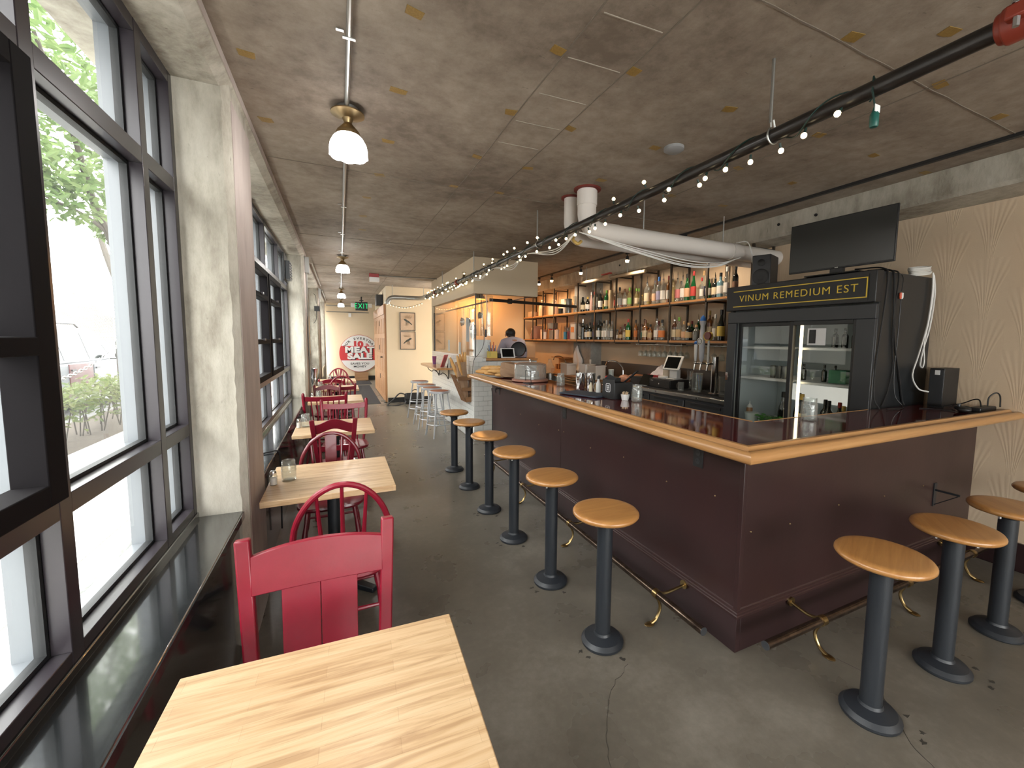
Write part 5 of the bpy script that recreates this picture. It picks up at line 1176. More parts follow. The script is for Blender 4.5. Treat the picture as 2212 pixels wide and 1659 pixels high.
# jugs and tubs at the far end of the shelves
def jug(label, y, z, h, r, m, name='plastic_jug', x=4.2):
    t = thing(name, label, 'jug', (x,y,z), 0, 'jugs and tubs on the far shelves')
    MB().lathe([(0.0001,0),(r,0),(r*1.02,h*0.5),(r*0.9,h*0.68),(r*0.4,h*0.86),(r*0.3,h*0.9),(r*0.3,h)],18).build('body', m, t)
    MB().tube(spline([(0,-r*0.35,h*0.95),(0,-r*1.05,h*0.92),(0,-r*1.15,h*0.75),(0,-r*0.92,h*0.6)],5),r*0.13,7).build('handle', m, t)
    MB().lathe([(r*0.34,h*0.97),(r*0.34,h*1.05),(0.0001,h*1.06)],12).build('cap', mt_whiteplastic, t)
def tub(label, y, z, h, r, m, lid=None, x=4.2, square=False):
    t = thing('storage_tub', label, 'tub', (x,y,z), 0, 'jugs and tubs on the far shelves')
    (MB().box(-r*0.9,r*0.9,-r,r,0,h) if square else MB().lathe([(0.0001,0),(r*0.92,0),(r,h*0.95),(r*1.04,h*0.95),(r*1.04,h),(0.0001,h)],20)).build('tub', m, t, bev=0.006 if square else 0)
    if lid: (MB().box(-r*0.95,r*0.95,-r*1.04,r*1.04,h,h+0.02) if square else MB().lathe([(r*1.06,h),(r*1.06,h+0.02),(0.0001,h+0.022)],20)).build('lid', lid, t)
mt_tanp = M('tan_plastic',(0.50,0.38,0.28),0.5); mt_pinkp = M('pinkish_plastic',(0.62,0.47,0.40),0.5); mt_clearp = M('cloudy_plastic',(0.58,0.54,0.50),0.35); mt_greyp = M('grey_plastic',(0.20,0.19,0.18),0.5); mt_bluep = M('blue_plastic',(0.05,0.25,0.42),0.4)
jug('tan jug with a grey base band on the upper shelf beside the kitchen',8.70,2.183,0.34,0.085,mt_tanp)
tub('small white tub on the upper shelf between tan jug and white jug',8.27,2.183,0.20,0.055,mt_pinkp)
jug('pinkish white jug leaning among the tubs on the upper shelf',8.12,2.183,0.32,0.08,mt_pinkp)
tub('stack of frosted containers on the upper shelf near the grey column',7.74,2.183,0.30,0.10,mt_clearp,x=4.27)
tub('black cup on the upper shelf in front of the frosted containers',7.72,2.183,0.11,0.05,mt_plastic,x=4.14)
tub('dark smoky pitcher on the upper shelf',7.42,2.183,0.28,0.075,GL['grey'],x=4.155)
tub('tall clear canister on the upper shelf next to the column',7.13,2.183,0.30,0.06,GL['clear'],x=4.16)
tub('small wooden box on the upper shelf, nearest the kitchen',9.22,2.183,0.12,0.10,mt_tanp,square=True)
tub('square clear bin with an orange label on the lower shelf',7.12,1.663,0.30,0.085,mt_clearp,M('lid_tan',(0.42,0.30,0.24),0.5),x=4.165,square=True)
tag(MB().box(4.085,4.0865,7.06,7.18,1.80,1.90).build('bin_label', LB['orange']),'orange paper label stuck on the square clear bin','label')
tub('clear jar of white powder on the lower shelf',8.20,1.663,0.20,0.07,GL['clear'],mt_redcap)
tub('grey round lidded pot stacked on the lower shelf',8.18,1.886,0.12,0.11,mt_greyp)
tub('blue can on the lower shelf',7.60,1.663,0.15,0.04,mt_bluep)
tub('clear carafe set on the lower shelf behind the blue can',7.74,1.663,0.24,0.06,GL['clear'],x=4.33)
tub('dark berry-red jar on the lower shelf beside the blue can',7.42,1.663,0.16,0.05,GL['red'])
tub('tall pink cup stack on the lower shelf',7.98,1.663,0.20,0.05,mt_pinkp)
tub('white paper towel roll on the lower shelf',8.60,1.663,0.16,0.06,mt_whiteplastic)
tub('cloudy plastic tub at the kitchen end of the lower shelf',8.83,1.663,0.22,0.08,mt_pinkp,x=4.3)
bottle('clear bottle with a black label at the kitchen end of the lower shelf',(4.2,9.25,1.663),0.26,0.045,'round','clear','grey','white','jugs and tubs on the far shelves')
tag(MB().obox((4.28,9.15,1.82),(0.30,0.012,0.34),(0.5,0,0)).build('cutting_board', mt_pinkp, bev=0.004),'pinkish cutting board leaning at the kitchen end of the lower shelf','board')
# wine glasses hanging below the shelf
def glass_thing(label, y, x):
    t = thing('wine_glass', label, 'wine glass', (x,y,1.590), 0, 'wine glasses hanging under the shelf')
    if glass_thing.p is None:
        MB().lathe([(0.033,0.0),(0.033,-0.003),(0.006,-0.008),(0.0035,-0.02),(0.0035,-0.075),(0.012,-0.085),(0.032,-0.105),(0.039,-0.135),(0.036,-0.17),(0.034,-0.172),(0.037,-0.135),(0.030,-0.108),(0.0001,-0.09)],20,caps=False).build('glass', mt_jar, t); glass_thing.p = t
    else:
        for c in glass_thing.p.children: dup(c, parent=t)
glass_thing.p = None
for i in range(9):
    for j in range(2): glass_thing('hanging wine glass, %s from the kitchen end of the long rack, %s row' % (ORD[i], ('front','rear')[j]), 5.12-0.104*i, 4.14+0.11*j)
for i in range(4): glass_thing('hanging wine glass near the beer taps, %s from the fridge' % ORD[i], 3.50+0.115*i, 4.14)
rk = thing('glass_rack','thin wire rack under the shelf that carries the wine glasses','rack',(0,0,0))
for i in range(10): MB().bar((SX0+0.01,5.172-0.104*i,1.589),(4.32,5.172-0.104*i,1.589),0.006,0.005).build('wire', mt_galv, rk)
for i in range(5): MB().bar((SX0+0.01,3.4425+0.115*i,1.589),(4.32,3.4425+0.115*i,1.589),0.006,0.005).build('wire', mt_galv, rk)
for x in (SX0+0.02,4.30):
    MB().bar((x,5.19,1.596),(x,4.22,1.596),0.005,0.005).build('carrier', mt_galv, rk); MB().bar((x,3.43,1.596),(x,3.92,1.596),0.005,0.005).build('carrier', mt_galv, rk)
    for y in (5.18,4.70,4.24,3.44,3.90): MB().bar((x,y,1.596),(x,y,1.632),0.004,0.004).build('hanger', mt_galv, rk)

# ================================================================== BACK COUNTER
CT = 1.02
bc = thing('back_cooler','low black undercounter cooler with a stainless steel top','cooler',(0,0,0))
MB().box(3.74,4.44,3.10,5.02,0.0,CT-0.05).build('cabinet', mt_plastic2, bc)
for y0, y1 in ((3.12,3.75),(3.77,4.38),(4.40,5.00)):
    dd = MB().box(3.715,3.74,y0,y1,0.12,0.945).build('door', mt_plastic2, bc, bev=0.006); MB().box(3.705,3.715,y0+0.1,y1-0.1,0.90,0.93).build('handle', mt_plastic, dd)
MB().box(3.70,4.445,3.09,5.04,CT-0.045,CT).build('steel_top', mt_steel, bc, bev=0.004)
MB().box(3.712,3.7145,4.86,4.93,0.84,0.94).build('notice', mt_paperw, bc)
for y in (3.55,4.25): MB().cyl((3.694,y,CT-0.022),(3.70,y,CT-0.022),0.012,n=12).build('lock', mt_chrome, bc)
MB().box(4.43,4.456,3.10,6.60,CT,1.265).build('splash_back', M('brown_steel',(0.17,0.145,0.13),0.32,0.7), bc)
for i in range(2):
    m_ = MB(); y0, y1 = ((4.06,4.86),(3.18,3.98))[i]
    for k in range(18): m_.box(3.80,4.36,y0+(y1-y0)*k/18,y0+(y1-y0)*k/18+0.02,CT,CT+0.008)
    m_.box(3.795,3.802,y0,y1,CT,CT+0.010).box(4.358,4.365,y0,y1,CT,CT+0.010)
    tag(m_.build('drain_mat', mt_rubber),'black ribbed drain mat under the %s' % ('cash drawer','beer taps')[i],'mat')
sk = thing('bar_sink','stainless steel bar sink run beside the grey column','sink',(0,0,0))
MB().box(3.82,4.25,5.10,7.60,0.78,0.90).box(3.82,3.85,5.10,7.60,0.90,0.94).build('basin_unit', mt_steel, sk, bev=0.004)
for y in (5.2,6.3,7.5):
    for x in (3.88,4.20): MB().cyl((x,y,0),(x,y,0.78),0.02,n=10).build('leg', mt_steel, sk)
MB().box(3.84,4.10,5.9,7.5,0.955,0.985).build('drain_board', mt_rackwood, sk)
def faucet(label, y):
    t = thing('faucet', label, 'faucet', (4.20,y,0.90)); MB().cyl((0,0,0),(0,0,0.16),0.016,n=12).build('body', mt_chrome, t)
    MB().tube(spline([(0,0,0.15),(0,0.02,0.30),(-0.05,0.12,0.40),(-0.12,0.26,0.40),(-0.14,0.30,0.33)],7),0.010,8).build('spout', mt_chrome, t)
    for s_ in (-1,1): MB().cyl((0,s_*0.02,0.06),(0,s_*0.07,0.07),0.008,n=8).build('lever', mt_chrome, t)
faucet('tall curved chrome faucet over the sink right of the grey column',5.62); faucet('tall curved chrome faucet over the sink left of the grey column',7.55)
# beer tower
tw = thing('beer_tower','chrome beer tower with three branded tap handles','beer tap',(3.98,3.56,CT+0.0105))
MB().lathe([(0.0001,0),(0.07,0),(0.07,0.012),(0.045,0.02),(0.044,0.43),(0.045,0.445),(0.0001,0.448)],24).build('column', mt_chrome, tw)
for dy, hz, kind in ((0.10,0.0,'white'),(-0.0,0.0,'disc'),(0.19,0.0,'blue')):
    fa = MB().cyl((-0.04,dy*0.6,0.36),(-0.13,dy,0.36),0.012,n=10).cyl((-0.12,dy,0.375),(-0.135,dy,0.28),0.011,n=10).sphere((-0.12,dy,0.365),0.02).build('faucet', mt_chrome, tw)
    if kind == 'white':
        h_ = MB().lathe([(0.014,0.38),(0.028,0.42),(0.035,0.55),(0.030,0.70),(0.024,0.80),(0.036,0.84),(0.036,0.86)],14,(-0.12,dy,0)).build('tap_handle', M('white_blue_handle',(0.62,0.64,0.70),0.35), tw)
        MB().lathe([(0.037,0.86),(0.026,0.90),(0.0001,0.93)],14,(-0.12,dy,0)).build('blue_tip', CP['blue'], h_)
        MB().cyl((-0.158,dy,0.62),(-0.150,dy,0.62),0.042,n=20).build('badge', mt_whiteplastic, h_); MB().tube([(-0.160,dy+0.03*math.cos(a),0.62+0.03*math.sin(a)) for a in [2*PI*i/20 for i in range(20)]],0.003,5,closed=True).build('badge_ring', mt_plastic2, h_)
    elif kind == 'disc':
        h_ = MB().cyl((-0.12,dy,0.38),(-0.12,dy,0.74),0.013,n=10).build('tap_handle', mt_whiteplastic, tw)
        MB().cyl((-0.14,dy+0.012,0.68),(-0.10,dy+0.012,0.68),0.055,n=22).build('yellow_disc', LB['yellow'], h_)
        MB().cyl((-0.165,dy-0.012,0.685),(-0.142,dy-0.012,0.685),0.045,n=22).build('maroon_disc', M('maroon_disc',(0.16,0.02,0.02),0.35), h_)
    else:
        h_ = MB().lathe([(0.012,0.38),(0.02,0.44),(0.022,0.58),(0.012,0.62)],12,(-0.12,dy,0)).build('tap_handle', mt_whiteplastic, tw); MB().sphere((-0.12,dy,0.60),0.026,12,8).build('blue_knob', CP['blue'], h_)
def pitcher(label, x, y):
    t = thing('glass_pitcher', label, 'pitcher', (x,y,CT+0.009), 0, 'ribbed glass pitchers by the taps')
    MB().lathe([(0.0001,0),(0.058,0),(0.060,0.01),(0.062,0.05),(0.070,0.22),(0.072,0.232),(0.067,0.232),(0.058,0.05),(0.054,0.014),(0.0001,0.012)],32,caps=False,wob=lambda i,j: 0.025*math.cos(j*PI) if 2 < i < 5 else 0).build('glass', mt_jar, t)
    MB().tube(spline([(0,0.06,0.05),(0,0.11,0.07),(0,0.115,0.16),(0,0.068,0.20)],6),0.009,7).build('handle', mt_jar, t)
pitcher('ribbed glass pitcher just left of the chrome beer tower',3.98,3.83); pitcher('ribbed glass pitcher between the beer tower and the fridge',3.92,3.36); pitcher('ribbed glass pitcher behind the beer tower',4.22,3.50)
mug = thing('glass_mug','small dimpled glass mug beside the cash drawer','mug',(3.86,3.97,CT+0.009)); MB().lathe([(0.0001,0),(0.036,0),(0.038,0.11),(0.034,0.11),(0.032,0.012),(0.0001,0.012)],20,caps=False).build('glass', mt_jar, mug); MB().tube(spline([(0,0.036,0.02),(0,0.065,0.04),(0,0.065,0.075),(0,0.037,0.095)],5),0.006,6).build('handle', mt_jar, mug)
def holder(label, x, y, z, sticks, h=0.12, r=0.035, kind='straws'):
    t = thing('utensil_jar', label, 'jar', (x,y,z)); MB().lathe([(0.0001,0),(r,0),(r,h),(r*0.9,h),(r*0.9,0.006),(0.0001,0.006)],16,caps=False).build('jar', mt_jar, t)
    for i in range(sticks):
        a = random.uniform(0,6.28); q = r*0.6; c_ = random.choice((CP['blue'],CP['blue'],LB['orange'])) if kind == 'straws' else mt_steel
        MB().cyl((q*0.4*math.cos(a),q*0.4*math.sin(a),0.01),(q*1.5*math.cos(a),q*1.5*math.sin(a),h*random.uniform(1.5,1.8)),0.004,n=6).build('straw' if kind == 'straws' else 'utensil', c_, t)
holder('jar of blue and orange straws behind the pitcher',4.20,3.99,CT,11)
holder('jar of steel utensils between the tablet stand and the straws',4.20,4.16,CT,12,0.15,0.045,'cutlery')
# till
cdw = thing('cash_drawer','black cash drawer under the white tablet stand','cash drawer',(4.03,4.34,CT+0.009),0.0)
MB().box(-0.19,0.19,-0.20,0.20,0,0.115).build('case', mt_plastic, cdw, bev=0.004); f_ = MB().box(-0.196,-0.19,-0.19,0.19,0.012,0.10).build('drawer_front', mt_plastic, cdw); MB().cyl((-0.202,0,0.055),(-0.196,0,0.055),0.010,n=12).build('lock', mt_chrome, f_); MB().box(-0.198,-0.196,0.12,0.165,0.085,0.093).build('maker_plate', mt_galv, f_)
ps = thing('tablet_stand','white point-of-sale tablet stand on the cash drawer','tablet stand',(4.03,4.27,CT+0.125),0.15)
MB().box(-0.09,0.08,-0.075,0.075,0.0,0.012).box(-0.03,0.05,-0.06,0.06,0.012,0.13).build('stand', mt_whiteplastic, ps, bev=0.012)
tb_ = Matrix.Translation((-0.035,0,0.215)) @ Matrix.Rotation(math.radians(28),4,'Y')
MB().box(-0.012,0.012,-0.135,0.135,-0.105,0.105).xf(tb_).build('tablet_case', mt_whiteplastic, ps, bev=0.010); MB().box(-0.0145,-0.012,-0.105,0.105,-0.082,0.082).xf(tb_).build('screen', mt_screen, ps)
tag(MB().box(3.90,3.99,4.34,4.44,CT+0.125,CT+0.16).build('card_box', mt_whiteplastic, bev=0.006),'small white card reader box on the cash drawer','card reader')
tag(MB().box(4.06,4.16,4.42,4.53,CT+0.125,CT+0.245).build('receipt_printer', M('cream_printer',(0.60,0.54,0.44),0.45), bev=0.01),'cream receipt printer behind the white tablet stand','printer')
ti = thing('tablet','dark tablet propped up left of the cash drawer','tablet',(3.88,4.66,CT+0.001),0.1)
MB().obox((0,0,0.085),(0.010,0.19,0.17),(0,0.55,0)).build('tablet_body', mt_screen, ti, bev=0.003); MB().box(-0.05,0.03,-0.05,0.05,0,0.012).build('rest', mt_whiteplastic, ti)
tag(MB().box(3.92,4.02,4.545,4.60,CT,CT+0.12).build('paper_stack', mt_paperw, bev=0.003),'stack of white paper rolls beside the cash drawer','paper')
tr = thing('red_tray','red tray holding a white cloth on the back counter','tray',(4.22,4.74,CT+0.10)); MB().box(-0.12,0.12,-0.17,0.17,0.0,0.008).box(-0.12,-0.112,-0.17,0.17,0.008,0.04).box(0.112,0.12,-0.17,0.17,0.008,0.04).box(-0.112,0.112,-0.17,-0.162,0.008,0.04).box(-0.112,0.112,0.162,0.17,0.008,0.04).build('tray', M('red_plastic',(0.42,0.02,0.025),0.35), tr); MB().box(-0.10,0.10,-0.15,0.15,-0.10,-0.001).build('riser', mt_plastic, tr)
n = 18; P = []; F = []
for i in range(n):
    for j in range(n):
        u, v = i/(n-1)*2-1, j/(n-1)*2-1; h = 0.20*max(0,1-(abs(u)**2.2))*max(0,1-abs(v)**2.4)*(0.75+0.45*(-v))+0.012*math.sin(u*9+v*3)+0.008*math.sin(v*13)
        P.append((u*0.11,v*0.16,0.012+max(h,0.0)))
for i in range(n-1):
    for j in range(n-1): F.append((i*n+j,(i+1)*n+j,(i+1)*n+j+1,i*n+j+1))
o = MB().add(P,F).build('folded_cloth', M('lilac_white_cloth',(0.66,0.63,0.68),0.8), ang=60); o.location = (4.22,4.74,CT+0.112); o.modifiers.new('t','SOLIDIFY').thickness = 0.003; tag(o,'crumpled white cloth heaped in the red tray','cloth')
bn = thing('black_bin','black plastic bus bin on the back counter','bin',(4.0,4.90,CT)); MB().box(-0.10,0.10,-0.11,0.11,0,0.006).box(-0.11,-0.10,-0.12,0.12,0.0,0.10).box(0.10,0.11,-0.12,0.12,0,0.10).box(-0.10,0.10,-0.12,-0.11,0,0.10).box(-0.10,0.10,0.11,0.12,0,0.10).build('bin', mt_plastic, bn); MB().box(-0.125,0.125,-0.135,0.135,0.100,0.108).build('rim', mt_plastic, bn)
mt_loaf = M('brown_loaf',(0.36,0.13,0.05),0.5,var=((0.50,0.22,0.09),12),bmp=(18,0.3)); mt_loaf2 = M('pinkish_wrapped_loaf',(0.46,0.22,0.15),0.3,var=((0.54,0.29,0.2),10))
for i, (x, y, z, m, lab) in enumerate(((4.15,5.13,0.985,mt_loaf,'sliced brown loaf on the back counter beside the black bin'),(4.05,5.38,0.985,mt_loaf2,'wrapped pinkish loaf on the back counter by the faucet'),(4.20,5.36,0.985,mt_loaf2,'second wrapped loaf behind the pinkish one'))):
    t = thing('bread_loaf', lab, 'bread', (x,y,z)); 
    if i == 0:
        for k in range(7): MB().sphere((0.0,-0.10+k*0.033,0.075),0.075,14,8,(1.0,0.20,1.0)).build('slice', m, t)
    else: MB().sphere((0,0,0.065),0.085,16,10,(1.0,1.25,0.78)).build('loaf', m, t)
tag(MB().box(3.90,4.42,5.06,5.52,0.957,0.983).build('bread_board', mt_rackwood, bev=0.004),'dark wooden board under the loaves','board')
# clutter by the sink
lathe_thing('spray_bottle','clear spray bottle with dark trigger by the grey column','spray bottle',(4.15,6.55,0.985),[(0.0001,0),(0.05,0),(0.05,0.14),(0.02,0.22),(0.014,0.25),(0.02,0.26),(0.02,0.31),(0.0001,0.31)],mt_clearp)
for lab, y, w_, h, m in (('cloudy square tub of brown liquid by the sink',7.05,0.13,0.22,mt_clearp),('white plastic bus tub before the column',6.35,0.10,0.24,mt_whiteplastic),('second clear tub stacked with cloths by the sink',6.05,0.12,0.24,mt_clearp)):
    t = thing('storage_box', lab, 'tub', (3.97,y,0.986)); MB().box(-0.1,0.1,-w_,w_,0,h).build('box', m, t, bev=0.008); MB().box(-0.108,0.108,-w_-0.01,w_+0.01,h-0.02,h).build('rim', m, t)
gb = thing('glass_carafe','round clear glass carafe by the far sink','carafe',(3.75,7.4,0.0)); 
MB().lathe([(0.0001,0.99),(0.05,0.99),(0.10,1.05),(0.10,1.10),(0.05,1.17),(0.03,1.25),(0.032,1.27)],20).build('glass', mt_jar, gb); MB().cyl((0,0,0),(0,0,0.99),0.09,n=14).build('stand', mt_steel, gb)
lathe_thing('soap_pump','small clear jar with pale blue lid beside the loaves','jar',(3.99,5.66,0.941),[(0.0001,0),(0.04,0),(0.042,0.20),(0.045,0.205),(0.045,0.24),(0.0001,0.242)],M('pale_blue_lid_jar',(0.50,0.58,0.58),0.3))
ap = []; n_ = 10
t = thing('hanging_towel','white towel hung from the grey concrete column','towel',(4.235,7.15,1.54)); P = []; F = []
for i in range(n_+1):
    z = -0.52*i/n_; wd_ = 0.015+0.15*min(1,i/5)*(1-0.25*max(0,(i-6)/4))
    for j in range(9): u = j/8*2-1; P.append((-0.012*math.cos(u*5+i*0.3)-0.01,u*wd_+0.02*math.sin(i*0.8),z-0.04*abs(u)*(i == n_)))
for i in range(n_):
    for j in range(8): F.append((i*9+j,i*9+j+1,(i+1)*9+j+1,(i+1)*9+j))
o = MB().add(P,F).build('cloth', mt_paperw, t, ang=70); o.modifiers.new('t','SOLIDIFY').thickness = 0.004; MB().cyl((0.025,0,0.0),(-0.02,0,0.005),0.006,n=8).build('hook', mt_galv, t)
rck = thing('dish_rack','orange-brown wooden dish rack by the far faucet','rack',(4.33,7.98,0.0)); MB().box(-0.10,0.10,-0.32,0.30,0.0,0.04).box(-0.10,-0.09,-0.32,0.30,0.04,1.0).box(0.09,0.10,-0.32,0.30,0.04,1.28).box(-0.10,0.10,-0.32,0.30,1.0,1.02).box(-0.1,0.1,-0.32,0.30,1.26,1.28).build('frame', mt_shelf, rck)
for i in range(5): MB().box(-0.02,0.06,-0.25+i*0.11,-0.19+i*0.11,1.02,1.12).build('slat', mt_shelf, rck)

# ================================================================== CEILING FITTINGS
def point(loc, watt, col, r=0.05, parent=None, spot=None, rot=None):
    l = bpy.data.lights.new('lamp_glow','SPOT' if spot else 'POINT'); l.energy = watt; l.color = col; l.shadow_soft_size = r
    if spot: l.spot_size = spot; l.spot_blend = 0.6
    o = bpy.data.objects.new('lamp_glow', l); C.objects.link(o); o.location = loc
    if rot: o.rotation_euler = rot
    if parent is not None: o.parent = parent
    return o
lamp = None
def ceiling_lamp(label, x, y):
    global lamp
    t = thing('ceiling_lamp', label, 'ceiling lamp', (x,y,CZ), 0, 'opal glass lamps along the conduit')
    if lamp is None:
        MB().cyl((0,0,-0.03),(0,0,0.0),0.055,n=20).build('junction_box', mt_galv, t)
        MB().lathe([(0.0001,-0.03),(0.088,-0.03),(0.088,-0.036),(0.06,-0.046),(0.03,-0.058),(0.022,-0.075),(0.02,-0.085)],28).build('ceiling_plate', mt_oldbrass, t)
        MB().lathe([(0.018,-0.08),(0.030,-0.095),(0.058,-0.125),(0.064,-0.138),(0.064,-0.150),(0.060,-0.152)],24).build('gallery', mt_oldbrass, t)
        sc = lambda i, j: (0.035*abs(math.cos(j*PI/4)) if i > 4 else 0)
        sh_ = MB().lathe([(0.058,-0.145),(0.078,-0.165),(0.094,-0.195),(0.100,-0.225),(0.1,-0.245),(0.098,-0.258),(0.094,-0.256),(0.095,-0.240),(0.09,-0.20),(0.07,-0.168)],48,caps=False,wob=sc); sh_.v = [(x_,y_,z_-(0.007*abs(math.cos(4*math.atan2(y_,x_))) if z_ < -0.235 else 0)) for x_, y_, z_ in sh_.v]; sh_.build('glass_shade', mt_lampglass, t)
        lamp = t
    else:
        for c in lamp.children: dup(c, parent=t)
    point((0,0,-0.275), 13, (1.0,0.96,0.92), 0.07, t)
    return t
for lab, y in (('opal glass lamp with brass fitting, closest to the viewer',2.70),('opal glass lamp, second from the viewer, level with the second column',7.40),('opal glass lamp, third along the conduit',12.2),('opal glass lamp furthest back, before the exit sign',15.7)): ceiling_lamp(lab,0.075,y)
cn = thing('ceiling_conduit','galvanised conduit running along the ceiling between the lamps','conduit',(0,0,0))
for a, c in ((-4.1,2.64),(2.76,7.34),(7.46,12.14),(12.26,15.64)): MB().cyl((0.07,a,CZ-0.016),(0.07,c,CZ-0.016),0.012,n=10).build('tube', mt_galv, cn)
for y in (-1,0.5,2.05,3.4,4.6,5.8,7.0,8.6,9.8,11.0): MB().box(0.045,0.095,y-0.008,y+0.008,CZ-0.029,CZ-0.025).box(0.02,0.05,y-0.008,y+0.008,CZ-0.005,CZ).build('strap', mt_galv, cn)
# black sprinkler main
PX, PZ, PR = 1.835, 2.60, 0.030
pp = thing('sprinkler_pipe','long black iron sprinkler pipe hung below the ceiling','pipe',(0,0,0))
MB().cyl((PX,0.60,PZ),(PX,9.95,PZ),PR,n=18).build('pipe', mt_pipe, pp)
MB().cyl((PX,-4.0,PZ),(PX,0.56,PZ),PR,n=18).build('pipe', mt_pipe, pp)
cp_ = MB().cyl((PX,0.535,PZ),(PX,0.625,PZ),0.052,n=22).cyl((PX,0.52,PZ),(PX,0.64,PZ),0.044,n=22).box(PX-0.078,PX+0.078,0.555,0.605,PZ-0.02,PZ+0.02).build('coupling', mt_redpipe, pp, bev=0.006)
for s_ in (-1,1): MB().cyl((PX+s_*0.068,0.58,PZ-0.045),(PX+s_*0.068,0.58,PZ+0.05),0.008,n=6).cyl((PX+s_*0.068,0.58,PZ+0.02),(PX+s_*0.068,0.58,PZ+0.036),0.014,n=6).build('bolt', mt_bolt, cp_)
for y in (7.15,8.95): MB().cyl((PX,y-0.045,PZ),(PX,y+0.045,PZ),0.045,n=18).build('coupling', mt_redpipe, pp)
for y in (1.377,3.9,6.1,8.2):
    h = MB().cyl((PX-0.02,y,PZ+0.055),(PX-0.02,y,CZ),0.007,n=8).build('hanger_rod', mt_galv, pp)
    MB().tube([(PX-0.02+0.0,y,PZ+0.075)]+[(PX+0.036*math.cos(a),y,PZ+0.036*math.sin(a)) for a in [PI*0.62+i*(2*PI*0.88)/18 for i in range(19)]]+[(PX+0.0,y,PZ+0.07)],0.0045,6).build('hanger_ring', mt_galv, h)
MB().tube(spline([(PX,9.9,PZ),(PX-0.02,10.6,PZ+0.02),(PX-0.25,10.9,PZ+0.04),(1.40,10.95,PZ+0.04),(1.18,10.98,PZ+0.03),(1.10,11.02,PZ-0.06),(1.09,11.03,PZ-0.12)],8),0.055,14).build('galvanised_bend', mt_galv, pp)
for x in (1.20,1.95): MB().cyl((x,10.95,PZ+0.08),(x,10.95,CZ),0.007,n=8).build('hanger_rod', mt_galv, pp)
# string lights round the pipe
sl = thing('string_lights','green-corded string of warm globe bulbs wound round the black pipe','string lights',(0,0,0))
bulb = MB().sphere((0,0,-0.012),0.0125,10,8).build('bulb', mt_bulb, sl); sock = MB().cyl((0,0,0),(0,0,0.022),0.006,n=6).build('socket', mt_green, sl)
first = True; pts = []; y = 0.98; nb = 0
while y < 9.9:
    pts.append(y); y += 0.019 if y < 5 else 0.016
hel = []; ph = 0.0
for y in pts:
    rate = 0.30 if y < 2.4 else (0.26 if y < 5 else 0.42)
    ph += rate; rr = PR+0.007+0.006*max(0,math.sin(ph*0.37+1)); hel.append((PX+rr*math.cos(ph), y+0.01*math.sin(ph*0.7), PZ+rr*math.sin(ph)-0.006))
MB().tube(hel,0.0035,5).build('cord', mt_green, sl)
step = 0; nxt = 1.05
for (x, y, z) in hel:
    if y >= nxt:
        a = random.choice((-1.9,-1.2,-1.57,-1.0,1.0,1.6,2.1,2.6,-2.3,0.4)); r0 = PR+0.012; r1 = PR+0.034
        dx, dz = math.cos(a), math.sin(a)
        if first: o, s = bulb, sock; first = False
        else: o = bulb.copy(); s = sock.copy(); C.objects.link(o); C.objects.link(s)
        q = Vector((0,0,1)).rotation_difference(Vector((-dx,0,-dz))).to_euler()
        o.location = (PX+dx*r1, y, PZ+dz*r1); o.rotation_euler = q; s.location = (PX+dx*r1, y, PZ+dz*r1); s.rotation_euler = q
        nb += 1; nxt = y+(0.115 if y < 2.2 else (0.12 if y < 4 else (0.105 if y < 6.5 else 0.06)))*random.uniform(0.75,1.25)
MB().lathe([(0.012,0.0),(0.0145,0.005),(0.0145,0.045),(0.009,0.055),(0.004,0.075)],12,(PX-0.01,0.955,PZ-0.145)).build('end_plug', M('green_plug',(0.012,0.10,0.08),0.4), sl)
MB().tube([(PX-0.01,0.955,PZ-0.075),(PX-0.03,0.958,PZ-0.02),(PX-0.02,0.962,PZ+0.035),(PX+0.03,0.97,PZ+0.01),(PX+0.01,0.985,PZ-0.035)],0.0035,5).build('plug_lead', mt_green, sl)
MB().box(PX-0.028,PX+0.004,0.945,0.947,PZ-0.095,PZ-0.07).build('paper_tag', mt_paperw, sl)
s2 = thing('string_lights','short run of tiny warm bulbs draped across the picture wall','string lights',(0,0,0))
dr = [(1.10+0.8*i/12, 11.12-0.2*(i/12), 2.50-0.10*math.sin(PI*i/12)+0.03*i/12) for i in range(13)]
MB().tube(dr,0.004,5).build('cord', mt_green, s2)
for p in dr[::1]: o = bulb.copy(); C.objects.link(o); o.parent = s2; o.location = (p[0],p[1],p[2]-0.01); o.rotation_euler = (0,0,0); o.scale = (0.7,0.7,0.7)
# white PVC pipes
pv = thing('waste_pipes','large white pipe dropping from the ceiling and crossing to the wall','pipe',(0,0,0))
MB().tube([(1.94,3.17,CZ-0.012)]+[(1.94,3.17,z) for z in (2.85,2.72)]+[(1.94+0.13*(1-math.cos(a)),3.17,2.72-0.13*math.sin(a)) for a in (0.4,0.8,1.2,PI/2)]+[(3.0,3.19,2.59),(RX-0.005,3.21,2.59)],0.080,22).build('pipe', mt_pvc, pv)
for x in (2.14,3.70): MB().cyl((x,3.18 if x < 3 else 3.20,2.59),(x+0.12,3.18 if x < 3 else 3.20,2.59),0.085,n=22).build('pipe_collar', mt_pvc, pv)
MB().lathe([(0.083,-0.12),(0.086,-0.12),(0.086,-0.0),(0.080,0.0)],24,(1.94,3.17,CZ-0.02)).build('pipe_sleeve', mt_pvc, pv)
MB().cyl((1.94,3.17,CZ-0.012),(1.94,3.17,CZ),0.115,n=20).build('red_sealant', M('red_sealant',(0.16,0.02,0.012),0.7), pv)
for x, y in ((2.55,3.17),(3.60,3.20)): MB().cyl((x,y,2.665),(x,y,CZ),0.006,n=8).build('hanger_rod', mt_galv, pv)
pv2 = thing('waste_pipes','thinner white pipe running beside the large white one','pipe',(0,0,0))
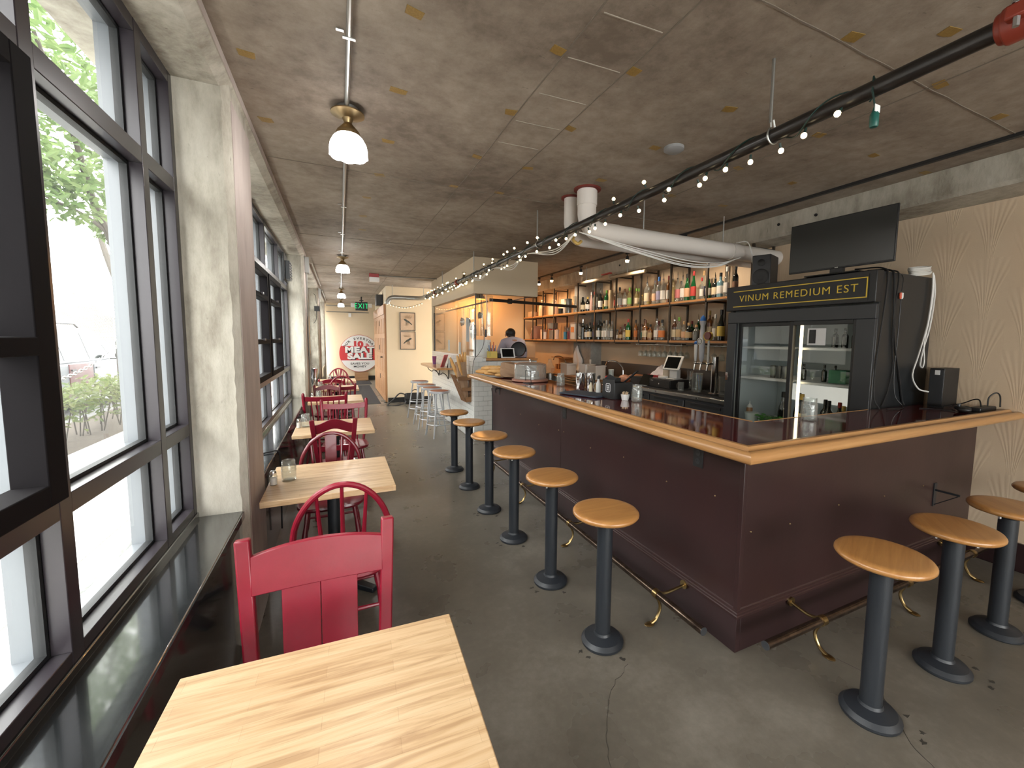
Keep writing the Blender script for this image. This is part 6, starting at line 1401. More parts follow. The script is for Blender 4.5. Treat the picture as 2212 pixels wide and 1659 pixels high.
MB().tube([(1.925,3.42,CZ-0.012)]+[(1.925,3.42,z) for z in (2.85,2.70)]+[(1.925+0.13*(1-math.cos(a)),3.42,2.70-0.13*math.sin(a)) for a in (0.4,0.8,1.2,PI/2)]+[(3.0,3.44,2.57),(RX-0.005,3.45,2.57)],0.062,20).build('pipe', mt_pvc, pv2)
MB().cyl((1.925,3.42,CZ-0.012),(1.925,3.42,CZ),0.09,n=20).build('red_sealant', M('red_sealant2',(0.16,0.02,0.012),0.7), pv2)
MB().tube(spline([(1.93,3.36,2.58),(1.90,3.33,2.54),(1.93,3.30,2.50),(1.98,3.32,2.53)],5),0.014,7).build('yellow_trap', M('yellow_glue',(0.55,0.36,0.10),0.5), pv2)
def bundle(label, runs, r):
    t = thing('cable_bundle', label, 'cables', (0,0,0))
    for pts in runs: MB().tube(spline(pts,9),r,6).build('cable', mt_cordw, t)
bundle('bundle of white cables sagging from the black pipe to the wall pipe', [[(PX+0.02,3.15,PZ-0.04),(2.4,3.02+d,2.45-d*1.6),(2.9,2.98+d,2.39-d*2.4),(3.3,2.98+d,2.40-d*1.5),(3.60,3.05,2.47),(3.75,3.10,2.515)] for d in (0.0,0.009,0.016,0.02)], 0.0045)
bundle('bundle of white cables looping under the black pipe towards the kitchen', [[(PX,3.15,PZ-0.04),(PX+0.03,3.6,PZ-0.10-0.02*i),(PX+0.01,4.25,PZ-0.035),(PX+0.03,4.7,PZ-0.08-0.025*i),(PX,5.3,PZ-0.035),(PX+0.02,5.9,PZ-0.07-0.02*i),(PX,6.35,PZ-0.035)] for i in range(3)], 0.0045)
bundle('bundle of white cables dropping behind the loudspeaker', [[(3.70,3.12-0.01*i,2.66),(3.80,3.06,2.66),(3.86+0.012*i,3.05,2.50),(3.88+0.014*i,3.03,2.35),(3.93+0.016*i,3.01,2.195)] for i in range(3)], 0.005)
# track lights
tk = thing('track_light','black ceiling track with small warm spotlights above the back bar','track light',(0,0,0))
MB().box(3.735,3.770,-4.0,9.5,CZ-0.022,CZ).build('track', mt_plastic, tk)
for i, y in enumerate((7.94,7.37,6.28,5.0,8.7,3.9)):
    hd = MB().box(3.74,3.765,y-0.03,y+0.03,CZ-0.05,CZ-0.022).cyl((3.75,y,CZ-0.05),(3.75,y,CZ-0.085),0.007,n=8).lathe([(0.012,0.0),(0.022,-0.01),(0.024,-0.045),(0.030,-0.05),(0.030,-0.06)],14,(3.75,y,CZ-0.075)).build('spot_head', mt_plastic, tk)
    MB().lathe([(0.0001,-0.095),(0.022,-0.09),(0.030,-0.06),(0.024,-0.055),(0.0001,-0.055)],14,(3.75,y,CZ-0.075)).build('lamp', M('lit_spot',(1,0.8,0.6),0.3,emit=(1.0,0.72,0.42),estr=14) if i == 0 else bpy.data.materials['lit_spot'], hd)
    point((3.75,y,CZ-0.18),(34 if i in (0,4) else 30),((1.0,0.62,0.32) if i in (0,4) else (1.0,0.80,0.58)),0.03,tk,2.3,(0.0,-0.42,0))
pt = thing('pvc_valve_pipe','tan plastic pipe with a red valve handle below the right beam','pipe',(0,0,0))
MB().tube([(3.93,6.54,2.76),(3.93,6.54,2.665),(3.95,5.95,2.66),(3.98,5.15,2.65),(4.0,4.9,2.65)],0.026,12).build('pipe', M('tan_pipe',(0.52,0.40,0.27),0.4), pt)
[MB().cyl((x_,y_,2.68),(x_,y_,CZ),0.006,n=8).build('hanger_rod', mt_galv, pt) for x_, y_ in ((3.935,6.4),(3.985,5.3))]
MB().cyl((3.945,5.86,2.66),(3.95,5.70,2.66),0.045,n=16).build('valve_body', bpy.data.materials['tan_pipe'], pt); MB().box(3.92,3.97,5.68,5.92,2.715,2.73).cyl((3.947,5.78,2.66),(3.947,5.78,2.715),0.012,n=8).build('valve_handle', mt_redcap, pt)
lathe_thing('smoke_detector','flat grey round smoke detector on the concrete ceiling','detector',(2.04,2.25,CZ-0.03),[(0.0001,0.0),(0.045,0.0),(0.065,0.012),(0.065,0.03),(0.0001,0.03)],M('grey_detector',(0.27,0.27,0.27),0.5),24)
# boxes and conduits on the left columns
for i, (y, lab) in enumerate(((7.45,'grey junction box and conduit on the second concrete column'),(12.05,'grey junction box and conduit on the third concrete column'))):
    t = thing('column_conduit', lab, 'conduit', (-0.45,y,0)); MB().box(0.0,0.06,-0.06,0.06,2.62,2.86).build('junction_box', mt_galv, t, bev=0.004)
    for dy in (-0.02,0.03): MB().cyl((0.018,dy,0.4),(0.018,dy,2.62),0.011,n=8).build('tube', mt_galv, t)
    MB().tube([(0.03,0.06,2.80),(0.06,0.8,2.90),(0.06,4.3,2.90)],0.010,7).build('branch', mt_galv, t)
t = thing('picture_frame','narrow dark framed picture on the second concrete column face','picture',(-0.45,7.62,1.35)); MB().box(0.0,0.02,-0.10,0.10,0,0.62).build('frame', mt_rackwood, t, bev=0.003); MB().box(0.02,0.022,-0.08,0.08,0.03,0.59).build('print', LB['tan'], t)
t = thing('wall_speaker','small black box with cables high on the third concrete column','speaker',(-0.44,11.72,2.28)); MB().box(-0.10,0.02,-0.05,0.04,0,0.12).build('cabinet', mt_plastic, t, bev=0.006); MB().tube(spline([(-0.05,-0.04,0.18),(-0.06,-0.06,0.35),(-0.10,-0.05,0.42)],5),0.006,6).tube(spline([(-0.05,-0.04,0.0),(-0.06,-0.08,-0.2),(-0.12,-0.05,-0.3)],5),0.006,6).build('lead', mt_cord, t)

# ================================================================== KITCHEN PASS
ps_ = thing('pass_counter','wooden pass counter on the tiled kitchen wall','counter',(0,0,0)); MB().box(2.12,3.04,6.455,6.80,1.300,1.338).build('board', mt_shelf, ps_, bev=0.004)
struct(MB().box(2.06,2.12,6.455,6.60,1.29,1.34).build('trim_2', mt_tile))
fa = thing('desk_fan','round black drum fan on the wooden pass counter','fan',(2.76,6.63,1.338),2.6); fa.scale = (0.78,0.78,0.78)
MB().tube(arc((0,0,0.17),0.165,PI*1.08,-PI*0.08,18,'xz')[::-1],0.014,8).box(-0.17,0.17,-0.07,0.07,0.0,0.012).build('stand', mt_plastic, fa)
dm = MB().lathe([(0.10,-0.07),(0.145,-0.06),(0.150,0.0),(0.145,0.06),(0.135,0.065),(0.135,-0.03),(0.09,-0.055)],32).xf(Matrix.Translation((0,0,0.17)) @ Matrix.Rotation(PI/2+0.15,4,'X')).build('drum', mt_plastic, fa)
g = MB()
for r in (0.03,0.055,0.08,0.105,0.13): g.tube([(r*math.cos(a),r*math.sin(a),0.064) for a in [2*PI*i/28 for i in range(28)]],0.0025,5,closed=True)
for i in range(10): a = 2*PI*i/10; g.bar((0.02*math.cos(a),0.02*math.sin(a),0.064),(0.14*math.cos(a),0.14*math.sin(a),0.064),0.004,0.003)
g.xf(Matrix.Translation((0,0,0.17)) @ Matrix.Rotation(PI/2+0.15,4,'X')).build('grille', mt_plastic2, dm)
for i in range(3):
    a = 2*PI*i/3; MB().obox((0.06*math.cos(a),0.06*math.sin(a),0.02),(0.10,0.06,0.004),(0.4,0,a)).xf(Matrix.Translation((0,0,0.17)) @ Matrix.Rotation(PI/2+0.15,4,'X')).build('blade', mt_plastic, dm)
tb2 = thing('tablet','white-framed tablet propped on the pass counter before the fan','tablet',(2.53,6.55,1.338),0.0)
m4 = Matrix.Translation((0,0,0.082)) @ Matrix.Rotation(-0.35,4,'X'); MB().box(-0.125,0.125,-0.005,0.005,-0.085,0.085).xf(m4).build('case', mt_whiteplastic, tb2, bev=0.004); MB().box(-0.10,0.10,-0.0065,-0.005,-0.07,0.07).xf(m4).build('screen', mt_screen, tb2)
pt_ = thing('pen_tub','yellow tub with markers and a calculator on the pass counter','tub',(2.26,6.56,1.338)); MB().box(-0.075,0.075,-0.05,0.05,0,0.11).build('tub', LB['yellow'], pt_, bev=0.006)
for i in range(8): MB().cyl((-0.05+i*0.014,0,0.05),(-0.07+i*0.02,0.02,0.16+0.05*(i % 3)),0.006,n=6).build('marker', (mt_plastic,CP['blue'],CP['red'])[i % 3], pt_)
tag(MB().box(2.10,2.14,6.47,6.6,1.338,1.338).build('order_slip', mt_paperw) if False else MB().box(2.36,2.46,6.55,6.66,1.3385,1.41).build('till_roll_printer', mt_plastic, bev=0.008),'black order printer beside the yellow tub','printer')
# papers, sheets and pans behind the kitchen glass
hs = thing('plastic_curtain','clear plastic strips hanging behind the kitchen glass corner','plastic strips',(2.0,6.63,1.70))
for i in range(9): MB().obox((0.02+i*0.032,0.02*math.sin(i*2.1),0.33),(0.030,0.003,0.66),(0,0,0.15*math.sin(i*1.7))).build('strip', mt_frost, hs)
for i, (y, z, w_, h_, lab) in enumerate(((6.95,1.60,0.20,0.40,'white order sheet taped inside the kitchen glass'),(7.5,1.365,0.16,0.22,'white card standing behind the kitchen glass'),(6.75,1.365,0.24,0.27,'white appliance box behind the glass corner'),(8.35,1.40,0.14,0.22,'pale blue notice behind the kitchen glass'))):
    tag((MB().box(1.985,1.989,y,y+w_,z,z+h_) if i != 2 else MB().box(2.05,2.28,y-0.05,y+w_-0.05,1.30,z+h_)).build('paper_sheet' if i != 2 else 'white_box', mt_paperw if i != 3 else M('pale_blue_paper',(0.52,0.66,0.82),0.6)), lab, 'paper' if i != 2 else 'box')
kc = thing('kitchen_counter','steel kitchen counter behind the glass screen','counter',(0,0,0)); MB().box(2.045,2.60,6.60,9.55,1.25,1.30).build('top', mt_steel, kc); MB().box(2.10,2.58,6.82,9.50,0.0,1.25).build('cabinet', mt_steel, kc)
pn = thing('hanging_pan','steel frying pan hung from the rail inside the kitchen','pan',(2.20,7.35,1.78)); MB().lathe([(0.0001,0),(0.12,0.0),(0.15,0.045),(0.146,0.045),(0.118,0.005)],28).xf(Matrix.Rotation(-PI/2,4,'Y')).build('bowl', mt_chrome, pn); MB().bar((0,0,0.14),(0,0,0.42),0.025,0.006).build('handle', mt_chrome, pn)
for i, (y, z, r) in enumerate(((7.75,1.95,0.10),(8.15,1.98,0.085),(7.0,2.05,0.06))):
    p2 = thing('hanging_pan', ('small steel pan hung left of the large frying pan','smallest far steel pan on the kitchen rail','steel ladle bowl hung near the glass corner')[i],'pan',(2.22,y,z)); MB().lathe([(0.0001,0),(r*0.8,0.0),(r,0.05),(r*0.96,0.05),(r*0.78,0.006)],22).xf(Matrix.Rotation(-PI/2,4,'Y')).build('bowl', mt_steel, p2); MB().bar((0,0,r*0.9),(0,0,r+0.16),0.02,0.006).build('handle', mt_steel, p2)
rl = thing('pan_rail','dark steel pot rail crossing the kitchen','rail',(0,0,0)); MB().cyl((2.20,6.62,2.26),(2.20,9.6,2.26),0.014,n=8).build('rail', mt_ironpost, rl)
for i in range(7): MB().tube(arc((2.20,6.85+i*0.3,2.235),0.025,-PI*0.5,PI*0.8,6,'yz'),0.004,5).build('hook', mt_ironpost, rl)
ck = thing('kitchen_pipe','dark iron pipe with a clamp under the kitchen soffit','pipe',(0,0,0)); MB().cyl((2.28,6.75,2.30),(4.04,6.9,2.27),0.026,n=12).build('pipe', mt_pipe, ck); MB().cyl((2.62,6.77,2.295),(2.68,6.775,2.295),0.045,n=12).build('clamp', mt_pipe, ck); MB().bar((2.65,6.77,2.30),(2.95,6.70,2.37),0.02,0.01).build('strut', mt_pipe, ck)
cable('hanging_cable','black cord falling from the kitchen glass corner to the bread rack',[(2.03,6.44,2.36),(2.06,6.44,2.0),(2.08,6.44,1.60),(2.0,6.44,1.42),(1.92,6.43,1.33),(1.895,6.43,1.2),(1.89,6.43,1.02)],0.004,mt_cord)
cable('hanging_cable','white cord hanging inside the glass corner',[(2.12,6.46,2.35),(2.14,6.46,2.1),(2.12,6.46,1.8),(2.10,6.46,1.62)],0.006,mt_cordw)
tag(MB().box(2.10,2.13,6.45,6.462,1.68,1.80).build('switch_box', mt_plastic2),'small dark switch on the cord at the glass corner','switch')
o = MB().box(0,0.16,-0.004,0,0,0.15).build('wall_plate', mt_plastic); o.location = (4.05,9.618,1.35); tag(o,'black square plate on the orange-lit kitchen wall','wall plate')
t = thing('soap_dispenser','dark pump dispenser standing on the black pipe by the soffit','dispenser',(PX,6.72,PZ+PR)); MB().lathe([(0.022,0),(0.022,0.03),(0.012,0.045),(0.006,0.05),(0.006,0.075)],12).box(-0.03,0.03,-0.006,0.006,0.075,0.084).build('sprinkler_head', mt_oldbrass, t)
kl = thing('added_kitchen_lamp','added warm lamp that lights the kitchen wall orange','lamp',(2.85,9.1,CZ))  # lamp added to give the kitchen wall its orange glow
MB().cyl((0,0,0),(0,0,-0.28),0.006,n=6).build('rod', mt_plastic, kl); MB().lathe([(0.02,-0.27),(0.09,-0.33),(0.12,-0.40),(0.116,-0.40),(0.085,-0.335),(0.015,-0.275)],24,caps=False).build('shade', mt_oldbrass, kl); MB().sphere((0,0,-0.35),0.035,12,8).build('bulb', bpy.data.materials['lit_spot'], kl)
point((0,0,-0.42),52,(1.0,0.43,0.11),0.05,kl)
# ledge with stools in front of the kitchen wall
ld = thing('wall_ledge','varnished oak ledge on black scroll brackets along the white tiled wall','ledge',(0,0,0))
MB().prism([(1.60,7.75),(1.922,7.75),(1.922,9.66),(1.70,9.66),(1.62,9.55),(1.60,9.4)],1.062,1.10).build('board', mt_oak, ld, bev=0.004)
for y in (8.15,9.0):
    MB().tube(spline([(1.912,y,1.055),(1.912,y,0.93),(1.905,y,0.86),(1.87,y,0.93),(1.80,y,0.98),(1.76,y,0.955),(1.70,y,0.99),(1.66,y,1.055)],6),0.008,7).build('scroll_bracket', mt_cord, ld)
o = MB().obox((1.80,8.02,1.222),(0.16,0.012,0.25),(0.35,0,0.9)).build('red_menu', M('pinkish_red_menu',(0.62,0.13,0.14),0.5)); tag(o,'pinkish red menu standing on the wall ledge','menu')
tag(MB().obox((1.87,7.95,1.17),(0.08,0.010,0.15),(0.3,0,0.9)).build('dark_menu', mt_plastic2),'dark menu card behind the pinkish red one on the ledge','menu')
lathe_thing('soda_cup','tall red and blue paper cup on the wall ledge','cup',(1.82,9.05,1.10),[(0.0001,0),(0.032,0),(0.045,0.17),(0.041,0.17),(0.0001,0.02)],M('red_blue_cup',(0.28,0.03,0.06),0.4,var=((0.10,0.08,0.32),7)),20)
tag(MB().cyl((1.86,7.86,1.10),(1.86,7.86,1.28),0.026,n=16).build('pepper_mill', mt_galv),'grey metal cylinder at the near end of the ledge','canister')
st0 = None
for i, (x, y) in enumerate(((1.50,7.06),(1.47,7.58),(1.47,8.10),(1.47,8.84))):
    t = thing('metal_stool','silver steel shop stool below the wall ledge, %s from the bread rack' % ORD[i],'stool',(x,y,0),0.2+0.05*i,'silver stools at the wall ledge')
    if st0 is None:
        MB().lathe([(0.0001,0.735),(0.150,0.735),(0.178,0.738),(0.178,0.768),(0.170,0.775),(0.150,0.772)],30).build('seat', mt_alum, t, ang=40)
        MB().lathe([(0.0001,0.77),(0.150,0.77),(0.150,0.7745),(0.0001,0.776)],30).build('seat_disc', M('reddish_seat_board',(0.30,0.10,0.055),0.4), t)
        for a in range(4):
            c_, s_ = math.cos(PI/4+a*PI/2), math.sin(PI/4+a*PI/2); MB().cyl((0.135*c_,0.135*s_,0.74),(0.255*c_,0.255*s_,0.0),0.0125,n=10).build('leg', mt_alum, t)
        for z in (0.22,0.36): 
            r = 0.135+(0.255-0.135)*(0.74-z)/0.74-0.004; MB().tube([(r*math.cos(q),r*math.sin(q),z) for q in [2*PI*k/32 for k in range(32)]],0.008,7,closed=True).build('ring_brace', mt_alum, t)
        st0 = t
    else:
        for c in st0.children: dup(c, parent=t)
# slatted bread rack on the wall, with bagged baguettes
br_ = thing('bread_rack','slatted brown wooden bread rack fixed to the white tiled wall','rack',(1.92,6.62,0.62))
for i in range(3): MB().box(-0.205+0.06*i,-0.19+0.06*i,-0.0,0.0,0,0) if False else None
for k, z in enumerate((0.02,0.18,0.36)):
    MB().box(-0.015-0.075-0.06*k/1.0,-0.002,-0.012,0.006,z,z+0.06).build('end_slat', mt_rackwood, br_)
    MB().box(-0.015-0.075-0.06*k/1.0,-0.002,0.30,0.318,z,z+0.06).build('end_slat', mt_rackwood, br_)
for i in range(5):
    y_ = 0.02+0.062*i; MB().bar((-0.085,y_,0.0),(-0.265,y_,0.44),0.030,0.012,up=(1,0,0.4)).build('front_slat', mt_rackwood, br_)
MB().box(-0.09,-0.002,-0.012,0.318,0.0,0.018).build('floor_board', mt_rackwood, br_); MB().box(-0.002,0.0025,-0.012,0.318,0.0,0.44).build('back_board', mt_rackwood, br_)
paper_bag('upright brown paper bag of baguettes in the slatted wall rack',[((1.775,6.74,1.27),(0.085,0,0.01),(0,0.085,0)),((1.785,6.74,1.20),(0.084,0,0.0),(0,0.085,0)),((1.80,6.74,1.05),(0.076,0,0.0),(0,0.082,0)),((1.825,6.74,0.85),(0.06,0,0),(0,0.08,0)),((1.855,6.74,0.66),(0.040,0,0),(0,0.07,0))])
for i, (a, c) in enumerate((((1.82,6.70,0.90),(1.70,6.66,1.38)),((1.83,6.74,0.90),(1.76,6.72,1.40)),((1.84,6.78,0.90),(1.83,6.80,1.43)),((1.83,6.71,0.90),(1.845,6.70,1.43)),((1.80,6.78,0.90),(1.62,6.80,1.34)))): baguette('baguette standing in the rack bag, %s from the tile corner' % ORD[i],a,c,0.030,'baguettes in the wall rack',0.0)
# shoulder bag on the floor
bg_ = thing('shoulder_bag','black shoulder bag slumped on the floor by the skirting','bag',(1.66,10.85,0),0.1)
b = MB().box(-0.22,0.24,-0.11,0.11,0.0,0.27); b.build('bag', M('black_nylon',(0.012,0.012,0.013),0.6), bg_, bev=0.05, segs=3); MB().box(-0.21,0.23,-0.125,-0.105,0.12,0.29).build('flap', M('black_nylon2',(0.016,0.016,0.017),0.55), bg_, bev=0.01)
MB().tube(spline([(-0.20,0,0.24),(-0.36,-0.05,0.28),(-0.52,-0.08,0.14),(-0.66,-0.12,0.015),(-0.45,-0.2,0.012),(-0.26,-0.15,0.06),(-0.22,-0.06,0.14)],7),0.016,7).build('strap', mt_plastic, bg_)
MB().tube(arc((0.02,-0.05,0.27),0.09,0.1,PI-0.1,10,'xz'),0.010,7).build('handle', mt_plastic, bg_)
# framed bird prints
mt_picglass = thin_glass('picture_glass', (0.98,0.98,0.98), gl=0.12, rough=0.1)
def bird(t, flip, z0):
    s_ = -1 if flip else 1; dk = bpy.data.materials.get('print_dark') or M('print_dark',(0.055,0.06,0.05),0.7); tw_ = bpy.data.materials.get('print_twig') or M('print_twig',(0.20,0.16,0.11),0.7)
    body = [(-0.10,0.03),(-0.085,0.055),(-0.055,0.062),(-0.02,0.035),(0.03,0.005),(0.09,-0.055),(0.115,-0.085),(0.10,-0.095),(0.05,-0.055),(0.0,-0.03),(-0.045,-0.008),(-0.07,0.015),(-0.085,0.03)]
    MB().prism([(s_*x,z) for x, z in body],-0.0145,-0.0125,'y').build('printed_bird', dk, t).location = (0,0,z0)
    b = MB()
    for i in range(7): a = -1.9+0.22*i; b.bar((s_*-0.03,-0.0135,-0.02),(s_*(-0.03+0.10*math.cos(a)),-0.0135,-0.02+0.11*math.sin(a)),0.003,0.002)
    for i in range(8): b.bar((s_*(-0.05+0.018*i),-0.0135,0.075),(s_*(-0.06+0.024*i),-0.0135,0.12+0.02*(i % 3)),0.006,0.002)
    b.build('printed_twigs', tw_, t).location = (0,0,z0)
for i, (z, lab) in enumerate(((1.835,'upper framed print of a dark bird on the cream wall'),(1.355,'lower framed print of a bird on a twig on the cream wall'))):
    t = thing('framed_print', lab, 'picture', (1.585,11.2,z), 0, 'pair of framed bird prints'); h = 0.46
    f_ = MB(); f_.box(-0.19,-0.175,-0.022,0,0,h).box(0.175,0.19,-0.022,0,0,h).box(-0.175,0.175,-0.022,0,0,0.015).box(-0.175,0.175,-0.022,0,h-0.015,h); f_.build('frame', mt_plastic2, t)
    MB().box(-0.176,0.176,-0.012,0,0.014,h-0.014).build('print_paper', bpy.data.materials.get('print_paper') or M('print_paper',(0.62,0.45,0.31),0.7,var=((0.68,0.51,0.37),4)), t)
    bird(t, i == 1, h*0.52); MB().box(-0.176,0.176,-0.018,-0.0165,0.014,h-0.014).build('glazing', mt_picglass, t)

# ================================================================== FAR END OF THE ROOM
dp = thing('panelled_door','tall run of old panelled fir doors lining the passage','door panelling',(1.068,11.22,0.02))
MB().box(-0.045,0.0,0.0,3.45,0.0,2.47).build('leaf', mt_door, dp, bev=0.004)
for j in range(6):
    y0 = 0.10+j*0.56
    for k, (z0, z1) in enumerate(((0.15,0.62),(0.74,1.10),(1.22,1.62),(1.74,2.12))): MB().box(-0.052,-0.044,y0,y0+0.42,z0,z1).build('panel', mt_door, dp, bev=0.012, segs=1)
MB().box(-0.058,-0.044,0.0,3.45,2.22,2.46).build('header_board', mt_door, dp)
for z in (0.50,1.30,1.95,2.33): MB().box(-0.062,-0.05,1.30,1.36,z,z+0.13).build('hinge_plate', mt_plastic, dp)
MB().cyl((-0.10,0.62,1.12),(-0.05,0.62,1.12),0.018,n=10).build('knob', mt_plastic, dp)
MB().cyl((-0.06,0.05,-0.02),(-0.06,0.05,0.0),0.03,n=10).cyl((-0.16,0.04,0.03),(-0.05,0.04,0.03),0.012,n=8).build('floor_bolt', mt_galv, dp)
tag(MB().box(0.90,1.06,11.9,12.3,2.50,2.78).build('black_speaker_box', mt_plastic, bev=0.006),'black box sitting above the panelled doors','speaker')
sgn = thing('round_sign','large round enamel sign reading MEAT SALE, propped on a crate','sign',(0.69,17.60,1.035))
W = M('sign_white',(0.74,0.74,0.73),0.35); Rd = M('sign_red',(0.52,0.025,0.03),0.35); Bk = M('sign_black',(0.02,0.02,0.022),0.4)
MB().cyl((0,0.012,0),(0,-0.012,0),0.712,n=64).build('rim', Rd, sgn); MB().cyl((0,-0.010,0),(0,-0.016,0),0.700,n=64).build('face', W, sgn)
bnd = [(0.70*math.sin(a),0.70*math.cos(a)) for a in [math.radians(66)+math.radians(46)*i/12 for i in range(13)]]
rb = [(x,z) for x, z in bnd]+[(-x,z) for x, z in bnd[::-1]]; MB().prism(rb,-0.019,-0.0155,'y').build('red_band', Rd, sgn)
TX = Matrix.Rotation(PI/2,4,'X')                                     # text on a wall that faces -y
def put(s, size, x, z, m, off=0.0, sx=1.0, yy=-0.020, rot=0.0, **k): place_text('sign_lettering',s,size,m,Matrix.Translation((x,yy,z)) @ TX @ Matrix.Rotation(rot,4,'Z'),sgn,off=off,sx=sx,ext=0.001,**k)
for nm, z, sz in (('MEAT',0.135,0.30),('SALE',-0.115,0.30)):
    put(nm,sz,0.035,z-0.022,Bk,0.020,1.28,-0.0195,space=1.08); put(nm,sz,0.0,z,W,0.018,1.28,-0.022,space=1.08)
put('10',0.30,-0.06,0.345,Rd,0.020,1.25); put('lb.',0.19,0.30,0.315,Rd,0.004,1.0)
put('SAVES YOU',0.105,0.0,-0.395,Bk,0.002,1.25); put('MONEY',0.105,0.0,-0.505,Bk,0.002,1.25)
txt = 'OUR EVERYDAY'; 
for i, ch_ in enumerate(txt):
    if ch_ == ' ': continue
    a = math.radians(62-124*i/(len(txt)-1)); put(ch_,0.125,-0.575*math.sin(a),0.575*math.cos(a),Bk,0.003,1.1,rot=a)
cr = thing('wooden_crate','small wooden crate under the round sign','crate',(0.73,17.5,0.002))
for k in range(3): MB().box(-0.24,0.24,-0.10,-0.085,0.01+k*0.105,0.105+k*0.105).build('board', mt_crate, cr)
MB().box(-0.24,-0.225,-0.085,0.16,0.01,0.315).box(0.225,0.24,-0.085,0.16,0.01,0.315).box(-0.225,0.225,0.145,0.16,0.01,0.315).box(-0.24,0.24,-0.085,0.16,0.0,0.01).build('carcass', mt_crate, cr)
ex = thing('exit_sign','black exit sign with glowing green letters near the ceiling','exit sign',(0.66,14.6,2.50))
MB().box(-0.18,0.18,-0.03,0.03,0.0,0.27).build('housing', mt_plastic, ex, bev=0.006); MB().cyl((0.0,0,0.27),(0.0,0,0.43),0.02,n=10).box(-0.06,0.06,-0.04,0.04,0.30,0.33).build('canopy', mt_plastic, ex)
place_text('exit_lettering','EXIT',0.235,M('lit_green_letters',(0,0.5,0.15),0.4,emit=(0.0,0.75,0.22),estr=0.9),Matrix.Translation((0,-0.0315,0.135)) @ TX,ex,off=-0.002,sx=0.80,ext=0.001,space=1.12)
for s_ in (-1,1): MB().box(s_*0.255-0.055,s_*0.255+0.055,-0.04,0.02,0.10,0.23).build('emergency_lamp', mt_whiteplastic, ex, bev=0.01)
fa_ = thing('fire_alarm','red and white fire alarm strobe on the ceiling conduit','alarm',(0.66,9.2,2.93))
MB().box(-0.09,0.09,-0.05,0.05,-0.07,0.0).build('red_case', M('alarm_red',(0.36,0.03,0.03),0.4), fa_, bev=0.004); MB().box(-0.085,0.10,-0.06,0.05,-0.16,-0.07).build('white_strobe', mt_whiteplastic, fa_, bev=0.006); MB().cyl((0.09,0,-0.03),(1.26,0,-0.015),0.012,n=8).build('conduit', mt_galv, fa_)
fc = thing('far_conduit','grey conduits crossing the far cream wall','conduit',(0,17.65,0)); 
for z in (2.60,2.83): MB().cyl((-0.42,0,z),(1.05,0,z),0.016,n=8).build('tube', mt_galv, fc)
MB().box(0.33,0.43,-0.04,0.03,2.42,2.56).build('sensor', mt_whiteplastic, fc)
tag(MB().box(-0.05,0.90,11.1,15.6,0.0,0.008).build('floor_mat', mt_rubber),'long black floor mat beside the far tables','mat'); tag(MB().box(0.45,1.0,15.95,17.2,0.0,0.008).build('floor_mat', mt_rubber),'small black floor mat in front of the crate','mat')

# ================================================================== THE COOK (seen from behind)
pe = thing('person','person with short dark hair in a pale lilac shirt, back turned, in the kitchen','person',(3.05,7.6,0.0),0.06)
def skin_mesh(name, verts, edges, m, parent, sub=2):
    me = bpy.data.meshes.new(name); me.from_pydata([v[:3] for v in verts],edges,[]); o = bpy.data.objects.new(name,me); C.objects.link(o); o.parent = parent
    s = o.modifiers.new('skin','SKIN'); lay = me.skin_vertices[0].data
    for i, v in enumerate(verts): lay[i].radius = (v[3], v[4] if len(v) > 4 else v[3])
    lay[0].use_root = True; s.use_smooth_shade = True
    o.modifiers.new('sub','SUBSURF').levels = sub; o.modifiers['sub'].render_levels = sub; me.materials.append(m); return o
V = [(0,0,1.02,0.15,0.11),(0,-0.01,1.20,0.145,0.105),(0,-0.02,1.42,0.16,0.115),(0,0.02,1.60,0.13,0.09),(0,0.07,1.66,0.062,0.062),(0,0.12,1.70,0.062,0.066),(0,0.15,1.755,0.086,0.096),(0,0.145,1.80,0.076,0.086),
     (-0.18,0.02,1.58,0.062),(-0.25,0.05,1.40,0.052),(-0.27,0.12,1.24,0.046),(-0.20,0.34,1.26,0.038),(-0.16,0.44,1.28,0.03),
     (0.18,0.02,1.58,0.062),(0.25,0.05,1.40,0.052),(0.27,0.12,1.24,0.046),(0.20,0.34,1.26,0.038),(0.16,0.44,1.28,0.03),
     (-0.10,0.0,0.90,0.085),(-0.11,0.01,0.52,0.062),(-0.12,0.0,0.10,0.045),(-0.12,0.13,0.045,0.04),(0.10,0.0,0.90,0.085),(0.11,0.01,0.52,0.062),(0.12,0.0,0.10,0.045),(0.12,0.13,0.045,0.04)]
E_ = [(0,1),(1,2),(2,3),(3,4),(4,5),(5,6),(6,7),(3,8),(8,9),(9,10),(10,11),(11,12),(3,13),(13,14),(14,15),(15,16),(16,17),(0,18),(18,19),(19,20),(20,21),(0,22),(22,23),(23,24),(24,25)]
skin_mesh('body', V, E_, mt_skin, pe)
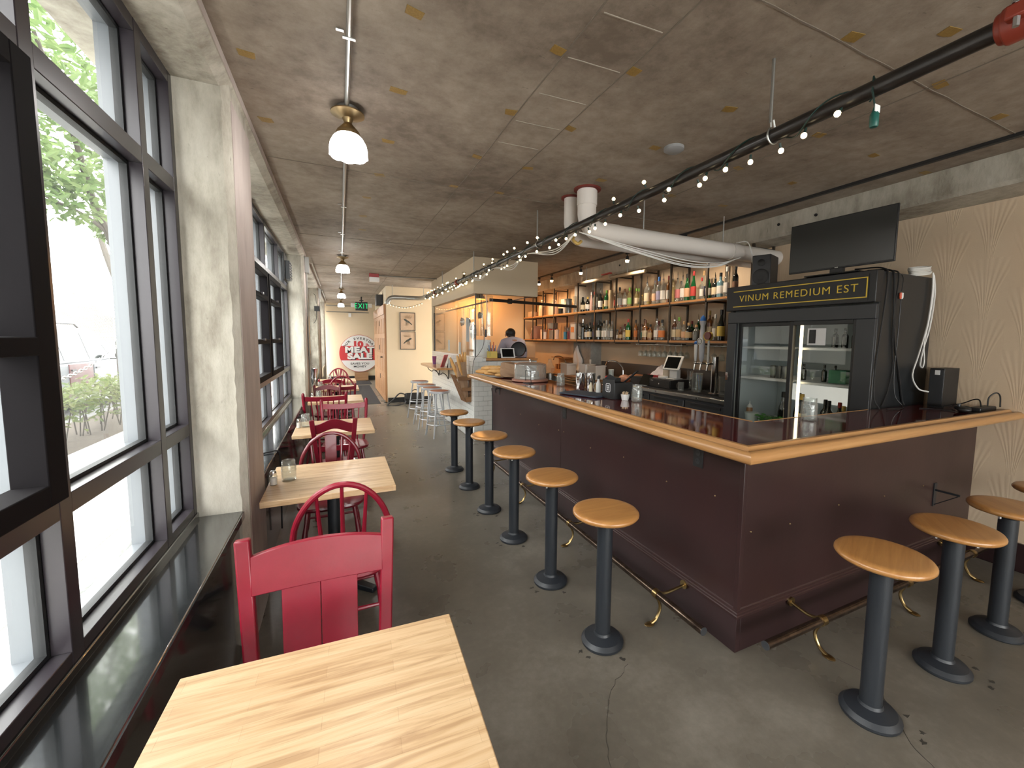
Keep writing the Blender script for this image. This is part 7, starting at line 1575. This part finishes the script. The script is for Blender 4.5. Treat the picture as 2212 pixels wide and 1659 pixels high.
S = [(0,0,1.00,0.175,0.135),(0,-0.01,1.20,0.172,0.130),(0,-0.02,1.42,0.19,0.142),(0,0.015,1.60,0.16,0.115),(0,0.06,1.66,0.078,0.078),(-0.19,0.02,1.585,0.085),(-0.265,0.05,1.40,0.070),(-0.285,0.12,1.23,0.062),(-0.22,0.30,1.25,0.052),(0.19,0.02,1.585,0.085),(0.265,0.05,1.40,0.070),(0.285,0.12,1.23,0.062),(0.22,0.30,1.25,0.052)]
skin_mesh('shirt', S, [(0,1),(1,2),(2,3),(3,4),(3,5),(5,6),(6,7),(7,8),(3,9),(9,10),(10,11),(11,12)], mt_shirt, pe)
T_ = [(0,0,1.0,0.168,0.128),(-0.10,0.0,0.88,0.10),(-0.11,0.01,0.52,0.08),(-0.12,0.0,0.12,0.065),(0.10,0.0,0.88,0.10),(0.11,0.01,0.52,0.08),(0.12,0.0,0.12,0.065)]
skin_mesh('trousers', T_, [(0,1),(1,2),(2,3),(0,4),(4,5),(5,6)], mt_trouser, pe)
MB().sphere((0,0.135,1.775),0.104,20,14,(0.95,1.02,0.88)).sphere((0,0.085,1.705),0.070,16,10,(1.0,0.7,0.8)).build('hair', mt_hair, pe)
for s_ in (-1,1):
    MB().sphere((s_*0.096,0.15,1.725),0.028,10,8,(0.45,0.8,1.1)).build('ear', mt_skin, pe); MB().sphere((s_*0.035,0.238,1.745),0.013,8,6).build('eye', mt_paperw, pe)
    h = MB(); bx = s_*0.16; h.sphere((bx,0.48,1.28),0.04,10,8,(0.7,1.1,0.45))
    for k in range(4): h.tube([(bx-0.024+0.016*k,0.51,1.28),(bx-0.026+0.017*k,0.548+0.006*(k in (1,2)),1.272),(bx-0.026+0.017*k,0.572+0.008*(k in (1,2)),1.255)],[0.0095,0.009,0.007],7)
    h.tube([(bx-s_*0.025,0.48,1.28),(bx-s_*0.052,0.505,1.272),(bx-s_*0.058,0.528,1.26)],[0.011,0.0095,0.008],7); h.build('hand', mt_skin, pe)
MB().sphere((0,0.252,1.72),0.016,8,6,(0.8,1.2,1.2)).build('nose', mt_skin, pe); MB().obox((0,0.238,1.68),(0.045,0.012,0.010)).build('mouth', M('lips',(0.35,0.13,0.11),0.5), pe)
